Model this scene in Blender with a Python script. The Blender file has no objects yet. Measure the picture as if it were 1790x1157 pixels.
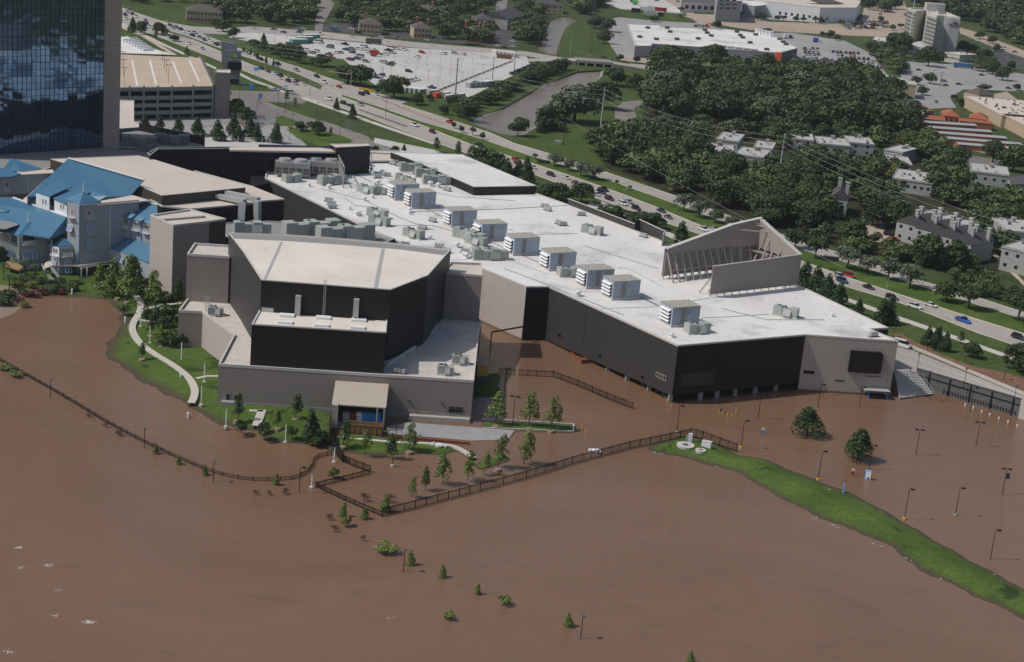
import bpy, bmesh, math, random
import numpy as np
from mathutils import Vector, Matrix
from mathutils.geometry import tessellate_polygon
R = random.Random(11)
sc = bpy.context.scene
COL = sc.collection
rad = math.radians

# ------------------------------------------------------------------ camera
F_PX, TH, ROLL, CAM_H = 2857.0, rad(16.83), rad(5.19), 150.0
CAM = Vector((0, 0, CAM_H))
Fv = Vector((0, math.cos(TH), -math.sin(TH)))
_u0 = Vector((0, math.sin(TH), math.cos(TH))); _r0 = Vector((1, 0, 0))
Uv = math.cos(ROLL)*_u0 - math.sin(ROLL)*_r0
Rv = math.cos(ROLL)*_r0 + math.sin(ROLL)*_u0
cd = bpy.data.cameras.new('camera'); cam = bpy.data.objects.new('camera', cd); COL.objects.link(cam)
cam.matrix_world = Matrix(((Rv.x, Uv.x, -Fv.x, 0), (Rv.y, Uv.y, -Fv.y, 0), (Rv.z, Uv.z, -Fv.z, CAM_H), (0, 0, 0, 1)))
cd.sensor_fit = 'HORIZONTAL'; cd.sensor_width = 36; cd.lens = 36*F_PX/1790
cd.clip_start = 1; cd.clip_end = 20000
sc.camera = cam
# ------------------------------------------------------------------ light
SUN_EL, SUN_TRAVEL = rad(51), rad(13.5)
w = bpy.data.worlds.new('World'); sc.world = w; w.use_nodes = True
nt = w.node_tree; sky = nt.nodes.new('ShaderNodeTexSky'); sky.sky_type = 'NISHITA'; sky.sun_disc = False
sky.sun_elevation = SUN_EL
sdir = Vector((-math.cos(SUN_EL)*math.cos(SUN_TRAVEL), -math.cos(SUN_EL)*math.sin(SUN_TRAVEL), math.sin(SUN_EL)))
sky.sun_rotation = math.atan2(sdir.x, sdir.y) % (2*math.pi)
sky.air_density = 1.0; sky.dust_density = 2.5; sky.ozone_density = 1.0
bg = nt.nodes['Background']; nt.links.new(sky.outputs[0], bg.inputs[0]); bg.inputs[1].default_value = 0.085
sd = bpy.data.lights.new('sun', 'SUN'); sun = bpy.data.objects.new('sun', sd); COL.objects.link(sun)
sun.rotation_euler = (-sdir).to_track_quat('-Z', 'Y').to_euler(); sun.location = (0, 300, 300)
sd.energy = 2.8; sd.angle = rad(0.7); sd.color = (1.0, 0.955, 0.89)
sc.view_settings.view_transform = 'Standard'; sc.view_settings.look = 'None'
sc.view_settings.exposure = 0.0; sc.view_settings.gamma = 1.0; sc.view_settings.use_curve_mapping = False
sc.cycles.use_denoising = True
sc.cycles.max_bounces = 5; sc.cycles.volume_bounces = 0; sc.cycles.caustics_reflective = False; sc.cycles.caustics_refractive = False
GZ = 4.5      # level of the dry upland over the flood (flood water is z = 0)

# ------------------------------------------------------------------ helpers
def P(x, y, z=GZ):
    d = Fv*F_PX + Rv*(x-895) - Uv*(y-578.5)
    return CAM + d*((z-CAM_H)/d.z)
def PP(pts, z=GZ): return [P(p[0], p[1], z) for p in pts]
def pix(v):
    q = Vector(v)-CAM; k = q.dot(Fv)
    return (895+F_PX*q.dot(Rv)/k, 578.5-F_PX*q.dot(Uv)/k)
def mpp(x, y, z=GZ):      # metres per pixel there
    return (P(x, y, z)-CAM).dot(Fv)/F_PX

class MB:
    def __init__(s): s.v = []; s.f = []; s.m = []; s.mi = 0
    def add(s, vs, fs, m=None):
        b = len(s.v); s.v += [tuple(q) for q in vs]; s.f += [tuple(b+i for i in f) for f in fs]
        s.m += [s.mi if m is None else m]*len(fs); return s
    def quad(s, a, b, c, d, m=None): return s.add([a, b, c, d], [(0, 1, 2, 3)], m)
    def obox(s, o, ex, ey, ez, m=None):     # corner + three edge vectors
        o, ex, ey, ez = map(Vector, (o, ex, ey, ez))
        v = [o, o+ex, o+ex+ey, o+ey, o+ez, o+ex+ez, o+ex+ey+ez, o+ey+ez]
        f = [(0, 3, 2, 1), (4, 5, 6, 7), (0, 1, 5, 4), (1, 2, 6, 5), (2, 3, 7, 6), (3, 0, 4, 7)]
        if ex.cross(ey).dot(ez) < 0: f = [tuple(reversed(q)) for q in f]
        return s.add(v, f, m)
    def box(s, x0, x1, y0, y1, z0, z1, m=None): return s.obox((x0, y0, z0), (x1-x0, 0, 0), (0, y1-y0, 0), (0, 0, z1-z0), m)
    def bar(s, a, b, w, h=None, m=None):     # rectangular bar between two points
        a = Vector(a); b = Vector(b); h = h or w; d = (b-a)
        t = d.cross(Vector((0, 0, 1)))
        if t.length < 1e-5: t = Vector((1, 0, 0))
        t.normalize(); n = t.cross(d).normalized()
        return s.obox(a-t*w/2-n*h/2, t*w, n*h, d, m)
    def tube(s, a, b, r0, r1=None, n=6, m=None):
        a = Vector(a); b = Vector(b); r1 = r0 if r1 is None else r1; d = (b-a).normalized()
        t = d.cross(Vector((0, 0, 1)))
        if t.length < 1e-4: t = Vector((1, 0, 0))
        t.normalize(); u = d.cross(t)
        vs = []
        for q, r in ((a, r0), (b, r1)):
            for i in range(n):
                an = 2*math.pi*i/n; vs.append(q+(t*math.cos(an)+u*math.sin(an))*r)
        fs = [(i, (i+1) % n, n+(i+1) % n, n+i) for i in range(n)]+[tuple(range(n-1, -1, -1)), tuple(range(n, 2*n))]
        return s.add(vs, fs, m)
    def poly(s, pts, m=None, holes=()):
        pts = [Vector(p) for p in pts]; loops = [pts]+[[Vector(q) for q in h] for h in holes]
        allp = [q for l in loops for q in l]
        tris = tessellate_polygon([[Vector((q.x, q.y, 0)) for q in l] for l in loops])
        fs = []
        for t in tris:
            a, b, c = (allp[i] for i in t)
            n = (b-a).cross(c-a)
            if n.length < 1e-6: continue
            fs.append(t if n.z > 0 else tuple(reversed(t)))
        return s.add(allp, fs, m)
    def prism(s, top, z0, m=None, mtop=None):   # top: points with z; walls go down to z0
        top = [Vector(p) for p in top]; s.poly(top, mtop if mtop is not None else m)
        a = sum(top[i].x*top[(i+1) % len(top)].y-top[(i+1) % len(top)].x*top[i].y for i in range(len(top)))
        if a < 0: top = top[::-1]
        for i, p in enumerate(top):
            q = top[(i+1) % len(top)]
            s.add([(p.x, p.y, z0), (q.x, q.y, z0), q, p], [(0, 1, 2, 3)], m)
        return s
    def mesh(s, name, mats, smooth=False, off=(0, 0, 0)):
        me = bpy.data.meshes.new(name)
        off = Vector(off)
        me.from_pydata([tuple(Vector(v)-off) for v in s.v], [], s.f)
        for m in (mats if isinstance(mats, (list, tuple)) else [mats]): me.materials.append(m)
        me.polygons.foreach_set('material_index', s.m)
        if smooth: me.polygons.foreach_set('use_smooth', [True]*len(s.f))
        # planar UVs in metres: u along the level direction of the face, v up its slope
        uv = me.uv_layers.new(name='UVMap').data
        for pg in me.polygons:
            n = pg.normal
            h = Vector((0, 0, 1)).cross(n)
            h = Vector((1, 0, 0)) if h.length < .02 else h.normalized()
            t = n.cross(h)
            for li in pg.loop_indices:
                c = me.vertices[me.loops[li].vertex_index].co
                uv[li].uv = (c.dot(h), c.dot(t))
        me.update(); return me

def link(name, data, parent=None, loc=(0, 0, 0), rz=0):
    o = bpy.data.objects.new(name, data); COL.objects.link(o)
    o.location = loc; o.rotation_euler = (0, 0, rz)
    if parent: o.parent = parent
    return o
LABELLED = []
def tag(o, label, cat, group=None):
    o['label'] = label; o['category'] = cat
    if group: o['group'] = group
    LABELLED.append(o); return o
def thing(name, label, cat, loc=(0, 0, 0), rz=0, group=None):
    return tag(link(name, None, None, loc, rz), label, cat, group)
def part(name, mb, mats, parent, smooth=False, label=None):     # world-space geometry under a thing that stands unrotated
    o = link(name, mb.mesh(name, mats, smooth, parent.matrix_basis.translation), parent)
    if label: o['label'] = label
    return o
def lpart(name, me, parent, loc=(0, 0, 0), rz=0): return link(name, me, parent, loc, rz)
def struct(name, mb, mats, kind='structure'):
    o = link(name, mb.mesh(name, mats)); o['kind'] = kind; return o
def solo(name, mb, mats, label, cat, group=None, origin=None, smooth=False):
    off = Vector(origin) if origin is not None else Vector(mb.v[0])
    return tag(link(name, mb.mesh(name, mats, smooth, off), None, off), label, cat, group)
def stuff(o): o['kind'] = 'stuff'; return o

# ------------------------------------------------------------------ materials
def rgb(h):
    h = h.lstrip('#'); c = [int(h[i:i+2], 16)/255 for i in (0, 2, 4)]
    return tuple((x/12.92 if x < .04045 else ((x+.055)/1.055)**2.4) for x in c)
def mat(name, col, rough=.8, spec=.3, metal=0.0, var=.12, scale=.3, col2=None, fine=6.0, lines=None, stain=None, bump=0, bscale=2.0, rnd=0.0, patch=None, stain2=None, mud=None):
    """lines: list of (axis 'u'|'v'|'z', period m, width fraction, colour multiplier); stain: (colour, threshold, scale)"""
    m = bpy.data.materials.new(name); m.use_nodes = True; N = m.node_tree.nodes; L = m.node_tree.links
    b = N['Principled BSDF']; b.inputs['Roughness'].default_value = rough; b.inputs['Metallic'].default_value = metal
    b.inputs['Specular IOR Level'].default_value = spec
    geo = N.new('ShaderNodeNewGeometry'); pos = geo.outputs['Position']
    def noise(sc_, det=3, ro=.55, dist=0):
        n = N.new('ShaderNodeTexNoise'); n.inputs['Scale'].default_value = sc_; n.inputs['Detail'].default_value = det
        n.inputs['Roughness'].default_value = ro; n.inputs['Distortion'].default_value = dist; L.new(pos, n.inputs['Vector']); return n.outputs['Fac']
    def ramp(fac, a, b_, ca=(0, 0, 0, 1), cb=(1, 1, 1, 1)):
        r = N.new('ShaderNodeValToRGB'); r.color_ramp.elements[0].position = a; r.color_ramp.elements[1].position = b_
        r.color_ramp.elements[0].color = ca; r.color_ramp.elements[1].color = cb; L.new(fac, r.inputs[0]); return r.outputs[0]
    def mix(kind, fac, A, B):
        x = N.new('ShaderNodeMix'); x.data_type = 'RGBA'; x.blend_type = kind
        for k, v in ((0, fac), (6, A), (7, B)):
            if isinstance(v, (int, float)): x.inputs[k].default_value = v
            elif isinstance(v, tuple): x.inputs[k].default_value = (*v[:3], 1)
            else: L.new(v, x.inputs[k])
        return x.outputs[2]
    def grey(a): return (a, a, a, 1)
    c = mix('MIX', ramp(noise(scale, 4), .35, .65), tuple(col), tuple(col2 or col))
    c = mix('MULTIPLY', 1.0, c, ramp(noise(scale*fine, 3), .25, .75, grey(1-var), grey(1+var)))
    if patch:
        pc, th, ps = patch; c = mix('MIX', ramp(noise(ps, 3, .6, .4), th, th+.06), c, pc)
    if stain:
        s_, th, ss = stain; c = mix('MIX', ramp(noise(ss, 5, .65), th, th+.14), c, s_)
    if stain2:
        s_, th, ss = stain2; c = mix('MIX', ramp(noise(ss, 4, .6, .6), th, th+.05), c, s_)
    if mud:      # wet silt left along the waterline
        s_, z0, z1 = mud; sz = N.new('ShaderNodeSeparateXYZ'); L.new(pos, sz.inputs[0]); ad = N.new('ShaderNodeMath'); ad.operation = 'MULTIPLY_ADD'; L.new(noise(.5, 4), ad.inputs[0]); ad.inputs[1].default_value = .5; L.new(sz.outputs[2], ad.inputs[2])
        c = mix('MIX', ramp(ad.outputs[0], z0+.25, z1+.25, (1, 1, 1, 1), (0, 0, 0, 1)), c, s_)
    if lines:
        tc = N.new('ShaderNodeTexCoord')
        sep = N.new('ShaderNodeSeparateXYZ'); L.new(tc.outputs['UV'], sep.inputs[0])
        sp2 = N.new('ShaderNodeSeparateXYZ'); L.new(pos, sp2.inputs[0])
        for ax, per, wd, mul in lines:
            src = {'u': sep.outputs[0], 'v': sep.outputs[1], 'z': sp2.outputs[2], 'x': sp2.outputs[0], 'y': sp2.outputs[1]}[ax]
            d = N.new('ShaderNodeMath'); d.operation = 'DIVIDE'; L.new(src, d.inputs[0]); d.inputs[1].default_value = per
            fr = N.new('ShaderNodeMath'); fr.operation = 'FRACT'; L.new(d.outputs[0], fr.inputs[0])
            lt = N.new('ShaderNodeMath'); lt.operation = 'LESS_THAN'; L.new(fr.outputs[0], lt.inputs[0]); lt.inputs[1].default_value = wd
            c = mix('MULTIPLY', lt.outputs[0], c, grey(mul))
    if rnd:
        oi = N.new('ShaderNodeObjectInfo'); c = mix('MULTIPLY', 1.0, c, ramp(oi.outputs['Random'], 0, 1, grey(1-rnd), grey(1+rnd)))
    L.new(c, b.inputs['Base Color'])
    if bump:
        bn = N.new('ShaderNodeBump'); bn.inputs['Strength'].default_value = bump; bn.inputs['Distance'].default_value = .2
        L.new(noise(bscale, 4), bn.inputs['Height']); L.new(bn.outputs[0], b.inputs['Normal'])
    return m
def flat(name, col, rough=.6, spec=.3, metal=0, rnd=0, var=.06): return mat(name, col, rough, spec, metal, var=var, scale=1.0, rnd=rnd)
M = {}
M['grass'] = mat('lawn_grass', (.050, .078, .021), .95, .1, var=.3, scale=.035, col2=(.073, .105, .030), fine=14, patch=((.095, .11, .045), .66, .05), bump=.4, bscale=3)
M['grass_bright'] = mat('fresh_grass', (.056, .096, .021), .95, .1, var=.28, scale=.07, col2=(.090, .136, .030), fine=16, stain=((.085, .095, .04), .60, .12), stain2=((.035, .055, .018), .60, .09), mud=((.075, .062, .042), .06, .38), bump=.5, bscale=4)
M['grass_far'] = mat('far_grass', (.048, .068, .026), .95, .1, var=.25, scale=.02, col2=(.07, .09, .034), fine=10)
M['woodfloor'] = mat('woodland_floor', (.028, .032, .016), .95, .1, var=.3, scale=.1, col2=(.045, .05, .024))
M['asphalt'] = mat('worn_asphalt', (.19, .175, .16), .9, .2, var=.10, scale=.05, col2=(.235, .215, .195), fine=20, stain=((.13, .12, .11), .62, .12))
M['road'] = mat('concrete_road', (.335, .31, .285), .9, .2, var=.09, scale=.04, col2=(.385, .355, .325), fine=18, stain=((.2, .175, .155), .60, .12))
M['road_edge'] = mat('tan_gutter_concrete', (.46, .38, .29), .9, .2, var=.1, scale=.2)
M['dark_asphalt'] = mat('dark_asphalt', (.065, .064, .066), .9, .2, var=.15, scale=.05, col2=(.09, .088, .088), fine=15)
M['lot'] = mat('pale_lot_paving', (.46, .445, .425), .9, .2, var=.08, scale=.03, col2=(.53, .515, .49), fine=18, stain=((.36, .345, .33), .6, .07), lines=[('x', 7.5, .02, .86), ('y', 9, .02, .88)])
M['lot_grey'] = mat('grey_lot_paving', (.28, .275, .27), .9, .2, var=.1, scale=.02, col2=(.335, .33, .32), fine=18, stain=((.17, .165, .16), .6, .05))
M['tan_lot'] = mat('tan_lot_paving', (.40, .32, .255), .9, .2, var=.1, scale=.02, col2=(.35, .285, .23), fine=18)
M['concrete'] = mat('pale_concrete', (.48, .46, .42), .85, .2, var=.1, scale=.3)
M['concrete_grey'] = mat('weathered_concrete', (.26, .26, .255), .85, .2, var=.14, scale=.2, stain=((.18, .18, .18), .6, .4))
M['kerb'] = mat('kerb_concrete', (.5, .47, .42), .85, .2, var=.1, scale=.4)
M['path'] = mat('footpath_concrete', (.5, .47, .42), .85, .2, var=.07, scale=.3)
M['paint'] = flat('white_road_paint', (.7, .7, .68), .7)
M['soil'] = mat('bare_soil', (.22, .13, .085), .95, .1, var=.25, scale=.4, col2=(.16, .09, .06))
M['mulch'] = mat('pale_mulch', (.27, .20, .155), .95, .1, var=.25, scale=1)
M['roof'] = mat('white_membrane_roof', (.71, .70, .68), .8, .25, var=.05, scale=.045, col2=(.64, .625, .60), fine=16, stain=((.46, .45, .445), .53, .05), stain2=((.45, .36, .28), .69, .22), lines=[('x', 3.1, .03, .88), ('y', 30, .006, .6)])
M['roof_warm'] = mat('cream_membrane_roof', (.72, .67, .60), .8, .25, var=.05, scale=.06, col2=(.64, .59, .52), fine=12, stain=((.40, .33, .27), .66, .12), stain2=((.36, .27, .20), .71, .3), lines=[('y', 3.0, .03, .93)])
M['roof_tan'] = mat('tan_membrane_roof', (.60, .53, .46), .8, .25, var=.04, scale=.04, col2=(.55, .485, .42), fine=16, stain=((.46, .38, .31), .66, .1))
M['roof_stained'] = mat('stained_low_roof', (.60, .55, .49), .8, .25, var=.12, scale=.25, col2=(.50, .46, .42), stain=((.30, .20, .14), .64, .3))
M['roof_patch'] = flat('grey_walk_pad', (.36, .36, .36), .8)
M['parapet'] = flat('pale_parapet_cap', (.52, .50, .47), .7)
M['black_wall'] = mat('black_metal_cladding', (.011, .011, .013), .55, .35, var=.12, scale=.3, lines=[('u', .9, .06, .8)])
M['dark_wall'] = mat('charcoal_metal_cladding', (.042, .04, .041), .55, .4, var=.08, scale=.15, lines=[('u', 12.0, .012, .3), ('u', 3.0, .012, .8)])
M['brown_wall'] = mat('dark_bronze_cladding', (.055, .047, .04), .6, .3, var=.08, scale=.3)
M['siding'] = mat('grey_horizontal_siding', (.30, .262, .243), .75, .25, var=.06, scale=.15, lines=[('z', .62, .12, .72)], mud=((.17, .105, .07), .3, 1.0))
M['beige'] = mat('beige_stucco_panels', (.43, .385, .355), .8, .2, var=.05, scale=.12, lines=[('u', 9.0, .010, .8), ('z', 4.2, .015, .88)], mud=((.17, .105, .07), .3, 1.1))
M['beige_lines'] = mat('beige_rendered_wall', (.42, .375, .345), .8, .2, var=.04, scale=.15, lines=[('z', 1.1, .05, .84)], mud=((.17, .105, .07), .3, 1.1))
M['taupe'] = mat('taupe_screen_panels', (.30, .262, .24), .75, .2, var=.03, scale=.1, lines=[('u', 3.0, .01, .9)])
M['plinth'] = mat('concrete_plinth', (.30, .30, .29), .85, .2, var=.1, scale=.5)
M['bluemetal'] = mat('blue_standing_seam_metal', (.066, .185, .30), .45, .45, var=.06, scale=.2, lines=[('u', .9, .22, .62)])
M['bluegrey'] = mat('pale_blue_grey_siding', (.36, .39, .43), .75, .25, var=.04, scale=.2, lines=[('z', .42, .14, .87)])
M['white'] = flat('white_trim_paint', (.72, .73, .74), .6)
M['pink'] = flat('pink_shutter_paint', (.62, .36, .45), .6)
M['shutter'] = flat('blue_shutter_paint', (.10, .22, .38), .5)
M['galv'] = mat('galvanised_metal', (.45, .46, .45), .5, .5, .3, var=.15, scale=.6)
M['ac_green'] = mat('grey_green_unit_metal', (.36, .385, .36), .6, .4, .1, var=.12, scale=.6, lines=[('u', 1.3, .06, .6)], rnd=.12, stain=((.22, .21, .18), .64, .6))
M['ac_blue'] = mat('pale_blue_unit_metal', (.37, .43, .51), .6, .4, 0, var=.18, scale=1.0, fine=4, lines=[('u', 1.1, .05, .7)], stain=((.20, .19, .17), .56, .8), rnd=.16)
M['ac_top'] = mat('weathered_unit_top', (.40, .385, .34), .7, .3, 0, var=.3, scale=1.2, lines=[('x', 1.0, .3, .75)], stain=((.26, .22, .16), .52, 1.0))
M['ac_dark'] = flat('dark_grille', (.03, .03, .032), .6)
M['steel'] = flat('painted_steel', (.36, .34, .32), .6)
M['steel_dark'] = flat('dark_steel', (.09, .09, .09), .6)
M['black'] = flat('black_powder_coat', (.012, .012, .013), .5)
M['fence'] = flat('black_fence_metal', (.013, .013, .014), .5)
M['yellow'] = flat('safety_yellow', (.62, .38, .03), .6)
M['orange'] = mat('construction_orange', (.62, .12, .03), .6, var=.1, scale=1)
M['rust'] = mat('rusty_steel', (.24, .085, .04), .85, .2, var=.3, scale=.7, lines=[('u', .9, .2, .6)])
M['brick'] = mat('red_brown_brickwork', (.30, .13, .08), .85, .2, var=.15, scale=1.0)
M['terracotta'] = mat('orange_tile_roof', (.33, .12, .065), .85, .2, var=.12, scale=.5, lines=[('u', .6, .3, .8)])
M['shingle'] = mat('dark_grey_shingle', (.085, .08, .085), .9, .2, var=.15, scale=.3)
M['shingle_br'] = mat('brown_grey_shingle', (.11, .098, .09), .9, .2, var=.15, scale=.3)
M['apt'] = mat('pale_grey_timber_siding', (.34, .35, .34), .8, .2, var=.08, scale=.3, lines=[('v', .8, .06, .85)])
M['tanwall'] = mat('tan_stucco', (.44, .35, .25), .8, .2, var=.06, scale=.2)
M['flatroof'] = mat('grey_white_flat_roof', (.43, .42, .40), .85, .2, var=.12, scale=.2, stain=((.25, .24, .23), .6, .4))
M['glass_dark'] = flat('dark_window_glass', (.015, .02, .025), .08, .6)
M['led'] = flat('black_led_screen', (.008, .008, .01), .3, .5)
M['trunk'] = mat('tree_bark', (.075, .055, .042), .95, .1, var=.2, scale=2)
M['blue'] = flat('bright_blue_sign', (.05, .27, .62), .5)
M['red'] = flat('red_paint', (.42, .03, .02), .5)
M['store'] = mat('grey_store_wall', (.32, .33, .345), .8, .2, var=.05, scale=.1, lines=[('z', 2.5, .06, .8)])
M['storedark'] = flat('charcoal_store_wall', (.10, .10, .115), .7)
M['hotel'] = mat('pale_hotel_concrete', (.47, .46, .41), .8, .2, var=.06, scale=.05)
M['hotelwin'] = mat('hotel_window_bands', (.30, .30, .28), .5, .5, var=.1, scale=.1, lines=[('z', 3.2, .45, .35)])
M['rubber'] = flat('tyre_rubber', (.012, .012, .012), .8)
M['hub'] = flat('wheel_rim', (.3, .3, .31), .4, .5, .6)
M['fabric'] = mat('tan_ribbed_metal_roof', (.46, .40, .33), .6, .3, var=.05, scale=.5, lines=[('u', .75, .16, .72)])

def leafmat(name, col, col2, rnd=.18, spec=.35, nsc=.55):
    m = bpy.data.materials.new(name); m.use_nodes = True; N = m.node_tree.nodes; L = m.node_tree.links
    b = N['Principled BSDF']; b.inputs['Roughness'].default_value = .62; b.inputs['Specular IOR Level'].default_value = spec
    tc = N.new('ShaderNodeTexCoord'); n = N.new('ShaderNodeTexNoise'); n.inputs['Scale'].default_value = nsc; n.inputs['Detail'].default_value = 4
    L.new(tc.outputs['Object'], n.inputs['Vector'])
    r = N.new('ShaderNodeValToRGB'); r.color_ramp.elements[0].position = .36; r.color_ramp.elements[1].position = .64
    r.color_ramp.elements[0].color = (*col, 1); r.color_ramp.elements[1].color = (*col2, 1); L.new(n.outputs['Fac'], r.inputs[0])
    oi = N.new('ShaderNodeObjectInfo'); r2 = N.new('ShaderNodeValToRGB')
    r2.color_ramp.elements[0].color = (1-rnd, 1-rnd*.6, 1-rnd, 1); r2.color_ramp.elements[1].color = (1+rnd*1.2, 1+rnd, 1, 1); L.new(oi.outputs['Random'], r2.inputs[0])
    x = N.new('ShaderNodeMix'); x.data_type = 'RGBA'; x.blend_type = 'MULTIPLY'; x.inputs[0].default_value = 1
    L.new(r.outputs[0], x.inputs[6]); L.new(r2.outputs[0], x.inputs[7]); L.new(x.outputs[2], b.inputs['Base Color'])
    return m
LF = {
 'dark': leafmat('dark_green_leaves', (.021, .039, .013), (.052, .083, .025)),
 'mid': leafmat('green_leaves', (.028, .050, .014), (.062, .096, .028)),
 'bright': leafmat('bright_green_leaves', (.105, .15, .036), (.165, .215, .062)),
 'olive': leafmat('yellow_green_leaves', (.075, .095, .018), (.135, .145, .035)),
 'silver': leafmat('pale_backed_glint_leaves', (.045, .062, .034), (.17, .185, .145)),  # whitish highlights of the glossy leaf undersides painted into the colour
 'red': leafmat('dark_red_leaves', (.05, .018, .016), (.085, .035, .026)),
 'pine': leafmat('pine_needles', (.024, .052, .022), (.045, .085, .032)),
 'magenta': leafmat('magenta_shrub_leaves', (.09, .025, .035), (.14, .045, .05)),
}
LF['mass_dark'] = leafmat('woodland_dark_leaves', (.016, .030, .011), (.062, .088, .031), nsc=.05)
LF['mass_mid'] = leafmat('woodland_green_leaves', (.030, .050, .017), (.088, .115, .042), nsc=.05)
LF['mass_light'] = leafmat('woodland_light_leaves', (.045, .062, .020), (.11, .13, .05), nsc=.05)
# ------------------------------------------------------------------ ground, roads, water
canal = [(813,212),(856,231),(893,237),(915,236),(936,223),(970,198),(1010,170),(1040,150),(1052,134),(1056,118),(1009,118),(985,132),(950,148),(920,162),(880,186),(848,200)]
canal2 = [(935,86),(944,68),(952,51),(960,35),(978,28),(995,29),(1010,36),(1000,44),(990,53),(984,66),(980,78),(975,96),(958,94)]
upl = [(-500,440),(0,440),(300,440),(700,430),(1000,430),(1390,572),(1520,632),(1566,650),(1602,649),(1787,704),(2500,925)]
outer = PP(upl)+[Vector((2500, 900, GZ)), Vector((9000, 9000, GZ)), Vector((-9000, 9000, GZ)), Vector((-3000, 500, GZ))]
pool = [(672,232),(718,240),(760,262),(700,258),(655,246)]
g = MB(); g.poly(outer, holes=[PP(canal), PP(canal2), PP(pool)])
for i in range(len(upl)-1):
    a, b = P(*upl[i]), P(*upl[i+1]); g.add([(a.x, a.y, -1), (b.x, b.y, -1), b, a], [(0, 1, 2, 3)])
struct('ground', g, M['grass_far'])

def skirt(pts, z, w_, zb, mt, name):     # sloping bank inside a hole edge
    k = MB(); vs = PP(pts); c = sum(vs, Vector())/len(vs); n = len(vs)
    area = sum(vs[i].x*vs[(i+1) % n].y-vs[(i+1) % n].x*vs[i].y for i in range(n))
    sgn = 1 if area > 0 else -1
    ins = []
    for i in range(n):
        t = (vs[(i+1) % n]-vs[i-1]).normalized(); nn = Vector((-t.y, t.x, 0))*sgn
        ins.append(Vector((vs[i].x+nn.x*w_, vs[i].y+nn.y*w_, zb)))
    for i in range(n):
        j = (i+1) % n; k.quad(vs[i], vs[j], ins[j], ins[i])
    return struct(name, k, mt)
skirt(canal, GZ, 3.0, 3.0, M['concrete_grey'], 'canal_bank')
skirt(canal2, GZ, 3.0, 3.0, M['grass_far'], 'canal_bank')
skirt(pool, GZ, .3, 1.0, M['concrete'], 'canal_bank')

def water_mat(name, c1, c2, rough, ws, bstr, stretch=(1, 1, 1)):
    m = bpy.data.materials.new(name); m.use_nodes = True; N = m.node_tree.nodes; L = m.node_tree.links
    b = N['Principled BSDF']; b.inputs['Roughness'].default_value = rough; b.inputs['IOR'].default_value = 1.33
    geo = N.new('ShaderNodeNewGeometry')
    def nz(scale, det, dist=0, st=(1, 1, 1), rz=0):
        mp = N.new('ShaderNodeMapping'); mp.inputs['Scale'].default_value = st; mp.inputs['Rotation'].default_value = (0, 0, rz); L.new(geo.outputs['Position'], mp.inputs[0])
        n = N.new('ShaderNodeTexNoise'); n.inputs['Scale'].default_value = scale; n.inputs['Detail'].default_value = det; n.inputs['Distortion'].default_value = dist
        L.new(mp.outputs[0], n.inputs['Vector']); return n.outputs['Fac']
    r = N.new('ShaderNodeValToRGB'); r.color_ramp.elements[0].position = .3; r.color_ramp.elements[1].position = .7
    r.color_ramp.elements[0].color = (*c1, 1); r.color_ramp.elements[1].color = (*c2, 1); L.new(nz(.012, 4, 1.2, (1, 1.6, 1), .5), r.inputs[0])
    # darker silt swirls and thin streaks carried by the current
    r2 = N.new('ShaderNodeValToRGB'); r2.color_ramp.elements[0].position = .60; r2.color_ramp.elements[1].position = .74
    r2.color_ramp.elements[0].color = (1, 1, 1, 1); r2.color_ramp.elements[1].color = (.86, .88, .91, 1); L.new(nz(.05, 6, 1.6, (1, 2.2, 1), .9), r2.inputs[0])
    x = N.new('ShaderNodeMix'); x.data_type = 'RGBA'; x.blend_type = 'MULTIPLY'; x.inputs[0].default_value = 1
    L.new(r.outputs[0], x.inputs[6]); L.new(r2.outputs[0], x.inputs[7]); L.new(x.outputs[2], b.inputs['Base Color'])
    bn = N.new('ShaderNodeBump'); bn.inputs['Strength'].default_value = bstr; bn.inputs['Distance'].default_value = .16
    L.new(nz(ws, 3, .3, stretch, -.3), bn.inputs['Height'])
    bn2 = N.new('ShaderNodeBump'); bn2.inputs['Strength'].default_value = bstr*.7; bn2.inputs['Distance'].default_value = .3
    L.new(nz(ws*.22, 3, .5, stretch, -.45), bn2.inputs['Height']); L.new(bn.outputs[0], bn2.inputs['Normal']); L.new(bn2.outputs[0], b.inputs['Normal'])
    return m
M['flood'] = water_mat('muddy_flood_water', (.172, .099, .059), (.205, .122, .077), .10, .95, .6, (1, 3.2, 1))
M['canalw'] = water_mat('murky_canal_water', (.185, .14, .10), (.21, .16, .12), .22, .8, .25)
g = MB(); g.quad((-2500, -400, 0), (2500, -400, 0), (2500, 900, 0), (-2500, 900, 0)); struct('flood_water', g, M['flood'])
g = MB(); g.poly([(q.x, q.y, 3.7) for q in PP(canal)]); struct('canal_water', g, M['canalw'])
g = MB(); g.poly([(q.x, q.y, 3.7) for q in PP(canal2)]); struct('canal_water', g, M['canalw'])
g = MB(); g.poly(PP(pool, 3.0)); struct('canal_water', g, M['canalw'])

LZ = [0]
def sheet(name, pts, mt, dz, kind='structure'):
    g = MB(); g.poly([(q.x, q.y, GZ+dz) for q in PP(pts)]); return struct(name, g, M[mt], kind)
def pave(name, pts, mt, dz, kerb=None):
    o = sheet(name, pts, mt, dz)
    return o
sheet('plaza', [(150,200),(404,203),(425,222),(440,240),(350,252),(150,235)], 'lot_grey', .13)
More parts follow.
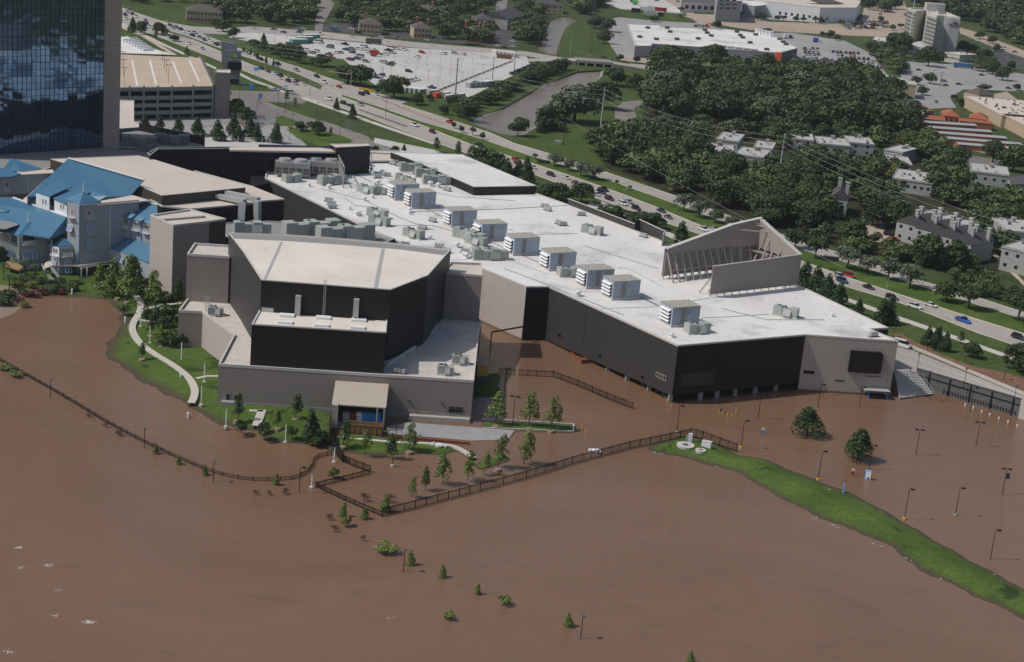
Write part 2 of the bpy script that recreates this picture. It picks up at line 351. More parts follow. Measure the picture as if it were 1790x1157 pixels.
# upland lawns near the parkway (greener than the far ground)
sheet('lawn', [(213,5),(300,30),(440,88),(560,128),(655,158),(760,190),(850,225),(960,262),(1130,330),(1400,420),(1800,545),(2000,600),(2000,760),(1790,690),(1555,590),(1390,560),(1200,470),(1000,400),(900,330),(640,250),(420,230),(400,140),(213,60)], 'grass', .03)
sheet('lawn', [(213,0),(330,0),(345,42),(520,64),(880,100),(1010,112),(1060,118),(1055,122),(1009,125),(950,148),(880,188),(813,213),(760,192),(655,158),(560,128),(440,88),(300,30)], 'grass', .025)
sheet('lawn', [(893,237),(915,236),(936,223),(970,198),(1010,170),(1052,134),(1090,118),(1330,132),(1250,200),(1180,220),(1130,330),(1060,300),(960,262)], 'grass', .02)
sheet('lawn', [(975,96),(982,78),(987,51),(1000,40),(1060,38),(1068,70),(1078,102)], 'grass', .02)
sheet('lawn', [(1080,17),(1190,25),(1215,40),(1150,38),(1090,28)], 'grass', .03)
sheet('lawn', [(1055,-5),(1090,-5),(1098,10),(1070,8)], 'grass', .03)
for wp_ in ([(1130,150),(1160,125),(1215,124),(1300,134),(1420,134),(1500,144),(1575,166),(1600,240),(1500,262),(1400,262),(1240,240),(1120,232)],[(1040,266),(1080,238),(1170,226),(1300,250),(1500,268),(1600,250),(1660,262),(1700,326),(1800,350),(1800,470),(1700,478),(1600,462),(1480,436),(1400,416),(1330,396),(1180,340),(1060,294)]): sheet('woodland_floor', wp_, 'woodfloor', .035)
# parkway: far carriageway, near carriageway
far_u = [(214,14),(249,27),(340,55),(418,85),(440,93),(520,117),(561,132),(612,151),(680,176),(748,197),(855,232),(896,250),(960,269),(1052,299),(1183,344),(1266,375),(1401,423),(1465,442),(1573,478),(1605,490),(1712,522),(1790,547),(2100,645)]
far_l = [(214,22),(249,36),(330,64),(418,96),(440,103),(515,127),(563,148),(598,166),(680,193),(735,212),(842,243),(920,270),(982,288),(1078,320),(1183,357),(1266,389),(1396,435),(1498,464),(1605,499),(1712,534),(1790,558),(2100,660)]
nr_u = [(214,22),(249,36),(335,69),(440,114),(502,134),(560,158),(598,170),(660,191),(724,214),(823,253),(880,270),(974,300),(1078,336),(1148,363),(1228,396),(1401,457),(1498,491),(1602,525),(1712,560),(1790,584),(2100,690)]
nr_l = [(214,42),(290,69),(386,107),(440,129),(504,155),(535,172),(575,182),(640,203),(708,230),(815,268),(864,285),(942,308),(1001,330),(1081,361),(1175,393),(1228,411),(1390,468),(1468,498),(1567,527),(1618,546),(1712,583),(1776,604),(2100,715)]
def ribbon(name, up, lo, mt, dz): return sheet(name, up+lo[::-1], mt, dz)
ribbon('road', far_u, far_l, 'road', .06)
ribbon('road', nr_u, nr_l, 'road', .065)
sheet('road', [(214,14),(330,52),(340,70),(335,75),(214,42)], 'road', .075)
sheet('road', [(560,131),(625,152),(712,178),(650,200),(598,190),(540,174),(505,155),(530,140)], 'road', .08)   # junction
def offset_strip(line, w_, name, mt, dz, up=True, shift=0.0):
    vs = PP(line); n = len(vs); a = []; b = []
    for i in range(n):
        t = (vs[min(i+1, n-1)]-vs[max(i-1, 0)]).normalized(); nn = Vector((-t.y, t.x, 0))*(1 if up else -1)
        a.append(vs[i]+nn*shift); b.append(vs[i]+nn*(shift+w_))
    g = MB()
    for i in range(n-1):
        q = [(v.x, v.y, GZ+dz) for v in (a[i], a[i+1], b[i+1], b[i])]
        g.add(q, [(0, 1, 2, 3) if not up else (0, 1, 2, 3)])
    return struct(name, g, M[mt])
def kerb(line, name='kerb', h=.14, w_=.35, up=True, shift=0.0, mt='kerb'):
    vs = PP(line); n = len(vs); g = MB()
    for i in range(n-1):
        d = (vs[i+1]-vs[i]).normalized(); nn = Vector((-d.y, d.x, 0))*(1 if up else -1)
        a = vs[i]+nn*shift; b = vs[i+1]+nn*shift
        g.obox((a.x, a.y, GZ-.05), b-a, nn*w_, (0, 0, h+.14))
    return struct(name, g, M[mt])
# gutters beside the median lawn
offset_strip(nr_u[6:], .9, 'road_gutter', 'road_edge', .085, up=False, shift=0)
offset_strip(nr_l[6:], .9, 'road_gutter', 'road_edge', .085, up=True)
offset_strip(far_l[8:], .5, 'road_gutter', 'road_edge', .085, up=True)
kerb(far_l[8:], up=False); kerb(far_u[:], up=True); kerb(nr_u[6:], up=True); kerb(nr_l[5:], up=False)
kerb(far_l[1:8], up=False); kerb(nr_u[2:6], up=True); kerb(nr_l[:5], up=False)
# median lawn strip proud of the road
ribbon('median_lawn', far_l[7:], nr_u[6:], 'grass_bright', .12)
ribbon('median_lawn', [(262,44)]+far_l[2:7], [(270,49)]+nr_u[2:6], 'grass', .12)
# lane dashes
def dashes(U_, L_, fr, name='lane_marking', dash=3.0, gap=9.0):
    a = PP(U_); b = PP(L_)
    def res(pl, n=400):
        d = [0]
        for i in range(1, len(pl)): d.append(d[-1]+(pl[i]-pl[i-1]).length)
        out = []
        for k in range(n+1):
            t = d[-1]*k/n; i = max(j for j in range(len(d)) if d[j] <= t+1e-6); i = min(i, len(pl)-2)
            u = (t-d[i])/max(d[i+1]-d[i], 1e-6); out.append(pl[i].lerp(pl[i+1], u))
        return out
    A = res(a); B = res(b); c = [A[i].lerp(B[i], fr) for i in range(len(A))]
    g = MB(); s = 0; k = 0; acc = 0
    L_ = [0]
    for i in range(1, len(c)): L_.append(L_[-1]+(c[i]-c[i-1]).length)
    t = 0
    def at(t):
        i = min(int(np.searchsorted(L_, t)), len(c)-1); i = max(i, 1); u = (t-L_[i-1])/max(L_[i]-L_[i-1], 1e-6); return c[i-1].lerp(c[i], u)
    while t+dash < L_[-1]:
        p, q = at(t), at(t+dash); d = (q-p).normalized(); n = Vector((-d.y, d.x, 0))*.09
        g.add([(v.x, v.y, GZ+.10) for v in (p-n, q-n, q+n, p+n)], [(0, 1, 2, 3)]); t += dash+gap
    o = struct(name, g, M['paint']); return o
dashes(far_u[8:], far_l[8:], .5); dashes(nr_u[6:], nr_l[6:], .42); dashes(far_u[:8], far_l[:8], .5)
# cross street (carried over the canal bridge)
st_u = [(330,46),(400,49),(440,46),(561,55),(708,72),(800,80),(920,90),(1009,105),(1100,111),(1215,121),(1312,130)]
st_l = [(330,58),(400,60),(440,57),(561,66),(708,82),(800,89),(920,98),(1009,113),(1100,119),(1215,128),(1312,137)]
ribbon('cross_street', st_u[:8], st_l[:8], 'road', .06); ribbon('cross_street', st_u[8:], st_l[8:], 'road', .06)
dashes(st_u[:8], st_l[:8], .5)
sheet('cross_street', [(281,36),(335,46),(335,58),(345,62),(300,50)], 'road', .09)
# driveways on the casino side
sheet('driveway', [(402,158),(470,160),(535,155),(575,176),(560,183),(470,178),(410,172)], 'asphalt', .07)
sheet('driveway', [(402,165),(440,170),(452,172),(478,183),(540,205),(600,222),(640,236),(655,250),(700,262),(640,264),(560,236),(500,220),(470,216),(440,235),(402,225)], 'asphalt', .072)
sheet('driveway', [(455,216),(500,220),(545,262),(440,262),(400,245),(430,232)], 'lot_grey', .07)
sheet('flooded_driveway', [(408,172),(450,172),(470,184),(490,200),(482,206),(462,214),(448,222),(440,236),(420,232),(404,200)], 'canalw', .09)
sheet('lawn', [(482,205),(492,202),(530,216),(512,220),(484,221)], 'grass_bright', .11)
sheet('lawn', [(500,226),(556,226),(600,238),(618,246),(604,254),(560,256),(520,242)], 'grass_bright', .11)
sheet('meadow', [(540,175),(600,200),(680,222),(716,232),(700,242),(648,240),(600,224),(548,200),(520,186)], 'grass_far', .10)
sheet('footpath', [(524,168),(540,172),(600,194),(680,222),(760,250),(758,253),(678,226),(598,198),(530,174)], 'path', .13)
sheet('footpath', [(402,118),(440,138),(500,160),(497,163),(440,142),(402,124)], 'path', .13)
sheet('footpath', [(213,40),(290,78),(378,118),(378,122),(290,82),(213,46)], 'path', .13)
sheet('service_road', [(655,241),(700,250),(760,262),(830,290),(920,330),(900,345),(800,300),(720,270),(650,262)], 'lot', .07)
sheet('service_road', [(213,50),(245,62),(300,96),(310,96),(255,62),(213,44)], 'road_edge', .07)
# footpath on the building side, mulch belt and ramp
sheet('footpath', [(1052,352),(1100,375),(1190,415),(1392,488),(1498,527),(1565,551),(1632,574),(1750,616),(1900,668),(1900,676),(1750,623),(1632,581),(1560,557),(1494,532),(1390,495),(1180,420),(1100,382),(1048,358)], 'path', .12)
sheet('footpath', [(1030,352),(1048,358),(1044,366),(1026,360)], 'path', .125)
sheet('mulch_bed', [(1555,583),(1575,583),(1600,598),(1650,622),(1700,640),(1760,652),(1800,665),(1800,690),(1700,655),(1600,612)], 'soil', .10)
rz = .05
sheet('ramp_road', [(1556,596),(1790,693),(2400,900),(2400,915),(1787,704),(1602,649),(1566,650),(1520,632),(1500,600)], 'road', rz)
g = MB(); 
for f_ in (.35,.68):
    a = P(1560,597).lerp(P(1566,640), f_); b = P(1790,693).lerp(P(1787,704), f_); n = Vector((.05, .1, 0))
    g.add([(a.x-.07, a.y-.07, GZ+.08), (b.x-.07, b.y-.07, GZ+.08), (b.x+.07, b.y+.07, GZ+.08), (a.x+.07, a.y+.07, GZ+.08)], [(0, 1, 2, 3)])
struct('lane_marking', g, M['paint'])
# paved areas
sheet('car_park', [(415,53),(574,69),(708,83),(861,93),(921,99),(927,117),(880,140),(818,171),(790,174),(712,153),(655,148),(640,138),(600,103),(540,98),(500,80),(440,73),(400,66)], 'lot', .05)
sheet('car_park', [(1215,24),(1300,28),(1345,38),(1430,40),(1505,40),(1510,14),(1560,8),(1585,30),(1582,66),(1480,62),(1310,52),(1225,38),(1195,28)], 'tan_lot', .05)
sheet('car_park', [(1290,21),(1432,33),(1432,38),(1380,37),(1290,29)], 'lot_grey', .09)
sheet('car_park', [(1330,58),(1382,57),(1476,71),(1524,94),(1551,131),(1471,133),(1425,128),(1364,120),(1330,110)], 'lot_grey', .05)
sheet('car_park', [(1583,107),(1667,112),(1800,131),(1800,160),(1685,156),(1660,170),(1672,188),(1624,190),(1600,176),(1575,160),(1575,130)], 'lot_grey', .05)
sheet('car_park', [(1663,82),(1745,88),(1800,103),(1800,122),(1720,112),(1663,106)], 'dark_asphalt', .052)
sheet('road', [(1677,48),(1700,54),(1790,88),(1850,112),(1850,122),(1790,101),(1740,84),(1678,58)], 'tan_lot', .06)
sheet('road', [(1555,0),(1580,2),(1588,20),(1570,30)], 'tan_lot', .062)
sheet('yard', [(1063,40),(1096,44),(1112,98),(1200,104),(1340,110),(1340,124),(1215,119),(1085,105),(1064,75)], 'lot_grey', .05)
sheet('yard', [(1075,98),(1110,99),(1340,116),(1340,126),(1215,119),(1085,106)], 'tan_lot', .055)
sheet('yard', [(1050,-6),(1190,-6),(1195,24),(1140,20),(1086,16),(1062,8)], 'lot', .05)
sheet('yard', [(1058,34),(1085,30),(1140,36),(1210,40),(1228,42),(1264,50),(1230,52),(1096,46),(1060,40)], 'lot_grey', .06)
sheet('access_road', [(1150,-6),(1186,-6),(1214,24),(1245,46),(1228,46),(1203,28),(1186,14)], 'tan_lot', .064)
sheet('car_park', [(563,42),(600,38),(660,50),(760,62),(860,76),(905,74),(905,84),(790,75),(640,60),(560,54)], 'dark_asphalt', .05)
sheet('car_park', [(858,78),(868,52),(884,20),(905,26),(900,60),(904,84)], 'dark_asphalt', .052)
sheet('lane', [(548,-5),(570,-5),(585,6),(574,26),(565,42),(563,56),(550,56),(552,34),(556,14)], 'asphalt', .055)
sheet('lane', [(870,-5),(888,-5),(884,20),(868,52),(858,50),(866,20)], 'asphalt', .055)
sheet('cul_de_sac', [(1075,190),(1090,178),(1128,174),(1128,182),(1108,188),(1110,196),(1114,212),(1120,236),(1096,236),(1074,214)], 'asphalt', .055)
sheet('lane', [(1496,383),(1508,386),(1540,400),(1572,412),(1576,424),(1552,430),(1524,424),(1512,408),(1494,392)], 'tan_lot', .055)
sheet('lane', [(1680,332),(1700,326),(1740,348),(1742,358),(1722,364),(1690,352)], 'tan_lot', .055)
sheet('lane', [(1640,300),(1700,326),(1690,345),(1660,345),(1630,330)], 'lot_grey', .054)
sheet('footpath', [(1732,443),(1738,440),(1790,492),(1790,500)], 'road_edge', .06)
sheet('yard', [(1655,230),(1665,218),(1690,232),(1790,270),(1790,280),(1690,262),(1655,250)], 'tan_lot', .05)
sheet('yard', [(1735,165),(1740,175),(1800,235),(1800,190),(1760,160)], 'tan_lot', .05)
sheet('grey_pond', [(1666,262),(1700,272),(1752,280),(1752,288),(1700,292),(1672,284)], 'canalw', .05)

# lawns and beds rising out of the flood: height grows with distance from the outline
def mound(name, pts, mt, h=1.0, ew=6.0, step=1.0, z=0.0, seed=0, lo=-.35, rough=.10, pixz=0.3):
    pl = [(q.x, q.y) for q in PP(pts, pixz)]
    xs = [p[0] for p in pl]; ys = [p[1] for p in pl]
    X = np.arange(min(xs)-2*step, max(xs)+2*step, step); Y = np.arange(min(ys)-2*step, max(ys)+2*step, step)
    gx, gy = np.meshgrid(X, Y); d = np.full(gx.shape, 1e9); ins = np.zeros(gx.shape, bool)
    n = len(pl)
    for i in range(n):
        ax, ay = pl[i]; bx, by = pl[(i+1) % n]; vx, vy = bx-ax, by-ay
        t = np.clip(((gx-ax)*vx+(gy-ay)*vy)/(vx*vx+vy*vy+1e-9), 0, 1)
        d = np.minimum(d, np.hypot(gx-ax-t*vx, gy-ay-t*vy))
        c = ((ay > gy) != (by > gy)) & (gx < (bx-ax)*(gy-ay)/(by-ay+1e-12)+ax); ins ^= c
    sd_ = np.where(ins, d, -d)
    rn = np.random.RandomState(seed)
    nz = sum(np.sin(gx*f+rn.rand()*6+gy*f2)*a for f, f2, a in ((.35, .2, 1), (.2, -.5, 1), (.9, .6, .5), (1.3, -1.1, .4)))*rough
    zz = z+np.clip(sd_/ew, -1, 1)*h*np.where(sd_ < 0, .6, 1)+nz*.35+.02
    g = MB(); idx = {}
    keep = sd_ > -2.2*step
    for j in range(gx.shape[0]):
        for i in range(gx.shape[1]):
            if keep[j, i]: idx[j, i] = len(g.v); g.v.append((gx[j, i], gy[j, i], max(zz[j, i], lo)))
    for j in range(gx.shape[0]-1):
        for i in range(gx.shape[1]-1):
            k = [(j, i), (j, i+1), (j+1, i+1), (j+1, i)]
            if all(q in idx for q in k): g.f.append(tuple(idx[q] for q in k)); g.m.append(0)
    me = g.mesh(name, M[mt], True); o = link(name, me); o['kind'] = 'structure'; return o
mound('riverside_lawn', [(-60,500),(60,512),(140,517),(190,523),(214,545),(208,572),(192,602),(190,627),(215,634),(238,656),(262,669),(300,690),(330,709),(345,717),(360,728),(388,739),(430,747),(456,753),(478,770),(520,774),(578,781),(588,765),(592,700),(440,640),(380,560),(330,500),(200,440),(-60,440)], 'grass_bright', h=.9, ew=9, seed=3)
mound('lawn_strip', [(574,786),(600,789),(640,791),(690,793),(740,791),(775,793),(803,786),(800,777),(760,772),(690,765),(640,757),(585,758)], 'grass_bright', h=.7, ew=3, seed=4)
mound('levee_lawn', [(1134,785),(1150,773),(1190,762),(1230,765),(1290,795),(1330,800),(1380,820),(1432,842),(1470,856),(1520,880),(1570,908),(1620,938),(1680,972),(1740,1004),(1800,1035),(1900,1090),(1900,1150),(1790,1083),(1740,1056),(1700,1040),(1650,1012),(1610,996),(1560,955),(1500,928),(1440,905),(1410,890),(1360,866),(1320,842),(1290,824),(1240,812),(1190,798)], 'grass_bright', h=1.6, ew=10, seed=5, pixz=.1)
mound('verge', [(843,735),(905,738),(1003,742),(1002,753),(990,755),(930,752),(843,746)], 'grass_bright', h=.5, ew=1.2, step=.6, seed=6)
mound('verge', [(850,800),(880,795),(892,800),(860,815),(838,822),(828,812)], 'grass_bright', h=.35, ew=1.5, step=.6, seed=7)
mound('verge', [(828,655),(872,650),(874,690),(828,694)], 'grass', h=.5, ew=2, step=1, seed=8)
# low lawn between the tower and the theatre
# footpaths on the lawn
def path_strip(name, line, wpx, mt='path', z=1.12):
    g = MB(); vs = [P(x, y, z) for x, y in line]; n = len(vs); w_ = wpx
    L_ = []; Rr = []
    for i in range(n):
        t = (vs[min(i+1, n-1)]-vs[max(i-1, 0)]).normalized(); nn = Vector((-t.y, t.x, 0))*w_/2
        L_.append(vs[i]+nn); Rr.append(vs[i]-nn)
    for i in range(n-1): g.add([L_[i], L_[i+1], Rr[i+1], Rr[i]], [(3, 2, 1, 0)]); 
    for i in range(n-1):
        for S in (L_, Rr): g.add([S[i], S[i+1], S[i+1]-Vector((0, 0, .5)), S[i]-Vector((0, 0, .5))], [(0, 1, 2, 3)])
    return struct(name, g, M[mt])
def smooth(pts, k=3):
    for _ in range(k):
        out = [pts[0]]
        for a, b in zip(pts, pts[1:]): out += [(a[0]*.75+b[0]*.25, a[1]*.75+b[1]*.25), (a[0]*.25+b[0]*.75, a[1]*.25+b[1]*.75)]
        pts = out+[pts[-1]]
    return pts
path_strip('footpath', smooth([(165,498),(205,506),(238,514),(248,530),(243,548),(233,562),(230,576),(243,598),(270,618),(305,638),(332,660),(341,678),(340,692),(334,704)]), 2.0)
path_strip('footpath', [(249,540),(285,533),(316,529)], 1.6)
path_strip('footpath', [(240,558),(262,561),(286,562)], 1.0)
path_strip('footpath', [(343,661),(362,657),(381,657)], 1.2)
path_strip('footpath', [(458,716),(448,744)], 2.2)
path_strip('footpath', [(436,717),(460,718)], 1.2)
path_strip('footpath', smooth([(590,762),(640,768),(700,773),(770,775),(800,780),(830,800)],2), 1.3, z=.75)
# sloping ramp down to the loading dock, with rust-stained kerb wall
g = MB(); a = [P(x, y, z) for x, y, z in ((715,738,1.2),(900,752,.35),(888,768,.02),(822,770,.05),(676,758,.3),(676,745,.8))]
g.add(a, [(0, 5, 4, 3, 2, 1)]); struct('loading_ramp', g, M['lot_grey'])
g = MB(); g.bar(P(676,763,.25), P(822,776,.25), .3, .9); w_ = solo('retaining_kerb', g, M['rust'], 'rust-stained low steel edge wall along the flooded loading ramp', 'wall')
g = MB(); g.bar(P(843,732,.4), P(1003,742,.4), .4, .5); g.bar(P(1003,742,.4), P(1002,753,.4), .4, .5); g.bar(P(843,748,.35), P(1000,754,.35), .3, .4)
struct('kerb', g, M['kerb'])
# ------------------------------------------------------------------ buildings
def bld(name, label, cat, x, y, z=0):
    p = P(x, y, z); return thing(name, label, cat, (p.x, p.y, z))
def wallname(m): return 'wall'
def block(parent, pts, zt, zb, wall, roof, parapet=0.0, wmap=None, cap='parapet', pw=.45, name='roof', ins=None):
    """pts: roof outline in picture points at height zt; parts: roof, one wall per side, one parapet per side"""
    top = [P(x, y, zt) for x, y in pts]
    a = sum(top[i].x*top[(i+1) % len(top)].y-top[(i+1) % len(top)].x*top[i].y for i in range(len(top)))
    order = list(range(len(top)))
    g = MB(); g.poly([(p.x, p.y, zt) for p in top]); part(name, g, M[roof], parent)
    for i in order:
        p, q = top[i], top[(i+1) % len(top)]
        d = (q-p); nn = Vector((-d.y, d.x, 0)).normalized()*(-1 if a > 0 else 1)   # outward
        g = MB(); zz = zt+parapet-.1 if parapet else zt-.02
        wm = (wmap or {}).get(i, wall)
        if wm is None: continue
        o = Vector((p.x, p.y, zb)); vs = [Vector((p.x, p.y, zb)), Vector((q.x, q.y, zb)), Vector((q.x, q.y, zz)), Vector((p.x, p.y, zz))]
        g.add(vs, [(0, 1, 2, 3) if a > 0 else (3, 2, 1, 0)])
        part('wall', g, M[wm], parent)
        if parapet:
            g = MB(); u = d.normalized()
            g.obox(Vector((p.x, p.y, zt-.02))+nn*.06, d, -nn*(pw+.06), (0, 0, parapet+.02+.003*i)); part('parapet', g, M[cap], parent)
    return top
def slab(parent, name, pts, mt, th=.35, label=None):     # pts: (x, y, z) picture points; a roof plane with thickness
    v = [P(*p) for p in pts]; g = MB()
    n = (v[1]-v[0]).cross(v[2]-v[0]).normalized()
    if n.z < 0: v = v[::-1]; n = -n
    k = len(v); g.add(v, [tuple(range(k))]); lo = [q-Vector((0, 0, th)) for q in v]
    g.add(lo, [tuple(range(k-1, -1, -1))])
    for i in range(k): g.add([lo[i], lo[(i+1) % k], v[(i+1) % k], v[i]], [(0, 1, 2, 3)])
    return part(name, g, M[mt], parent, label=label)
def fit(p0, p1, z):      # frame on a wall: origin, unit along, unit outward (towards the camera)
    a, b = P(*p0, z), P(*p1, z); u = (b-a).normalized(); n = Vector((u.y, -u.x, 0))
    if n.dot(CAM-a) < 0: n = -n
    return a, u, n
def wplane(a, u, n, x, y):   # point of the vertical wall plane seen at picture point
    d = Fv*F_PX + Rv*(x-895) - Uv*(y-578.5); t = (a-CAM).dot(n)/d.dot(n); return CAM+d*t
def pane(parent, name, fr, x0, y0, x1, y1, mt, proud=.06, th=.1, frame=None, grid=1, label=None):
    """a rectangle on wall frame fr between picture points (top-left, bottom-right)"""
    a, u, n = fr; p = wplane(a, u, n, x0, y0); q = wplane(a, u, n, x1, y1)
    su = (wplane(a, u, n, x1, y0)-p).dot(u); uu = u*su; zz = Vector((0, 0, p.z-q.z)); o = Vector((p.x, p.y, q.z))
    g = MB(); g.obox(o+n*(proud-th), uu, n*th, zz); w_ = part(name, g, M[mt], parent, label=label)
    if frame:
        g = MB(); t = .14
        for A, B in ((o, uu), (o+zz-Vector((0, 0, t)), uu)): g.obox(A+n*(proud+.004), B, n*.07, (0, 0, t))
        k = uu.normalized()*t
        for j in range(grid+1): g.obox(o+uu*(j/grid)-(k if j == grid else k*.5 if j else k*0)+n*(proud+.008), k, n*.075, zz)
        f = link('frame', g.mesh('frame', M[frame], False, parent.matrix_basis.translation), w_)
    return w_

# ---- main gaming hall: white roof raised on columns over the water
HZ = 17.0
hall = bld('casino_hall', 'huge low casino hall with white flat roof and black walls standing over the flood', 'building', 1172, 706)
HP = [(463,312),(625,392),(800,470),(843,471),(920,503),(960,503),(1185,606),(1408,587),(1465,591),(1570,598),(1521,577),(1553,575),(1402,503),(1159,423),(993,359),(922,334),(860,300),(700,264),(640,264),(470,285)]
block(hall, HP, HZ, 2.4, 'dark_wall', 'roof', .45, {2:'beige', 3:'beige', 4:'black_wall', 6:'black_wall', 7:'beige_lines', 8:'beige_lines', 9:'black_wall', 10:'black_wall'}, pw=.5)
def face_down(parent, p0, p1, z0, z1, mt, off=.0):
    a, b = P(*p0, HZ), P(*p1, HZ); g = MB(); g.add([(a.x, a.y, z0), (b.x, b.y, z0), (b.x, b.y, z1), (a.x, a.y, z1)], [(0, 1, 2, 3)]); return part('wall', g, M[mt], parent)
for i, mt in ((2,'beige'),(3,'beige'),(4,'black_wall'),(7,'beige_lines'),(8,'beige_lines')): face_down(hall, HP[i], HP[i+1], -1, 2.401, mt)
# underside and shaded undercroft
g = MB(); g.poly([(q.x, q.y, 2.42) for q in [P(*p, HZ) for p in HP]]); part('soffit', g, M['black_wall'], hall)
# black cladding strips hanging lower at the left end
a, b = P(960,503,HZ), P(1185,606,HZ)
g = MB(); g.add([(a.x, a.y, .3), (b.x, b.y, 2.35), (b.x, b.y, 2.41), (a.x, a.y, 2.41)], [(0, 1, 2, 3)]); part('wall', g, M['dark_wall'], hall)
g = MB()
for f_ in (.36,.372): pass
def col_at(x, y, w_=1.1):
    p = P(x, y, 0); g = MB(); g.obox((p.x-w_/2, p.y, -1), (w_, .25, 0), (-.25, w_, 0), (0, 0, 3.42)); part('column', g, M['plinth'], hall)
for x, y in ((1021,623),(1097,666),(1135,683),(1172,704),(1224,700),(1253,696),(1285,692),(1320,688),(1356,684),(1063,648)): col_at(x, y)
for (x0,y0,x1,y1) in ((1107,661,1126,678),(1145,682,1165,697)):
    for k in (0, 1):
        g = MB(); p, q = P(x0,y0,0), P(x1,y1,0); z0, z1 = (0.1, 2.4) if k else (2.4, .1)
        g.bar((p.x, p.y, z0), (q.x, q.y, z1), .22); part('brace', g, M['steel'], hall)
fl = fit((960,503),(1185,606),HZ); fr_ = fit((1185,606),(1408,587),HZ)
pane(hall, 'window', fl, 1147.5,649,1166,667.5,'brown_wall', .06, .1, 'steel', 4)
pane(hall, 'louvre_grille', fr_, 1191,654,1247,671,'brown_wall', .08, .1, None)
pane(hall, 'louvre_grille', fit((1408,587),(1465,591),HZ), 1405,647,1424,654,'black', .05, .1)
f2 = fit((1465,591),(1570,598),HZ)
pane(hall, 'slot_window', f2, 1460.5,664,1476,667,'black', .05, .1); pane(hall, 'slot_window', f2, 1512,656.5,1541,659.5,'black', .05, .1)
for x, y in ((977,582),(1048,619),(1122,656)): pane(hall, 'wall_lamp', fl, x, y, x+3, y+5, 'black', .5, .5)
for x in (1025,): pane(hall, 'cladding_joint', fl, x, 536, x+.6, 606, 'black', .03, .1)
# video screen and doorway canopy
scr = tag(link('video_screen', None, None, P(1510,630,8)), 'large black video screen on the beige corner wall of the hall', 'screen')
pane(scr, 'housing', f2, 1487,611.5,1541,652,'black', 1.0, 1.1); pane(scr, 'display', f2, 1490.5,614,1543,650,'led', 1.35, .5)
dr = bld('entrance_canopy', 'flat pale entrance canopy over dark glass doors at the hall corner', 'canopy', 1530, 692)
a, u, n = f2; p = wplane(a, u, n, 1508, 678); q = wplane(a, u, n, 1552, 677); d = (q-p); d.z = 0
g = MB(); g.obox(p+n*.1, d, n*3.4, (0, 0, .35)); part('canopy_roof', g, M['roof_patch'], dr)
g = MB(); g.obox(p+n*3.5-Vector((0, 0, .15)), d, n*.12, (0, 0, .6)); part('fascia', g, M['steel_dark'], dr)
for f_ in (.15,.3,.45,.6,.75):
    g = MB(); o = p+d*f_; g.obox((o.x+n.x*.1, o.y+n.y*.1, -.5), d*.13, n*.12, (0, 0, p.z+.4)); part('door_pane', g, M['glass_dark'], dr)
for f_ in (.12,.88):
    g = MB(); o = p+d*f_; g.obox((o.x+n.x*2.8, o.y+n.y*2.8, -.5), d.normalized()*.35, n*.35, (0, 0, p.z+.4)); part('post', g, M['blue'], dr)
# roof expansion joints, walk strips and patches
def strip_on(parent, name, pts, z, w_, mt, dz=.03, h=.06):
    for k, (p0, p1) in enumerate(zip(pts, pts[1:])):
        g = MB(); g.bar(P(*p0, z)+Vector((0, 0, dz)), P(*p1, z)+Vector((0, 0, dz)), w_, h); part(name, g, M[mt], parent)
strip_on(hall, 'roof_joint', [(720,370),(800,367),(870,366),(993,359)], HZ, .45, 'ac_dark')
strip_on(hall, 'roof_joint', [(672,394),(755,394),(833,415),(888,411),(1010,408)], HZ, .35, 'steel_dark')
strip_on(hall, 'roof_joint', [(612,300),(700,343),(760,372),(850,420),(945,460)], HZ, .4, 'steel_dark')
strip_on(hall, 'roof_joint', [(1120,520),(1150,534)], HZ, .5, 'ac_dark')
strip_on(hall, 'roof_joint', [(1046,540),(1150,536),(1240,521)], HZ, .5, 'roof_patch')
strip_on(hall, 'roof_joint', [(1226,556),(1290,553),(1345,549)], HZ, .3, 'steel_dark')
strip_on(hall, 'roof_joint', [(945,447),(1100,470),(1156,500)], HZ, .25, 'roof_patch')
strip_on(hall, 'roof_joint', [(790,455),(880,450),(960,480)], HZ, .3, 'roof_patch')
for q in ([(560,330),(640,352),(700,382),(760,404)],[(650,300),(720,330),(800,345),(900,352)],[(760,376),(830,398),(900,404)],[(880,470),(940,492),(1010,520),(1090,552)],[(1020,430),(1090,452),(1150,470)],[(1260,540),(1340,560),(1440,560)],[(600,345),(620,360),(680,366)],[(700,300),(760,318),(820,322)]):
    for a, b in zip(q, q[1:]): g = MB(); a, b = P(*a, HZ), P(*b, HZ); g.bar(a+Vector((0, 0, .3)), b+Vector((0, 0, .3)), .16); part('pipe_run', g, M['galv'], hall)
# dark raised back parapet of the hall
g = MB(); pts = [P(x, y, HZ) for x, y in ((993,359),(1110,404),(1117,403),(1159,423))]
for i in range(3):
    g = MB(); g.obox(pts[i], pts[i+1]-pts[i], (-.25, -.3, 0), (0, 0, 1.2+1.5*min(i+1, 2))); part('back_parapet', g, M['dark_wall'], hall)
    g = MB(); g.obox(pts[i]+Vector((-.1, -.1, 1.2+1.5*min(i+1, 2))), pts[i+1]-pts[i], (-.4, -.4, 0), (0, 0, .15)); part('parapet_cap', g, M['parapet'], hall)
g = MB(); g.obox(P(1156,430,HZ), P(1159,423,HZ)-P(1156,430,HZ), (.5, .2, 0), (0, 0, 4.4)); part('back_parapet', g, M['beige'], hall)

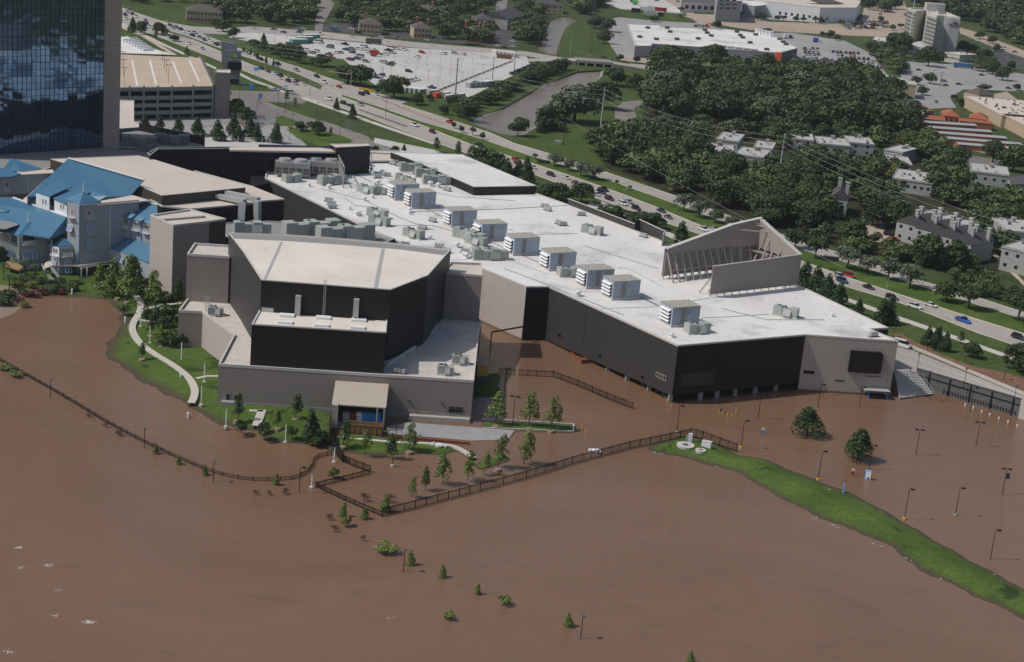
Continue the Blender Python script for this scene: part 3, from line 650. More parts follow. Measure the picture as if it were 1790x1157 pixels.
# ---- rooftop sign screen: U of tall taupe panels with braced steel frames
scn = bld('roof_screen', 'tall open-sided taupe panel enclosure with braced frames at the hall roof edge', 'screen wall', 1242, 518, HZ)
A_, K_, B_, C_, D_ = P(1162,434,27.2), P(1277,392,33), P(1330,380,35.2), P(1402,445,28), P(1247,466,27)
IZ = 25.6; cen = (A_+K_+B_+C_+D_)/5; cen.z = 0
def screen_wall(p, q, inner=True, face='taupe'):
    P0, Q0 = Vector((p.x, p.y, 0)), Vector((q.x, q.y, 0)); d = Q0-P0; L_ = d.length; u = d/L_; n = Vector((-u.y, u.x, 0)); n = n if n.dot(cen-P0) > 0 else -n
    def panel(nm, z0, off, th_, zt=None):
        o0, o1 = P0+n*off, Q0+n*off; v = [Vector((o0.x, o0.y, z0)), Vector((o1.x, o1.y, z0)), Vector((o1.x, o1.y, zt or q.z)), Vector((o0.x, o0.y, zt or p.z))]; w_ = [k+n*th_ for k in v]; g = MB()
        g.add(v+w_, [(0, 1, 2, 3), (7, 6, 5, 4), (0, 4, 5, 1), (1, 5, 6, 2), (2, 6, 7, 3), (3, 7, 4, 0)]); part(nm, g, M[face], scn)
    panel('outer_panel', HZ+.9, 0, .2)
    if inner: panel('inner_panel', IZ, 1.1, .2)
    g = MB(); g.bar(p+n*(.6 if inner else .1)+Vector((0, 0, .1)), q+n*(.6 if inner else .1)+Vector((0, 0, .1)), 1.5 if inner else .5, .2); part('coping', g, M['parapet'], scn)
    k = max(3, int(L_/3.0)); hb = IZ-HZ if inner else 9.2
    for i in range(k+1):
        o = P0+u*(L_*min(max(i/k, .012), .985))
        g = MB(); g.obox(Vector((o.x, o.y, HZ-.02))+n*.25, u*.25, n*(.3 if inner else .25), (0, 0, hb+.4)); part('stud', g, M['steel'], scn)
        if inner and L_ > 8: g = MB(); g.bar(Vector((o.x, o.y, HZ+.05))+n*5.4, Vector((o.x, o.y, IZ+.2))+n*1.3, .42); part('brace', g, M['screensteel'], scn)
        if not inner and i < 3: g = MB(); g.bar(Vector((o.x, o.y, HZ+.05))+n*(5.4-i), Vector((o.x, o.y, HZ+6.9))+n*.3, .32); part('brace', g, M['screensteel'], scn)
    for z in (HZ+3.6,) if inner else (HZ+4, HZ+8): g = MB(); g.bar(Vector((p.x, p.y, z))+n*(3.6 if inner else .4), Vector((q.x, q.y, z))+n*(3.6 if inner else .4), .3); part('girt', g, M['screensteel'], scn)
M['screensteel'] = flat('pale_brown_steel', (.36, .32, .29), .7)
screen_wall(A_, K_); screen_wall(K_, B_); screen_wall(B_, C_); screen_wall(D_, C_, False)
for a, b, z in ((K_.lerp(B_, .0), B_.lerp(C_, .3), 31.5), (K_.lerp(B_, .5), B_.lerp(C_, .12), 33.5), (B_.lerp(K_, .25), B_.lerp(C_, .34), 33), (K_.lerp(B_, .6), B_.lerp(C_, .5), 24.5), (K_.lerp(B_, .75), B_.lerp(C_, .6), 24.5)):
    g = MB(); g.bar(Vector((a.x, a.y, z)), Vector((b.x, b.y, z)), .4); part('top_tie', g, M['screensteel'], scn)
for t in (.32, .62, .88):
    a = B_.lerp(C_, t); n = (cen-Vector((a.x, a.y, 0))).normalized()*3; g = MB(); g.bar(Vector((a.x, a.y, a.z-1)), Vector((a.x, a.y, a.z-7))+n, .35); part('inner_strut', g, M['screensteel'], scn)

# ---- theatre: cream roof, black and grey walls
TZ = 31.0
th = bld('theatre', 'tall theatre block with cream roof, black front and curved grey side', 'building', 457, 560)
block(th, [(400,408),(425,440),(457,490),(683,507),(748,482),(788,437),(700,427),(600,418),(500,411)], TZ, 0, 'black_wall', 'roof_warm', .25, {0:'dark_wall', 1:'dark_wall', 4:'dark_wall', 3:'black_wall'}, pw=.3)
for q in (((490,423,),(495,423),(465,490),(460,489)), ((667,434),(673,435),(660,504),(653,503.5))):
    g = MB(); g.poly([P(x, y, TZ)+Vector((0, 0, .03)) for x, y in q]); part('roof_walkway', g, M['roof_patch'], th)
g = MB(); g.poly([P(x, y, TZ)+Vector((0, 0, .028)) for x, y in ((401,409),(500,412),(600,419),(700,428),(786,438),(775,446),(700,436),(600,428),(500,421),(408,417))]); part('roof_walkway', g, M['concrete_grey'], th)
ft = fit((457,490),(683,507),TZ)
for x0, y0, x1, y1 in ((517.5,515,527,553),(619,521,628.5,552)):
    pane(th, 'flue_duct', ft, x0, y0, x1, y1, 'galv', 1.6, 1.6)
for s in (-.25,.25):
    a, u, n = ft; p = wplane(a, u, n, 568.5, 500); g = MB(); q = p+u*s+n*.35; g.bar((q.x, q.y, 22.3), (q.x, q.y, TZ+1.8), .1); part('ladder_rail', g, M['galv'], th)
for k in range(20):
    a, u, n = ft; p = wplane(a, u, n, 568.5, 500); q = p+n*.35; g = MB(); g.bar((q.x-u.x*.3, q.y-u.y*.3, 22.8+k*.5), (q.x+u.x*.3, q.y+u.y*.3, 22.8+k*.5), .07); part('ladder_rung', g, M['galv'], th)
# stage house in front
MZ = 22.3
def at3(x, y, z): return P(x, y, z)
block(th, [(455,541),(440,568),(675,582.5),(677,557)], MZ, 10.9, 'black_wall', 'roof_warm', .35, pw=.35, name='stage_roof')
g = MB(); 
a, b = P(457,545,MZ), P(676,559,MZ); g.obox(a, b-a, (0, .3, 0), (0, 0, 1.2)); part('flashing', g, M['parapet'], th)
for x0, y0 in ((488,554),(552,558),(614,562),(485,566),(549,571),(612,575)):
    p = P(x0, y0, MZ); q = P(x0+26, y0+1.7, MZ); d = q-p; n = Vector((-d.y, d.x, 0)).normalized()
    g = MB(); g.obox(p+Vector((0, 0, .02)), d, n*2.2, (0, 0, .55)); part('skylight', g, M['white'], th)
# low service wing wrapping the theatre
LZ_ = 11.0
low = bld('service_wing', 'long low grey-sided service wing wrapping the theatre front', 'building', 383, 706)
top = block(low, [(312,546),(326,527),(400,500),(771,500),(842,565),(837,583),(828,669),(382,640),(409,588),(354,548)], LZ_, -.5, 'siding', 'roof_stained', .7, {8:'beige_lines', 9:'siding', 7:'beige_lines', 6:'siding'}, pw=.4)
a, b = P(828,669,LZ_), P(382,640,LZ_)
g = MB(); d = b-a; n = Vector((d.y, -d.x, 0)).normalized(); n = n if n.dot(CAM-a) > 0 else -n
g.obox(Vector((a.x, a.y, -.6)), d, n*.15, (0, 0, 1.9)); part('plinth', g, M['plinth'], low)
fw = fit((382,640),(828,669),LZ_)
pane(low, 'window', fw, 785,710,809.5,722,'glass_dark', .05, .1, 'steel_dark', 2)
pane(low, 'door', fw, 395,687,403,702,'ac_dark', .1, .1, 'steel', 1); pane(low, 'door', fw, 409,689,417,704,'ac_dark', .1, .1, 'steel', 1)
for x, y in ((713,698),(770,702)): pane(low, 'wall_lamp', fw, x, y, x+4, y+3, 'steel_dark', .6, .6)
g = MB(); p = wplane(*fw, 388, 706); g.obox(Vector((p.x, p.y, -.4)), fw[1]*4.2, fw[2]*1.8, (0, 0, 2.2)); part('landing', g, M['plinth'], low)
for k in range(9):
    p = wplane(*fw, 418+k*2.3, 712); g = MB(); g.obox(Vector((p.x, p.y, -.3))+fw[2]*.2, fw[1]*.36, fw[2]*1.5, (0, 0, 2.0-k*.18)); part('step', g, M['plinth'], low)
for k in range(14):      # handrail posts along the sloping access walk
    x = 714+k*7.6; p = wplane(*fw, x, 735); g = MB(); q = Vector((p.x, p.y, 1.6-k*.09))+fw[2]*1.2; g.bar(q, q+Vector((0, 0, 1.2)), .07); part('rail_post', g, M['galv'], low)
g = MB(); p = wplane(*fw, 714, 735); q = wplane(*fw, 820, 742); g.bar(Vector((p.x, p.y, 2.8))+fw[2]*1.2, Vector((q.x, q.y, 1.7))+fw[2]*1.2, .08); part('handrail', g, M['galv'], low)
g = MB(); g.obox(Vector((p.x, p.y, -.5)), (q.x-p.x, q.y-p.y, 0), fw[2]*1.5, (0, 0, 1.7)); part('access_walk', g, M['concrete'], low)
# the two taller siding blocks on it
block(low, [(327,447),(340,428),(400,432),(401,452)], 24.7, LZ_-.5, 'siding', 'roof_stained', .7, {2:None}, pw=.4)
block(low, [(771,478),(787,461),(842,463),(843,485)], 24.7, LZ_-.5, 'siding', 'roof_stained', .7, {}, pw=.4)
for a, b in (((676,640),(741,597)),((741,597),(766,566)),((770,567),(838,570))):
    g = MB(); g.bar(P(*a, LZ_)+Vector((0, 0, .35)), P(*b, LZ_)+Vector((0, 0, .3)), .35, .7); part('upstand', g, M['parapet'], low)
# low roof clutter handled with the equipment below

# ---- beige lift tower in front of the blue-roofed restaurant
bt = bld('beige_tower', 'plain square beige tower between the blue roofs and the grey wing', 'tower', 298, 529)
block(bt, [(263,378),(303,396),(366,389),(395,385),(332,368)], 24.7, 0, 'beige', 'roof_tan', .6, {1:'taupe', 2:'brown_wall'}, pw=.5)
strip_on(bt, 'roof_beam', [(280,386),(358,380)], 24.7, .8, 'roof_patch', .3, .6)
# ---- ballroom: tan roof
bl = bld('ballroom', 'long building with plain tan roof and dark fascia behind the blue gable', 'building', 283, 355, 4)
block(bl, [(88,278),(241,272),(262,277),(429,328),(283,342),(251,328)], 24.0, 19.0, 'brown_wall', 'roof_tan', .12, pw=.3)
block(bl, [(262,350),(429,331),(470,350),(444,357),(333,367),(283,362)], 20.6, 4, 'black_wall', 'roof_tan', .5, pw=.4, name='lower_roof')
block(bl, [(340,300),(440,327),(497,350),(457,353),(420,338)], 21.8, 4, 'black_wall', 'roof_tan', .5, pw=.4, name='lower_roof')
def duct(pts, w_, h, par, mt='galv', label=None, nm='duct'):
    for a, b in zip(pts, pts[1:]):
        g = MB(); g.bar(P(*a), P(*b), w_, h); part(nm, g, M[mt], par)
dk = bld('roof_ducts', 'pair of big silver ventilation ducts dropping off the tan roof', 'ducts', 420, 355, 20)
duct([(374,341,22.0),(428,352,22.0)], 2.2, 1.5, dk); duct([(424,353,22.0),(421,392,14.5)], 2.4, 1.5, dk)
duct([(396,337,23.0),(452,349,23.0)], 2.2, 1.5, dk); duct([(450,351,23.0),(450,388,15.5)], 2.4, 1.5, dk)
# ---- roof area behind the theatre, seen between walls
mid = bld('link_building', 'cream-roofed link building between ballroom and hall with grey rooftop plant', 'building', 500, 400, 4)
block(mid, [(380,392),(470,388),(560,392),(640,402),(690,418),(640,440),(500,430),(395,415)], 17.6, 0, 'brown_wall', 'concrete_grey', .4, pw=.3)
# ---- black back block and cooling-tower yard
bb = bld('black_back_block', 'black windowless block with white canopy edge behind the tan roof', 'building', 400, 300, 4)
block(bb, [(262,272),(276,261),(400,260),(455,261.5),(458,259),(400,257),(276,258),(258,268)], 25.5, 4, 'black_wall', 'black_wall', .2, pw=.2)
block(bb, [(401,262),(590,265),(592,262),(560,258),(401,257)], 26.3, 25.6, 'parapet', 'roof_tan', 0, name='canopy')
block(bb, [(452,262),(590,264),(592,256),(452,252)], 25.5, 17.2, 'black_wall', 'black_wall', 0, name='back_wall_cap')
block(bb, [(577,252),(640,251),(648,255),(588,258)], 28.0, 17.2, 'black_wall', 'roof_tan', .2, pw=.3, name='box_roof')
block(bb, [(645,268),(735,271),(760,282),(648,283)], 17.6, 4, 'dark_wall', 'roof_tan', .6, name='lower_roof')
block(bb, [(436,285),(470,280),(469,320),(440,326)], 16.6, 4, 'black_wall', 'black_wall', 0)
nb = bld('white_roof_annexe', 'annexe with clean white roof and black fascia at the hall back', 'building', 829, 333, 4)
block(nb, [(683,266),(807,270),(938,325),(829,327),(733,285)], 20.2, 4, 'black_wall', 'roof', .15, pw=.4)
# ---- podium roof by the glass tower, plant yard
pod = bld('tower_podium', 'grey flat podium roof at the foot of the glass tower', 'building', 100, 300, 4)
block(pod, [(-120,268),(0,262),(215,250),(262,262),(288,288),(100,290),(60,306),(-120,312)], 16.0, 4, 'siding', 'concrete_grey', .5, pw=.4)
block(pod, [(212,232),(262,226),(357,240),(357,258),(290,262),(268,262)], 16.5, 4, 'black_wall', 'concrete_grey', 0, name='plant_roof')
for a, b in (((243,216),(357,241)),((357,241),(357,258))):
    g = MB(); p, q = P(*a, 19.5), P(*b, 19.5); g.obox((p.x, p.y, 16.4), (q.x-p.x, q.y-p.y, 0), (.2, .3, 0), (0, 0, 3.4)); part('plant_screen', g, M['black_wall'], pod)
block(pod, [(205,175),(234,176),(234,214),(262,222),(205,226)], 17.0, 4, 'siding', 'roof_tan', .3, pw=.3, name='side_roof')

# ---- glass hotel tower
tw = bld('glass_hotel_tower', 'very tall dark glass hotel tower with beige end wall, cut by the left edge', 'tower', 180, 258, 16)
a, b = P(179.5,258,16), P(0,270.5,16); u = (a-b).normalized(); wdt = 4.6
L_tot = (a-b).length*1.32; n = Vector((u.y, -u.x, 0)); n = n if n.dot(CAM-a) > 0 else -n
TOPZ = 112.0
g = MB(); g.obox(Vector((a.x, a.y, 4))-u*L_tot-n*.35, u*L_tot, -n*34, (0, 0, TOPZ-4)); part('core', g, M['black_wall'], tw)
e = P(208.3,261,16); d = e-a; d.z = 0
g = MB(); g.obox(Vector((a.x, a.y, 4)), d, -n*34, (0, 0, TOPZ-4)); 
M['tower_pier'] = mat('banded_beige_pier', (.42, .35, .315), .8, .2, var=.05, scale=.1, lines=[('z', 1.6, .12, .8), ('z', 4.1, .1, .88)])
part('end_pier', g, M['tower_pier'], tw)
def glassmat():
    m = bpy.data.materials.new('dark_mirror_glass'); m.use_nodes = True; N = m.node_tree.nodes; L = m.node_tree.links; b_ = N['Principled BSDF']
    b_.inputs['Metallic'].default_value = .85; b_.inputs['Roughness'].default_value = .03
    oi = N.new('ShaderNodeObjectInfo'); r = N.new('ShaderNodeValToRGB'); r.color_ramp.elements[0].color = (.10, .18, .30, 1); r.color_ramp.elements[1].color = (.14, .235, .37, 1)
    L.new(oi.outputs['Random'], r.inputs[0]); L.new(r.outputs[0], b_.inputs['Base Color'])
    return m
M['mirror'] = glassmat()
gm = MB(); cols, rows = 15, 20; pw_, ph = L_tot/cols, (TOPZ-10)/rows
rr = random.Random(5)
for j in range(rows):
    zc = 10+ph*(j+.5)
    if zc > 86: continue
    for i in range(cols):
        c = Vector((a.x, a.y, 0))-u*(pw_*(i+.5))+Vector((0, 0, zc))-n*.12
        g = MB(); tx, tz = rr.gauss(0, .004), rr.gauss(0, .006)
        vs = []
        for sx, sz in ((-1, -1), (1, -1), (1, 1), (-1, 1)):
            vs.append(c+u*(sx*pw_*.485)+Vector((0, 0, sz*ph*.485))+n*(sx*pw_*.5*tx+sz*ph*.5*tz))
        ff = (0, 1, 2, 3) if (vs[1]-vs[0]).cross(vs[2]-vs[0]).dot(n) > 0 else (3, 2, 1, 0)
        g.add(vs, [ff]); g.add([v-n*.08 for v in vs], [ff[::-1]])
        part('glass_pane', g, M['mirror'], tw)
for i in range(cols*2+1):
    p = a-u*(L_tot*i/(cols*2)); gm.obox(Vector((p.x, p.y, 6))-n*.02, u*.09, n*.10, (0, 0, TOPZ-6))
for j in range(rows*2+1):
    z = 10+(TOPZ-10)*j/(rows*2); gm.obox(Vector((a.x, a.y, z))-n*.03, -u*L_tot, n*.08, (0, 0, .09))
o = part('mullion_grid', gm, M['black'], tw); stuff(o)

# ---- multi-storey car park
gr = bld('parking_garage', 'four-level concrete parking garage with tan roof deck and beige stair tower', 'garage', 300, 215, 4)
GT = 19.0
M['deck'] = mat('tan_parking_deck', (.52, .42, .32), .85, .2, var=.06, scale=.08, col2=(.46, .37, .28))
corn = [P(x, y, GT) for x, y in ((150,157),(300,155.5),(374,154),(349,101),(214,95),(150,93))]
g = MB(); g.prism([Vector((c.x, c.y, GT)) for c in corn], GT-.9); part('roof_deck', g, M['deck'], gr)
for lv in (4.0, 7.6, 11.2, 14.8):
    g = MB(); g.prism([Vector((c.x, c.y, lv)) for c in corn], lv-.9); part('floor_slab', g, M['concrete_grey'], gr)
for lv in (7.6, 11.2, 14.8, 19.0):
    for i, j in ((0, 1), (1, 2), (2, 3)):
        p, q = corn[i], corn[j]; d = q-p; n_ = Vector((d.y, -d.x, 0)).normalized()
        g = MB(); g.obox(Vector((p.x, p.y, lv-.9))+n_*.05, d, -n_*.25, (0, 0, 1.9)); part('spandrel', g, M['plinth'], gr)
for f_ in [k/6 for k in range(7)]:
    p = corn[0].lerp(corn[1], f_) if f_ < 1.01 else None; d = (corn[1]-corn[0]).normalized(); n_ = Vector((d.y, -d.x, 0))
    g = MB(); g.obox(Vector((p.x, p.y, 3))-d*.3+n_*.4, d*.8, -n_*.9, (0, 0, GT-1.2)); part('pier', g, M['plinth'], gr)
for f_ in (.5, .97):
    p = corn[1].lerp(corn[2], f_); d = (corn[2]-corn[1]).normalized(); n_ = Vector((d.y, -d.x, 0))
    g = MB(); g.obox(Vector((p.x, p.y, 3))-d*.3+n_*.4, d*.8, -n_*.9, (0, 0, GT-1.2)); part('pier', g, M['plinth'], gr)
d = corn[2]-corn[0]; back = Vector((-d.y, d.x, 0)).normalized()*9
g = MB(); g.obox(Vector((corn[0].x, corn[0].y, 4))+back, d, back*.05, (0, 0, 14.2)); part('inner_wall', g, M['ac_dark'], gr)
for x0, y0, x1, y1 in ((231,105,240,150),(262,105,273,148),(302,107,317,146),(331,105,348,142)):
    g = MB(); g.bar(P(x0, y0, GT)+Vector((0, 0, .03)), P(x1, y1, GT)+Vector((0, 0, .03)), .9, .04); part('bay_marking', g, M['paint'], gr)
for k in range(22):
    p = P(220, 98, GT).lerp(P(345, 104, GT), k/21); g = MB(); g.obox(p+Vector((0, 0, .01)), (.15, 0, 0), (-.8, -4, 0), (0, 0, .03)); part('bay_marking', g, M['paint'], gr)
for k in range(9):
    p = P(349,101,GT).lerp(P(374,154,GT), .15+k*.09); g = MB(); g.obox(p, (.9, 0, 0), (0, .9, 0), (0, 0, 1.9)); part('bollard_block', g, M['plinth'], gr)
block(gr, [(378,122),(402,122),(403,128),(377,127)], 26.5, 4, 'taupe', 'roof_tan', .3, pw=.25, name='stair_roof')
# building behind the garage with white roof and ducts
wb = bld('white_roof_kitchen_block', 'low white-roofed building with white duct runs behind the garage', 'building', 260, 96, 4)
block(wb, [(150,66),(222,64),(262,84),(306,97),(214,94),(150,93)], 11, 4, 'dark_wall', 'roof', .4, pw=.4)
for k in range(8):
    x0, y0 = 214+k*5, 72+k*2.4; g = MB(); g.bar(P(x0, y0, 11)+Vector((0, 0, .8)), P(x0+26-k, y0-3+k*.3, 11)+Vector((0, 0, .8)), 1.1); part('duct', g, M['white'], wb)
# ---- pylon sign
py = bld('casino_pylon_sign', 'slanted grey panel sign pylon with colourful emblem and black screen beside parkway', 'sign', 402, 146)
fp = fit((386,146),(422,149),GZ)
def wp(x, y): return wplane(*fp, x, y)
g = MB(); 
def slabq(pts, off, th_, mt, nm):
    v = [wp(*p)+fp[2]*off for p in pts]; g = MB(); k = len(v); bk = [q-fp[2]*th_ for q in v]
    n0 = (v[1]-v[0]).cross(v[2]-v[0])
    if n0.dot(fp[2]) < 0: v = v[::-1]; bk = bk[::-1]
    g.add(v, [tuple(range(k))]); g.add(bk, [tuple(range(k-1, -1, -1))])
    for i in range(k): g.add([v[i], bk[i], bk[(i+1) % k], v[(i+1) % k]], [(0, 1, 2, 3)])
    return part(nm, g, M[mt] if isinstance(mt, str) else mt, py)
M['pylon'] = mat('grey_stone_panels', (.21, .225, .25), .6, .4, var=.15, scale=.15, lines=[('z', 2.2, .06, .7)])
slabq([(386,72),(414,76),(412,148),(390,148)], 0, 2.2, 'pylon', 'pylon_slab')
slabq([(399,87),(422,89),(418,148),(401,148)], .8, 2.0, 'pylon', 'pylon_wing')
slabq([(398,108),(423,108.5),(423,122),(399,121)], 1.4, .5, 'led', 'screen'); slabq([(402,138),(418,138),(417,146),(402,146)], .95, .3, 'black', 'base_panel')
lg = {'green': (.16, .40, .05), 'gold': (.60, .42, .05), 'blue': (.03, .18, .55), 'cream': (.6, .6, .5)}
LGM = {k: flat('emblem_'+k, v) for k, v in lg.items()}
for cx, cy, rx_, ry, c in ((406,96.5,5.2,2.6,'green'),(411.5,97.5,4.6,2.8,'gold'),(415.5,95.5,2.2,2.6,'blue'),(404.5,99.5,3,1.5,'blue'),(409,95,2.2,1.5,'gold'),(412,99,2.6,1.5,'green')):
    pts = [(cx+rx_*math.cos(t), cy+ry*math.sin(t)*(1 if math.sin(t) > 0 else .7)) for t in [k*math.pi/5 for k in range(10)]]
    slabq(pts, 1.0+.03*rx_, .15, LGM[c], 'emblem')
for k in range(9): slabq([(400+k*2.3,103),(401.5+k*2.3,103.1),(401.4+k*2.3,104.8),(400+k*2.3,104.7)], .95, .1, LGM['cream'], 'emblem_letter')
# ------------------------------------------------------------------ blue-roofed restaurant complex
bh = bld('blue_roof_restaurant', 'pale timber-sided restaurant building with blue metal gable roofs and dormers', 'building', 139, 480, 1)
def wallq(parent, p0, p1, zt, zb, mt, thick=.3, label=None, zt2=None):
    a, b = P(*p0, zt), P(*p1, zt if zt2 is None else zt2); d = b-a; n = Vector((d.y, -d.x, 0)).normalized(); n = n if n.dot(CAM-a) > 0 else -n
    v = [Vector((a.x, a.y, zb)), Vector((b.x, b.y, zb)), b, a]; bk = [q-n*thick for q in v]; g = MB()
    f = (0, 1, 2, 3) if (v[1]-v[0]).cross(v[2]-v[0]).dot(n) > 0 else (3, 2, 1, 0)
    g.add(v, [f]); g.add(bk, [f[::-1]])
    for i in range(4): g.add([v[i], bk[i], bk[(i+1) % 4], v[(i+1) % 4]], [(0, 1, 2, 3)])
    return part('wall', g, M[mt], parent)
def bahama(parent, fr, x0, y0, x1, y1, k=3):     # window with a propped blue louvred shutter
    w_ = pane(parent, 'window', fr, x0, y0, x1, y1, 'glass_dark', .05, .1, 'white', 1)
    a, u, n = fr; p = wplane(a, u, n, x0, y0); q = wplane(a, u, n, x1, y1); W_ = (q-p).dot(u); H_ = p.z-q.z
    dn = (Vector((0, 0, -1))*H_+n*H_*.45)
    g = MB(); 
    for i in range(k+1): g.bar(p+u*(W_*i/k)+n*.1, p+u*(W_*i/k)+n*.1+dn, .16, .12)
    g.bar(p+n*.1, p+n*.1+u*W_, .16, .12); g.bar(p+n*.1+dn, p+n*.1+dn+u*W_, .16, .12)
    o = part('shutter_frame', g, M['white'], parent)
    g = MB(); g.obox(p+n*.08, u*W_, dn, n*.04-Vector((0, 0, .01))); s = link('shutter', g.mesh('shutter', M['shutter'], False, parent.matrix_basis.translation), o)
def balc_win(parent, fr, x0, y0, x1, y1):
    pane(parent, 'shutter', fr, x0-2.2, y0, x0, y1, 'pink', .08, .1); pane(parent, 'shutter', fr, x1, y0, x1+2.2, y1, 'pink', .08, .1)
    pane(parent, 'window', fr, x0, y0, x1, y1, 'glass_dark', .06, .1, 'white', 2)
    railing(parent, fr, x0-3, y1-.5, x1+3, y1+6)
def railing(parent, fr, x0, y0, x1, y1, out=1.0):
    a, u, n = fr; p = wplane(a, u, n, x0, y0); q = wplane(a, u, n, x1, y1); W_ = (q-p).dot(u); H_ = min(p.z-q.z, 1.2)
    g = MB(); b = Vector((p.x, p.y, p.z-H_))
    g.obox(b-Vector((0, 0, .2)), u*W_, n*out, (0, 0, .2))
    for z in (0, H_-.1): g.obox(b+n*out+Vector((0, 0, z)), u*W_, n*.1, (0, 0, .1))
    m_ = max(2, int(abs(W_)/.35))
    for i in range(m_+1): g.obox(b+n*out+u*(W_*i/m_*.98), u.normalized()*.09, n*.08, (0, 0, H_))
    part('balcony', g, M['white'], parent)
# tall corner tower
wallq(bh, (118,353), (139.5,358), 24, 1, 'bluegrey'); wallq(bh, (139.5,358), (243,349), 24, 1, 'bluegrey')
ftw = fit((139.5,358),(243,349),24); ftl = fit((118,353),(139.5,358),24)
g = MB(); p = P(139.5,358,24); g.obox(Vector((p.x-.15, p.y-.25, 1)), (.35, 0, 0), (0, .3, 0), (0, 0, 22.7)); part('corner_trim', g, M['shutter'], bh)
g = MB(); p = wplane(*ftw, 192, 354); g.obox(Vector((p.x, p.y, 4))+ftw[2]*.02, ftw[1]*.25, ftw[2]*.2, (0, 0, 19.5)); part('downpipe', g, M['white'], bh)
def pyramid(parent, ap, ev, mt='bluemetal', zt=0, ze=0, spike=None):
    A = P(*ap, zt); E = [P(*e, ze) for e in ev]
    # complete the fourth eave corner behind
    E4 = E[0]+E[2]-E[1]; E.append(E4); c = (E[0]+E[2])/2; A = Vector((c.x, c.y, zt))
    for i in range(4):
        g = MB(); v = [E[i], E[(i+1) % 4], A]; n = (v[1]-v[0]).cross(v[2]-v[0]); f = (0, 1, 2) if n.z > 0 else (2, 1, 0); g.add(v, [f]); part('roof', g, M[mt], parent)
    g = MB(); g.add([e-Vector((0, 0, .3)) for e in E], [(0, 1, 2, 3)]); 
    for i in range(4): g.add([E[i]-Vector((0, 0, .3)), E[(i+1) % 4]-Vector((0, 0, .3)), E[(i+1) % 4]+Vector((0, 0, .01)), E[i]+Vector((0, 0, .01))], [(0, 1, 2, 3)])
    part('eaves', g, M['shutter'], parent)
    if spike: g = MB(); g.tube(A, A+Vector((0, 0, spike)), .22, .06); part('finial', g, M['white'], parent)
pyramid(bh, (143,341), [(114,347),(138.5,357),(177,352)], zt=26.8, ze=24.1, spike=3.6)
balc_win(bh, ftw, 152,367.5,159,376); balc_win(bh, ftl, 124,366,128.5,375)
bahama(bh, ftw, 151,393.5,160.5,407); bahama(bh, ftw, 151,420,160.5,433); bahama(bh, ftl, 119.5,392,128,404)
# great gable roof and dormers
slab(bh, 'roof', [(120,276,27),(252,314,27),(227.5,342,20.5),(185,345,20.5),(49,343,20.5)], 'bluemetal')
g = MB(); g.bar(P(120,276,27.1), P(252,314,27.1), .5, .4); part('ridge_cap', g, M['white'], bh)
for a, b, c, d in (((102.7,316.7),(126.7,325),(85,344),(61,336.5)), ((140,327),(158.7,335),(115.5,355),(93,346)), ((150,331),(188,342),(170,352),(135,345))):
    slab(bh, 'dormer_roof', [(*a,24.2),(*b,24.2),(*c,22.2),(*d,22.2)], 'bluemetal', .25)
wallq(bh, (63,338), (86,345), 22.1, 17.5, 'white'); wallq(bh, (95,347), (117,355), 22.0, 17.5, 'white')
for fr2, xs in ((fit((63,338),(86,345),22.1), (74,79)), (fit((95,347),(117,355),22.0), (105.5,110))):
    for x in xs: pane(bh, 'window', fr2, x, 347+(x-74)*.28, x+2.2, 357+(x-74)*.28, 'glass_dark', .05, .1, 'white', 1)
# terrace in front of the dormers
slab(bh, 'terrace', [(46,343,17.6),(64,348,17.6),(118,372,17.6),(118,378.5,17.6),(40,349,17.6)], 'roof_tan', .4)
slab(bh, 'roof', [(-40,350,17.4),(23,345,17.4),(118,378.5,17.4),(118,404,13.5),(87,416,12.8),(-40,398,12.8)], 'bluemetal')
slab(bh, 'roof', [(-40,377,14.2),(14,369,16.6),(31,350,17.6),(0,344,17.6),(-40,350,17.4)], 'bluemetal', .2)
g = MB(); g.bar(P(23,345,17.6), P(118,378.5,17.6), .6, .4); part('ridge_cap', g, M['white'], bh)
slab(bh, 'flat_roof', [(-40,378,14.6),(0,382,14.6),(34,392,14.6),(10,400,14.6),(-40,395,14.6)], 'concrete_grey', .3)
# back-left wing
wallq(bh, (-40,308), (94,302), 22, 15, 'bluegrey'); wallq(bh, (-40,345),(20,345),17.3,16,'bluegrey')
slab(bh, 'roof', [(-40,292,22.2),(0,293,22.2),(37,303.5,22.2),(20,309,22.0),(-40,309,22.0)], 'bluemetal', .3)
slab(bh, 'roof', [(20,276,25),(72,294,22.5),(40,300,22.2),(4,297,22.2)], 'bluemetal', .3)
slab(bh, 'flat_roof', [(30,300,22.1),(92,296,22.1),(95,302,22.0),(38,305,22.0)], 'roof_tan', .3)
balc_win(bh, fit((-40,308),(94,302),22), 8.5,318,14.5,327)
fl2 = fit((-40,308),(94,302),22); g = MB(); p = wplane(*fl2, 48, 306); g.obox(Vector((p.x, p.y, 15)), fl2[1]*.2, fl2[2]*.15, (0, 0, 6.6)); part('downpipe', g, M['white'], bh)
wallq(bh, (94,302), (49,343), 20.4, 15, 'bluegrey')
slab(bh, 'flat_roof', [(165,353,23.6),(232,341,23.6),(262,350,23.6),(243,352,23.6),(170,358,23.6)], 'roof_tan', .4)
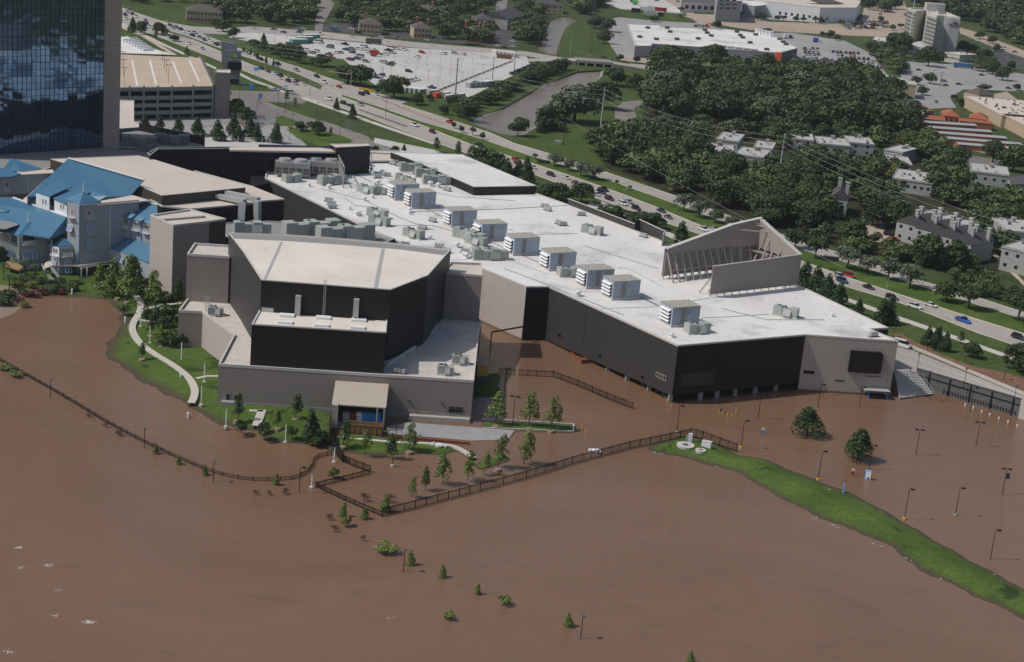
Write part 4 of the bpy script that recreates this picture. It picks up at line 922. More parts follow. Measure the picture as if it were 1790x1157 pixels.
# right dormer wing
slab(bh, 'roof', [(244,348,22.5),(275,358,22.5),(275,393,18.3),(211,378.5,18.3)], 'bluemetal')
g = MB(); g.bar(P(244,348,22.7), P(275,358,22.7), .4, .3); part('ridge_cap', g, M['white'], bh)
wallq(bh, (214,380), (275,395), 18.2, 11.5, 'bluegrey')
fw2 = fit((214,380),(275,395),18.2)
for x in (217,235,253):
    y = 378+(x-217)*.27
    slab(bh, 'dormer_roof', [(x+8,y-7,20.2),(x+20,y-3.5,20.2),(x+12,y+3.5,19.0),(x-2,y,19.0)], 'bluemetal', .2)
    pane(bh, 'window', fw2, x, y+4, x+7, y+14, 'glass_dark', .06, .1, 'white', 2); railing(bh, fw2, x-2, y+14, x+9, y+21)
    g = MB(); p = wplane(*fw2, x+12, y+8); g.obox(Vector((p.x, p.y, 11.5))+fw2[2]*.02, fw2[1]*.3, fw2[2]*.2, (0, 0, 6.5)); part('pilaster', g, M['shutter'], bh)
slab(bh, 'roof', [(214,410,12.0),(264,427,12.0),(264,460,8.6),(182,430,8.6)], 'bluemetal')
wallq(bh, (183,432), (262,460), 8.4, 0, 'bluegrey')
fw3 = fit((183,432),(262,460),8.4)
for k in range(4):
    x = 187+k*2.9; pane(bh, 'window', fw3, x, 445+k, x+2, 455+k, 'glass_dark', .06, .1, 'white', 1)
for k in range(5):
    x = 203+k*9; y = 449+k*3; bahama(bh, fw3, x, y, x+5.5, y+8, 2)
# middle wing: corner block with open upper veranda
w2 = bld('veranda_pavilion', 'corner pavilion with blue pyramid roof, open upper veranda and blue shutters', 'building', 35, 462, 1)
pyramid(w2, (41.5,393), [(2,399.5),(32,412),(94.5,404)], zt=15.2, ze=12.6, spike=3.6)
wallq(w2, (33,414), (84,408), 12.4, 1, 'bluegrey'); wallq(w2, (6,404), (33,414), 6.9, 1, 'white'); wallq(w2, (-60,380), (6,404), 6.9, 1, 'bluegrey')
wallq(w2, (84,408), (90,418), 12, 1, 'bluegrey')
g = MB(); 
fv = fit((33,436),(84,430),6.9); fv2 = fit((-40,400),(33,436),6.9)
for k in range(6):
    p = P(-34+k*13, 402.5+k*6.2, 6.9); g = MB(); g.box(p.x-.2, p.x+.2, p.y-.2, p.y+.2, 6.8, 12.4); part('veranda_post', g, M['white'], w2)
wallq(w2, (-60,388), (33,434), 7.2, 1, 'white')
slab(w2, 'veranda_floor', [(-60,390,7.1),(33,434,7.1),(60,424,7.1),(-20,385,7.1)], 'roof_tan', .3)
slab(w2, 'roof', [(-60,385,13.0),(10,396,13.4),(34,411,12.6),(2,402,12.5),(-60,398,12.3)], 'flatroof', .3)
g = MB(); a, b = P(-60,388,7.2), P(33,434,7.2); d = b-a; n = Vector((d.y, -d.x, 0)).normalized()
for z in (.15, 1.0): g.obox(a+Vector((0, 0, z)), d, n*.1, (0, 0, .12))
for i in range(50): g.obox(a+d*(i/50), d.normalized()*.12, n*.08, (0, 0, 1.1))
part('railing', g, M['white'], w2)
fs = fit((33,414),(84,408),12.4)
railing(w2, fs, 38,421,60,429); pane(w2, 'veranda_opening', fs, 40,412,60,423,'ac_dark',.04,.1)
for x in (38.5,46.5,55): bahama(w2, fs, x, 438.5, x+7.5, 450, 2)
fsl = fit((-60,388),(33,434),7.2)
for x in (10,16,22): bahama(w2, fsl, x, 434+(x-10)*.35, x+4.5, 446+(x-10)*.35, 2)
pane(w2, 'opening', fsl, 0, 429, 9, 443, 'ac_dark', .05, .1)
fe = fit((84,408),(90,418),12)
# small stair pavilion with steps
w3 = bld('stair_pavilion', 'small square pavilion with blue pyramid roof and white outside stairs', 'building', 104, 487, .5)
pyramid(w3, (108,417), [(80,423),(101,431.5),(139.5,427.5)], zt=12.0, ze=10.0)
wallq(w3, (91,430), (103.5,433.5), 9.9, .3, 'white'); wallq(w3, (103.5,433.5), (128,431), 9.9, .3, 'bluegrey')
fa = fit((103.5,433.5),(128,431),9.9); fb = fit((91,430),(103.5,433.5),9.9)
for k in range(3): pane(w3, 'window', fa, 110+k*4.3, 434, 113+k*4.3, 443, 'glass_dark', .06, .1, 'white', 1)
for k in range(2): pane(w3, 'window', fb, 92.5+k*4.5, 433+k, 95.5+k*4.5, 442+k, 'glass_dark', .06, .1, 'white', 1)
railing(w3, fa, 108,442,126,449); railing(w3, fb, 91.5,441,102,448)
bahama(w3, fa, 112,458.5,122,474, 2); bahama(w3, fb, 94,451.5,100,465, 2)
def deck(parent, pts, z, mt='white'):
    v = [P(x, y, z) for x, y in pts]; g = MB(); g.poly(v); g.prism([q-Vector((0, 0, .02)) for q in v], z-.35); part('deck', g, M['roof_tan'], parent)
def fence_run(parent, pts, h=1.1, gap=.5, nm='railing'):
    g = MB()
    for (a, b) in zip(pts, pts[1:]):
        A, B = P(*a), P(*b); L_ = (B-A).length; k = max(1, int(L_/gap))
        for z in (.1, h-.08): g.bar(A+Vector((0, 0, z)), B+Vector((0, 0, z)), .09, .12)
        for i in range(k+1): q = A.lerp(B, i/k); g.obox(q-Vector((.05, .05, 0)), (.1, 0, 0), (0, .1, 0), (0, 0, h))
    part(nm, g, M['white'], parent)
deck(w3, [(75,471),(92,463),(140,465),(205,455),(225,452),(225,446),(150,448),(92,450),(78,460)], 4.2)
fence_run(w3, [(140,470,4.2),(172,464,4.2),(205,461,4.2)]); fence_run(w3, [(73,466,4.2),(79,478,3.2),(99,500,.8),(106,494,.9),(128,499,.7),(134,503,.5)])
fence_run(w3, [(84,464,4.0),(105,490,1.2)])
for x, y in ((142,478),(152,477),(172,472),(195,468)):
    p = P(x, y, 2); g = MB(); g.box(p.x-.2, p.x+.2, p.y-.2, p.y+.2, .2, 4); part('deck_post', g, M['white'], w3)
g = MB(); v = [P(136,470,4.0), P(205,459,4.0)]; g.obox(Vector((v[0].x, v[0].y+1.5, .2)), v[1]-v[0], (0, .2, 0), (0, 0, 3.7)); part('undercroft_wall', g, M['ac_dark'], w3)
hut = bld('thatched_bar_hut', 'small hut with brown thatched roof among the palms', 'hut', 26, 480, .5)
slab(hut, 'thatch_roof', [(10,458,3.4),(14,456,3.8),(40,464,3.8),(41,470,3.0),(34,472,3.0),(9,464,3.0)], 'rust', .4)
M['thatch'] = mat('brown_thatch', (.27, .19, .10), .95, .1, var=.25, scale=2); hut.children[0].data.materials[0] = M['thatch']
for x, y in ((12,472),(34,481),(39,477),(20,474)):
    p = P(x, y, 1); g = MB(); g.box(p.x-.12, p.x+.12, p.y-.12, p.y+.12, .3, 3.3); part('post', g, M['trunk'], hut)
for a, b in (((11,472),(38,480)),):
    p, q = P(*a, 1), P(*b, 1); g = MB(); g.obox((p.x, p.y+1.2, .3), (q.x-p.x, q.y-p.y, 0), (0, .2, 0), (0, 0, 2)); part('back_wall', g, M['brown_wall'], hut)
mound('garden_bed', [(-60,490),(0,478),(60,478),(100,488),(132,500),(140,512),(120,516),(70,514),(45,508),(30,520),(36,534),(20,548),(-20,560),(-60,560)], 'mulch', h=.5, ew=4, seed=9)

# ------------------------------------------------------------------ background buildings
def house(name, label, cat, p0, p1, depth, h, roof='flat', wall='apt', roofm='flatroof', win=(0, 0), chim=0, z0=GZ, rise=2.2, over=.3, chm=None, group=None, winm='glass_dark'):
    A, B = P(*p0, z0+h), P(*p1, z0+h); d = B-A; d.z = 0; L_ = d.length; u = d/L_; v = Vector((-u.y, u.x, 0)); v = v if v.y > 0 else -v
    o = thing(name, label, cat, (A.x, A.y, z0), 0, group)
    A0 = Vector((A.x, A.y, z0-.5)); C4 = [A, A+d, A+d+v*depth, A+v*depth]
    g = MB()
    for i in range(4):
        p, q = C4[i], C4[(i+1) % 4]; g.add([(p.x, p.y, z0-.5), (q.x, q.y, z0-.5), (q.x, q.y, z0+h), (p.x, p.y, z0+h)], [(0, 1, 2, 3) if v.cross(u).z < 0 else (3, 2, 1, 0)])
    part('wall', g, M[wall], o)
    e = over; R4 = [A-u*e-v*e, A+d+u*e-v*e, A+d+u*e+v*(depth+e), A+v*(depth+e)-u*e]; up = Vector((0, 0, 1))
    g = MB()
    if roof == 'flat': 
        g.prism([Vector((q.x, q.y, z0+h+.35)) for q in R4], z0+h-.1)
        par = MB()
        for i in range(4): par.obox(R4[i]+up*.34, R4[(i+1) % 4]-R4[i], (R4[(i+2) % 4]-R4[(i+1) % 4]).normalized()*.3, up*(.35+.003*i))
    elif roof == 'gable':
        if L_ > depth: r0, r1 = (R4[0]+R4[3])/2+up*rise, (R4[1]+R4[2])/2+up*rise; fs = [(R4[0], R4[1], r1, r0), (R4[2], R4[3], r0, r1)]; tr = [(R4[0], r0, R4[3]), (R4[1], R4[2], r1)]
        else: r0, r1 = (R4[0]+R4[1])/2+up*rise, (R4[3]+R4[2])/2+up*rise; fs = [(R4[1], R4[2], r1, r0), (R4[3], R4[0], r0, r1)]; tr = [(R4[0], R4[1], r0), (R4[2], R4[3], r1)]
        for f in fs: g.add(list(f), [(0, 1, 2, 3)])
        for f in tr: g.add(list(f), [(0, 1, 2)])
    else:
        k = min(L_, depth)*.5
        if L_ > depth: r0, r1 = (R4[0]+R4[3])/2+u*k+up*rise, (R4[1]+R4[2])/2-u*k+up*rise; fs = [(R4[0], R4[1], r1, r0), (R4[2], R4[3], r0, r1)]; tr = [(R4[3], R4[0], r0), (R4[1], R4[2], r1)]
        else: r0, r1 = (R4[0]+R4[1])/2+v*k+up*rise, (R4[3]+R4[2])/2-v*k+up*rise; fs = [(R4[1], R4[2], r1, r0), (R4[3], R4[0], r0, r1)]; tr = [(R4[0], R4[1], r0), (R4[2], R4[3], r1)]
        for f in fs: g.add(list(f), [(0, 1, 2, 3)])
        for f in tr: g.add(list(f), [(0, 1, 2)])
    rf = part('roof', g, M[roofm], o)
    if roof == 'flat': link('parapet', par.mesh('parapet', M[wall], False, o.matrix_basis.translation), rf)
    cols_, rows_ = win
    for j in range(rows_):
        for i in range(cols_):
            x = L_*(i+.5)/cols_; z = z0+h*(j+.55)/rows_; g = MB(); g.obox(Vector((A.x, A.y, z-.6))+u*(x-.7)-v*.04, u*1.4, v*.1, up*1.3); w_ = part('window', g, M[winm], o)
    for i in range(chim):
        x = L_*(i+.5)/max(chim, 1); g = MB(); c = A+u*x+v*(depth*(.3 if i % 2 else .75)); g.obox(Vector((c.x, c.y, z0+h-.5)), u*1.6, v*1.3, up*(2.6+(rise if roof != 'flat' else 0)))
        cm = part('chimney', g, M[chm or wall], o)
        g = MB(); g.obox(Vector((c.x, c.y, z0+h+2.1+(rise if roof != 'flat' else 0)))-u*.15-v*.15, u*1.9, v*1.6, up*.35); link('cap', g.mesh('cap', M['flatroof'], False, o.matrix_basis.translation), cm)
    if roof == 'flat':
        rr_ = random.Random(int(A.x*7+A.y))
        for i in range(int(L_*depth/60)):
            c = A+u*rr_.uniform(1.5, L_-2.5)+v*rr_.uniform(1.5, max(1.6, depth-2.5)); g = MB(); g.obox(c+up*.33, u*1.1, v*1.0, up*.9); part('vent_unit', g, M['steel_dark'] if rr_.random() < .6 else M['galv'], o)
    return o
# apartment houses along the cross street (top centre)
AG = 'brown-roofed apartment houses by the cross street'
house('apartment_house', 'tan apartment house with brown hip roof nearest the pale lane', 'house', (628,41), (668,44), 16, 7, 'hip', 'tanwall', 'shingle_br', (6, 2), 2, chm='brick', rise=4)
house('apartment_house', 'brick and tan apartment house partly behind trees, second from the lane', 'house', (724,49), (756,51), 18, 7, 'hip', 'tanwall', 'shingle_br', (5, 2), 2, chm='brick', rise=4)
house('apartment_house', 'long brown-roofed brick apartment house right beside the dark car lane', 'house', (818,56), (866,58), 20, 7, 'hip', 'brick', 'shingle_br', (7, 2), 3, chm='brick', rise=4)
house('apartment_house', 'brown-roofed apartment house at the top edge behind dense trees', 'house', (715,14), (762,19), 22, 7, 'hip', 'tanwall', 'shingle_br', (6, 2), 2, chm='brick', rise=4)
house('apartment_house', 'grey-roofed apartment house left of the dark car lane, second row', 'house', (833,34), (866,36), 18, 7, 'hip', 'tanwall', 'shingle', (5, 2), 1, chm='brick', rise=4)
house('apartment_house', 'pale apartment house with broad grey roof right of the dark car lane', 'house', (888,34), (918,26), 22, 8, 'gable', 'apt', 'shingle', (5, 2), 1, rise=5)
house('apartment_house', 'brown-roofed tan house at the top left corner behind the parkway', 'house', (326,18), (388,22), 18, 8, 'hip', 'tanwall', 'shingle_br', (10, 2), 2, chm='brick', rise=4)
house('apartment_house', 'small roof among the trees at the top edge beside the stream', 'house', (935,6), (985,10), 20, 7, 'hip', 'tanwall', 'shingle', (5, 2), 1, rise=4)
# big store
st = house('hardware_store', 'vast flat white-roofed store with grey walls and an orange entrance portal', 'store', (1110,82), (1362,98), 4, 8, 'flat', 'store', 'roof', (0, 0), 0)
for c in list(st.children_recursive): bpy.data.objects.remove(c)
zt = GZ+8
block(st, [(1096,42),(1151,44),(1153,47),(1264,51),(1346,61),(1394,85),(1362,93),(1240,84),(1140,77),(1138,81),(1110,81)], zt, 4, 'store', 'roof', .5, {4:'storedark', 5:'storedark'}, pw=.6)
fo = fit((1362,93),(1140,77),zt)
a = P(1357,93,zt+1.2); b = P(1366,94,zt+1.2); g = MB(); g.obox(Vector((a.x, a.y-1.5, 4)), b-a, (0, 4, 0), (0, 0, zt-2)); part('orange_portal', g, M['orange'], st)
for x, y in ((1229,54),(1233,59),(1240,64),(1217,69),(1285,57),(1291,63),(1295,67),(1308,76),(1318,62),(1337,88),(1144,70),(1115,66),(1129,50),(1163,50),(1168,57),(1180,70),(1360,70),(1366,75),(1371,79)):
    p = P(x, y, zt); g = MB(); g.obox(p, (3.4, .5, 0), (-.4, 2.4, 0), (0, 0, 1.8)); part('rooftop_unit', g, M['steel_dark'], st)
for k in range(10):
    p = P(1322+(k % 5)*6, 56+(k % 5)*1.2+(k//5)*4, zt); g = MB(); g.obox(p, (3.4, .5, 0), (-.6, 5, 0), (0, 0, 2.4)); part('skylight', g, M['white'], st)
for x in (1258,1272,1286,1300,1312):
    p = P(x, 83+(x-1258)*.12, zt); g = MB(); g.obox(p, (5.5, .8, 0), (-.4, 3, 0), (0, 0, 1.6)); part('roof_curb', g, M['flatroof'], st)
# arena / church hall
ar = bld('arena_hall', 'huge white-walled arena hall with sloping pale roof at the top edge', 'building', 1433, 34, GZ)
block(ar, [(1320,-12),(1400,-14),(1505,2),(1497,14),(1434,14),(1334,2),(1318,0)], GZ+14, 4, 'white', 'roof_tan', .5, pw=.6)
slab(ar, 'dark_roof', [(1400,-6,GZ+20),(1440,-6,GZ+20),(1475,6,GZ+15),(1436,6,GZ+15)], 'shingle_br', .6)
block(ar, [(1252,-10),(1296,-10),(1297,2),(1254,0)], GZ+19, 4, 'store', 'roof', .4, pw=.5)
block(ar, [(1190,-2),(1250,-2),(1252,6),(1190,4)], GZ+9, 4, 'white', 'shingle_br', .3, pw=.5)
block(ar, [(1297,0),(1336,3),(1338,9),(1320,11),(1298,8)], GZ+11, 4, 'store', 'roof', .3, pw=.5)
fa = fit((1434,14),(1334,2),GZ+14)
for k in range(9): pane(ar, 'window', fa, 1362+k*10.3, 20+k*1.25, 1366+k*10.3, 25+k*1.25, 'glass_dark', .1, .2)
fa = fit((1254,0),(1297,2),GZ+19)
for j in range(3):
    for k in range(3): pane(ar, 'window', fa, 1258+k*11, -1+j*7, 1265+k*11, 1.5+j*7, 'glass_dark', .1, .2)
fa = fit((1190,4),(1252,6),GZ+9)
for k in range(5): pane(ar, 'arch_opening', fa, 1198+k*11, 8.5+k*.6, 1204+k*11, 15+k*.6, 'ac_dark', .1, .2)
for (x, y) in ((1322,12),(1436,26)):
    p = P(x, y, GZ+6); g = MB(); g.obox(p, (20, 3, 0), (-2, 9, 0), (0, 0, .6)); part('canopy', g, M['white'], ar)
    for k in range(4): g = MB(); g.box(p.x+k*6, p.x+k*6+.7, p.y+k*.9, p.y+k*.9+.7, 4, GZ+6.01); part('canopy_post', g, M['white'], ar)
# slab hotel (top right)
ht = bld('slab_hotel', 'tall pale concrete slab hotel with stepped window bays', 'hotel', 1655, 98, GZ)
def hz_(bx, by, ty): 
    B = P(bx, by, GZ); lo, hi = GZ, 120
    for _ in range(30):
        m_ = (lo+hi)/2
        if pix((B.x, B.y, m_))[1] > ty: lo = m_
        else: hi = m_
    return m_
HTZ = hz_(1655, 96, 32)
pts = [(1586,16),(1601,22),(1619,20.5),(1621,27),(1638,32),(1639,29.5),(1651,30.5),(1655,31),(1662,32),(1679,34),(1655,24),(1640,24.5),(1637,16),(1619,16)]
tp = [P(x, y, HTZ) for x, y in pts]
seg = ['hotelwin','hotel','hotel','hotelwin','hotel','hotel','hotel','store','store','hotel','hotel','hotel','hotel','hotel']
g = MB(); g.poly(tp); part('roof', g, M['roof_tan'], ht)
aa = sum(tp[i].x*tp[(i+1) % len(tp)].y-tp[(i+1) % len(tp)].x*tp[i].y for i in range(len(tp)))
for i in range(len(tp)):
    p, q = tp[i], tp[(i+1) % len(tp)]; g = MB(); g.add([(p.x, p.y, 4), (q.x, q.y, 4), q, p], [(0, 1, 2, 3) if aa > 0 else (3, 2, 1, 0)]); part('wall', g, M[seg[i]], ht)
    g = MB(); d = q-p; nn = Vector((-d.y, d.x, 0)).normalized()*(1 if aa > 0 else -1); g.obox(p-Vector((0, 0, .02*(i % 3))), d, nn*.8, (0, 0, 1.6)); part('parapet', g, M['parapet'], ht)
p = P(1620,20,HTZ); g = MB(); g.obox(p+Vector((0, 3, 0)), (16, 0, 0), (0, 9, 0), (0, 0, 7)); part('plant_room', g, M['flatroof'], ht)
fq = fit((1662,32),(1679,34),HTZ)
def txt(body, size, pos, u, n, mt, parent, nm='sign_text'):
    c = bpy.data.curves.new(nm, 'FONT'); c.body = body; c.size = size; c.extrude = .05; c.align_x = 'CENTER'; c.materials.append(M[mt] if isinstance(mt, str) else mt)
    tmp = bpy.data.objects.new(nm, c); COL.objects.link(tmp); dg = bpy.context.evaluated_depsgraph_get(); me = bpy.data.meshes.new_from_object(tmp.evaluated_get(dg)); bpy.data.objects.remove(tmp)
    z = Vector((0, 0, 1)); mt4 = Matrix((( u.x, z.x, n.x, 0), (u.y, z.y, n.y, 0), (u.z, z.z, n.z, 0), (0, 0, 0, 1)))
    me.transform(mt4); me.transform(Matrix.Translation(Vector(pos)-parent.matrix_basis.translation)); return link(nm, me, parent)
M['plum'] = flat('plum_sign_letters', (.13, .03, .07), .6)
uq = (P(1679,34,HTZ)-P(1662,32,HTZ)).normalized(); p = wplane(*fq, 1669.5, 45.6)
txt('CROWNE', 2.6, p+fq[2]*.15, uq, fq[2], 'plum', ht); p2 = wplane(*fq, 1669, 48.6); txt('PLAZA', 2.6, p2+fq[2]*.15, uq, fq[2], 'plum', ht)
p3 = wplane(*fq, 1670, 41.5); g = MB()
for k in range(5): g.bar(p3+fq[2]*.2, p3+fq[2]*.2+uq*math.cos(rad(30+k*30))*2.6+Vector((0, 0, math.sin(rad(30+k*30))*1.8)), .5)
part('sign_emblem', g, M['plum'], ht)
house('hotel_annexe', 'low white annexe at the foot of the slab hotel', 'building', (1652,92), (1678,97), 22, 7, 'flat', 'hotel', 'roof_tan', (6, 1))
house('hotel_annexe', 'glass-roofed low lobby left of the slab hotel', 'building', (1580,78), (1618,84), 20, 6, 'hip', 'white', 'flatroof', (8, 1), rise=4)
house('low_white_building', 'low white flat building behind trees left of the slab hotel', 'building', (1526,70), (1560,74), 26, 6, 'flat', 'white', 'roof', (3, 1))
# right-hand businesses
house('office_block', 'tan panelled low block with cluttered roof behind the wood', 'building', (1556,145), (1602,150), 20, 9, 'flat', 'tanwall', 'flatroof', (0, 0))
house('strip_shops', 'long low flat-roofed shop row edging the wood', 'building', (1512,129), (1570,143), 14, 5, 'flat', 'apt', 'flatroof', (6, 1))
house('storage_house', 'orange hip-roofed storage office, largest of the orange roofs', 'building', (1582,190), (1632,194), 26, 6, 'hip', 'brick', 'terracotta', (4, 1), rise=4)
house('storage_house', 'small orange-roofed storage unit in the middle of the orange row', 'building', (1650,202), (1678,205), 18, 5, 'hip', 'brick', 'terracotta', (3, 1), rise=3)
house('storage_house', 'orange-roofed storage unit at the right end of the row', 'building', (1695,206), (1727,210), 16, 5, 'hip', 'brick', 'terracotta', (3, 1), rise=3)
house('storage_link', 'low flat orange-red strip between the orange hipped roofs', 'building', (1606,206), (1652,211), 12, 4, 'gable', 'brick', 'terracotta', rise=1.5)
house('storage_link', 'right-hand low orange-red strip linking two small hipped roofs', 'building', (1678,211), (1735,217), 8, 4, 'gable', 'brick', 'terracotta', rise=1.2)
for k in range(5):
    x0, y0 = 1612+k*16, 214+k*9.5; x1, y1 = 1708+k*26, 220+k*11
    house('storage_row', ['first','second','third','fourth','fifth'][k]+' grey metal-roofed storage row counting down from the orange roofs', 'building', (x0, y0), (x1, y1), 7.5, 3, 'gable', 'brick', 'galv', (0, 0), rise=.7)
house('shop_row', 'tan-walled shopping row with flat cream roof by the long white fence', 'building', (1686,168), (1752,203), 42, 7, 'flat', 'tanwall', 'roof_tan')
house('shop_row', 'tan shopping block with cream roof running off the right edge', 'building', (1752,200), (1830,240), 48, 7, 'flat', 'tanwall', 'roof_tan')
house('shop_gable', 'dark little gable roof at the head of the tan shopping row', 'building', (1686,160), (1712,166), 14, 8, 'hip', 'tanwall', 'shingle_br', rise=4)
# apartments in the trees, mid right
house('apartment_block', 'flat-roofed grey apartment block with two framed windows beside tall chimney', 'house', (1434,252), (1486,257), 22, 6, 'flat', 'apt', 'flatroof', (2, 1), 1)
house('apartment_block', 'flat white-roofed apartment left of the two-window block', 'house', (1385,243), (1422,247), 20, 6, 'flat', 'apt', 'flatroof', (2, 2), 1)
house('apartment_block', 'narrow flat-roofed apartment right of the two-window block', 'house', (1486,250), (1528,254), 20, 6, 'flat', 'apt', 'flatroof', (2, 2), 1)
house('apartment_block', 'white-roofed apartment peeping between trees right of the wood', 'house', (1546,262), (1578,268), 20, 6, 'flat', 'apt', 'flatroof', (3, 1), 1)
house('apartment_block', 'low white-roofed apartment behind the yellow-green tree', 'house', (1538,284), (1594,290), 22, 6, 'flat', 'apt', 'flatroof', (4, 1), 1)
house('apartment_block', 'two-level grey apartment with stepped white roofs left of the car lane', 'house', (1560,312), (1630,322), 26, 6, 'flat', 'apt', 'flatroof', (6, 1), 1)
house('apartment_block', 'flat-roofed apartment amid trees with tan brick chimney, above the small car park', 'house', (1700,300), (1764,308), 24, 6, 'flat', 'apt', 'flatroof', (4, 1), 1, chm='tanwall')
house('apartment_block', 'small white-roofed apartment at the upper left of the estate', 'house', (1252,244), (1290,249), 24, 6, 'flat', 'apt', 'flatroof', (3, 1), 1)
house('apartment_block', 'flat-roofed apartment below the small one with brown chimney', 'house', (1226,262), (1282,268), 20, 6, 'flat', 'apt', 'flatroof', (3, 1), 1, chm='brick')
house('apartment_block', 'apartment with brown chimney and stepped white roof behind the power line', 'house', (1284,270), (1334,277), 22, 8, 'flat', 'apt', 'flatroof', (3, 1), 1, chm='brick')
house('apartment_block', 'white-roofed apartment left of the grey power pole', 'house', (1318,258), (1350,262), 20, 6, 'flat', 'apt', 'flatroof', (2, 1), 1)
house('apartment_block', 'low white roof at right of the grey power pole', 'house', (1428,275), (1458,279), 14, 5, 'flat', 'apt', 'flatroof', (2, 1), 0)
house('townhouse', 'single dark-gabled townhouse in deep trees left of the lane', 'house', (1452,345), (1482,349), 18, 8, 'gable', 'apt', 'shingle', (2, 1), 2, rise=4)
for k in range(4):
    x0, y0 = 1568+k*32, 386+k*11
    house('townhouse', ['first','second','third','fourth'][k]+' grey townhouse from the left in the stepped row with square chimneys', 'house', (x0, y0), (x0+34, y0+9), 17, 8, 'gable', 'apt', 'shingle', (2, 2), 3, rise=3)
for k in range(3):
    x0, y0 = 1612+k*27, 372+k*9
    house('townhouse_link', ['left','middle','right'][k]+' flat white roof stepping behind the grey townhouse row', 'house', (x0, y0), (x0+24, y0+6), 9, 10, 'flat', 'apt', 'flatroof', (0, 0), 1)
house('apartment_block', 'white-roofed apartment with balcony cut by the right edge', 'house', (1752,432), (1810,446), 24, 9, 'flat', 'apt', 'flatroof', (3, 2), 1)
house('apartment_block', 'grey mansard apartment behind the balcony block at the right edge', 'house', (1762,405), (1820,410), 24, 9, 'flat', 'apt', 'flatroof', (2, 2), 1)
house('apartment_block', 'small pale apartment at the right edge above the long fence', 'house', (1770,324), (1820,330), 20, 7, 'gable', 'apt', 'shingle', (2, 1), 1)
# canal bridge
br = bld('canal_bridge', 'low concrete road bridge with three openings over the canal', 'bridge', 1040, 122, 4)
A, B = P(1007,106.5,GZ+2.8), P(1072,111.5,GZ+2.8); d = B-A; v = Vector((-d.y, d.x, 0)).normalized()
g = MB(); g.obox(A+Vector((0, 0, -.9)), d, v*14, (0, 0, 1.0)); part('deck', g, M['road'], br)
g = MB(); g.obox(A+Vector((0, 0, .1)), d, v*.3, (0, 0, 1.0)); part('parapet', g, M['concrete'], br)
g = MB(); g.obox(A+v*13.7+Vector((0, 0, .1)), d, v*.3, (0, 0, 1.0)); part('parapet', g, M['concrete'], br)
for f_ in (.04,.26,.50,.74,.96):
    g = MB(); o = A+d*f_; g.obox(Vector((o.x, o.y, 1)), d.normalized()*.9, v*14, (0, 0, GZ+.92)); part('pier', g, M['concrete'], br)
for E0, s in ((A, -1), (B, 1)):
    e = E0+d.normalized()*s*32-Vector((0, 0, 2.75)); up = Vector((0, 0, .1)); g = MB(); q = [E0+up, E0+v*14+up, e+v*14, e]; g.add(q, [(0, 1, 2, 3) if s < 0 else (3, 2, 1, 0)])
    lo = [Vector((k.x, k.y, 3.5)) for k in q]; g.add([lo[0], lo[3], q[3], q[0]], [(0, 1, 2, 3)]); g.add([lo[1], lo[2], q[2], q[1]], [(0, 1, 2, 3)]); part('approach_ramp', g, M['road'], br)
g = MB(); o = A+v*7; g.obox(Vector((o.x, o.y, 1)), d, v*.2, (0, 0, GZ+.9)); part('painted_shade_panel', g, M['ac_dark'], br)  # dark panel added under the deck; its colour stands in for the shade
# ------------------------------------------------------------------ rooftop equipment
def crv(p0, p1, z): a, b = P(*p0, z), P(*p1, z); return a, (b-a)
unit_dir = (P(1120,522,HZ)-P(1070,525,HZ)).normalized(); unit_n = Vector((-unit_dir.y, unit_dir.x, 0))
def big_unit_parts():
    """local frame: x along the long side, y back, origin at the near-left bottom corner"""
    L_, D, H_ = 9.6, 6.6, 5.2
    out = []
    g = MB(); g.box(-.25, L_+.25, -.25, D+.25, 0, .75); out.append(('curb', g.mesh('curb', M['parapet'])))
    g = MB(); g.box(0, L_, 0, D, .75, H_+.7); out.append(('casing', g.mesh('casing', M['ac_blue'])))
    g = MB(); g.box(-.12, L_+.12, -.12, D+.12, H_+.7, H_+.85); out.append(('lid', g.mesh('lid', M['ac_top'])))
    for k in range(4):
        z = 1.5+k*1.05; g = MB(); g.add([(-.02, .8, z+.45), (-.02, D-.8, z+.45), (-.95, D-.8, z-.05), (-.95, .8, z-.05)], [(0, 1, 2, 3)])
        g.add([(-.02, .8, z+.38), (-.02, D-.8, z+.38), (-.95, D-.8, z-.12), (-.95, .8, z-.12)], [(3, 2, 1, 0)])
        g.add([(-.95, .8, z-.12), (-.95, D-.8, z-.12), (-.95, D-.8, z-.05), (-.95, .8, z-.05)], [(0, 1, 2, 3)]); out.append(('intake_hood', g.mesh('intake_hood', M['white'])))
    g = MB(); g.box(-.04, 0, .8, D-.8, 1.1, 5.0); out.append(('louvre', g.mesh('louvre', M['ac_dark'])))
    g = MB(); g.box(3.0, 4.6, -.06, 0, 1.0, 5.6); out.append(('access_panel', g.mesh('access_panel', flat('brownish_panel', (.26, .25, .235), .7))))
    g = MB(); g.tube((5.9, -.12, 3.0), (5.9, 0, 3.0), .55, n=10); out.append(('round_port', g.mesh('round_port', M['galv'])))
    return out
BU = big_unit_parts()
def place(parts, name, label, cat, x, y, z, rz, s=1.0, group=None, sc3=None):
    p = P(x, y, z); t = thing(name, label, cat, p, rz, group); t.scale = sc3 or (s, s, s)
    for n_, me in parts: link(n_, me, t)
    return t
urz = math.atan2(unit_dir.y, unit_dir.x)
ords = ['first','second','third','fourth','fifth','sixth','seventh','eighth','ninth']
for k, (x, y) in enumerate(((690,350.5),(719,365),(789,398),(841,422),(897,447),(960,474),(1025,505),(1070,525),(1173,572))):
    place(BU, 'air_handler', ords[k]+' big pale-blue rooftop air handler counting from the far left', 'air handler', x, y, HZ, urz, 1.0, 'row of big blue rooftop air handlers')
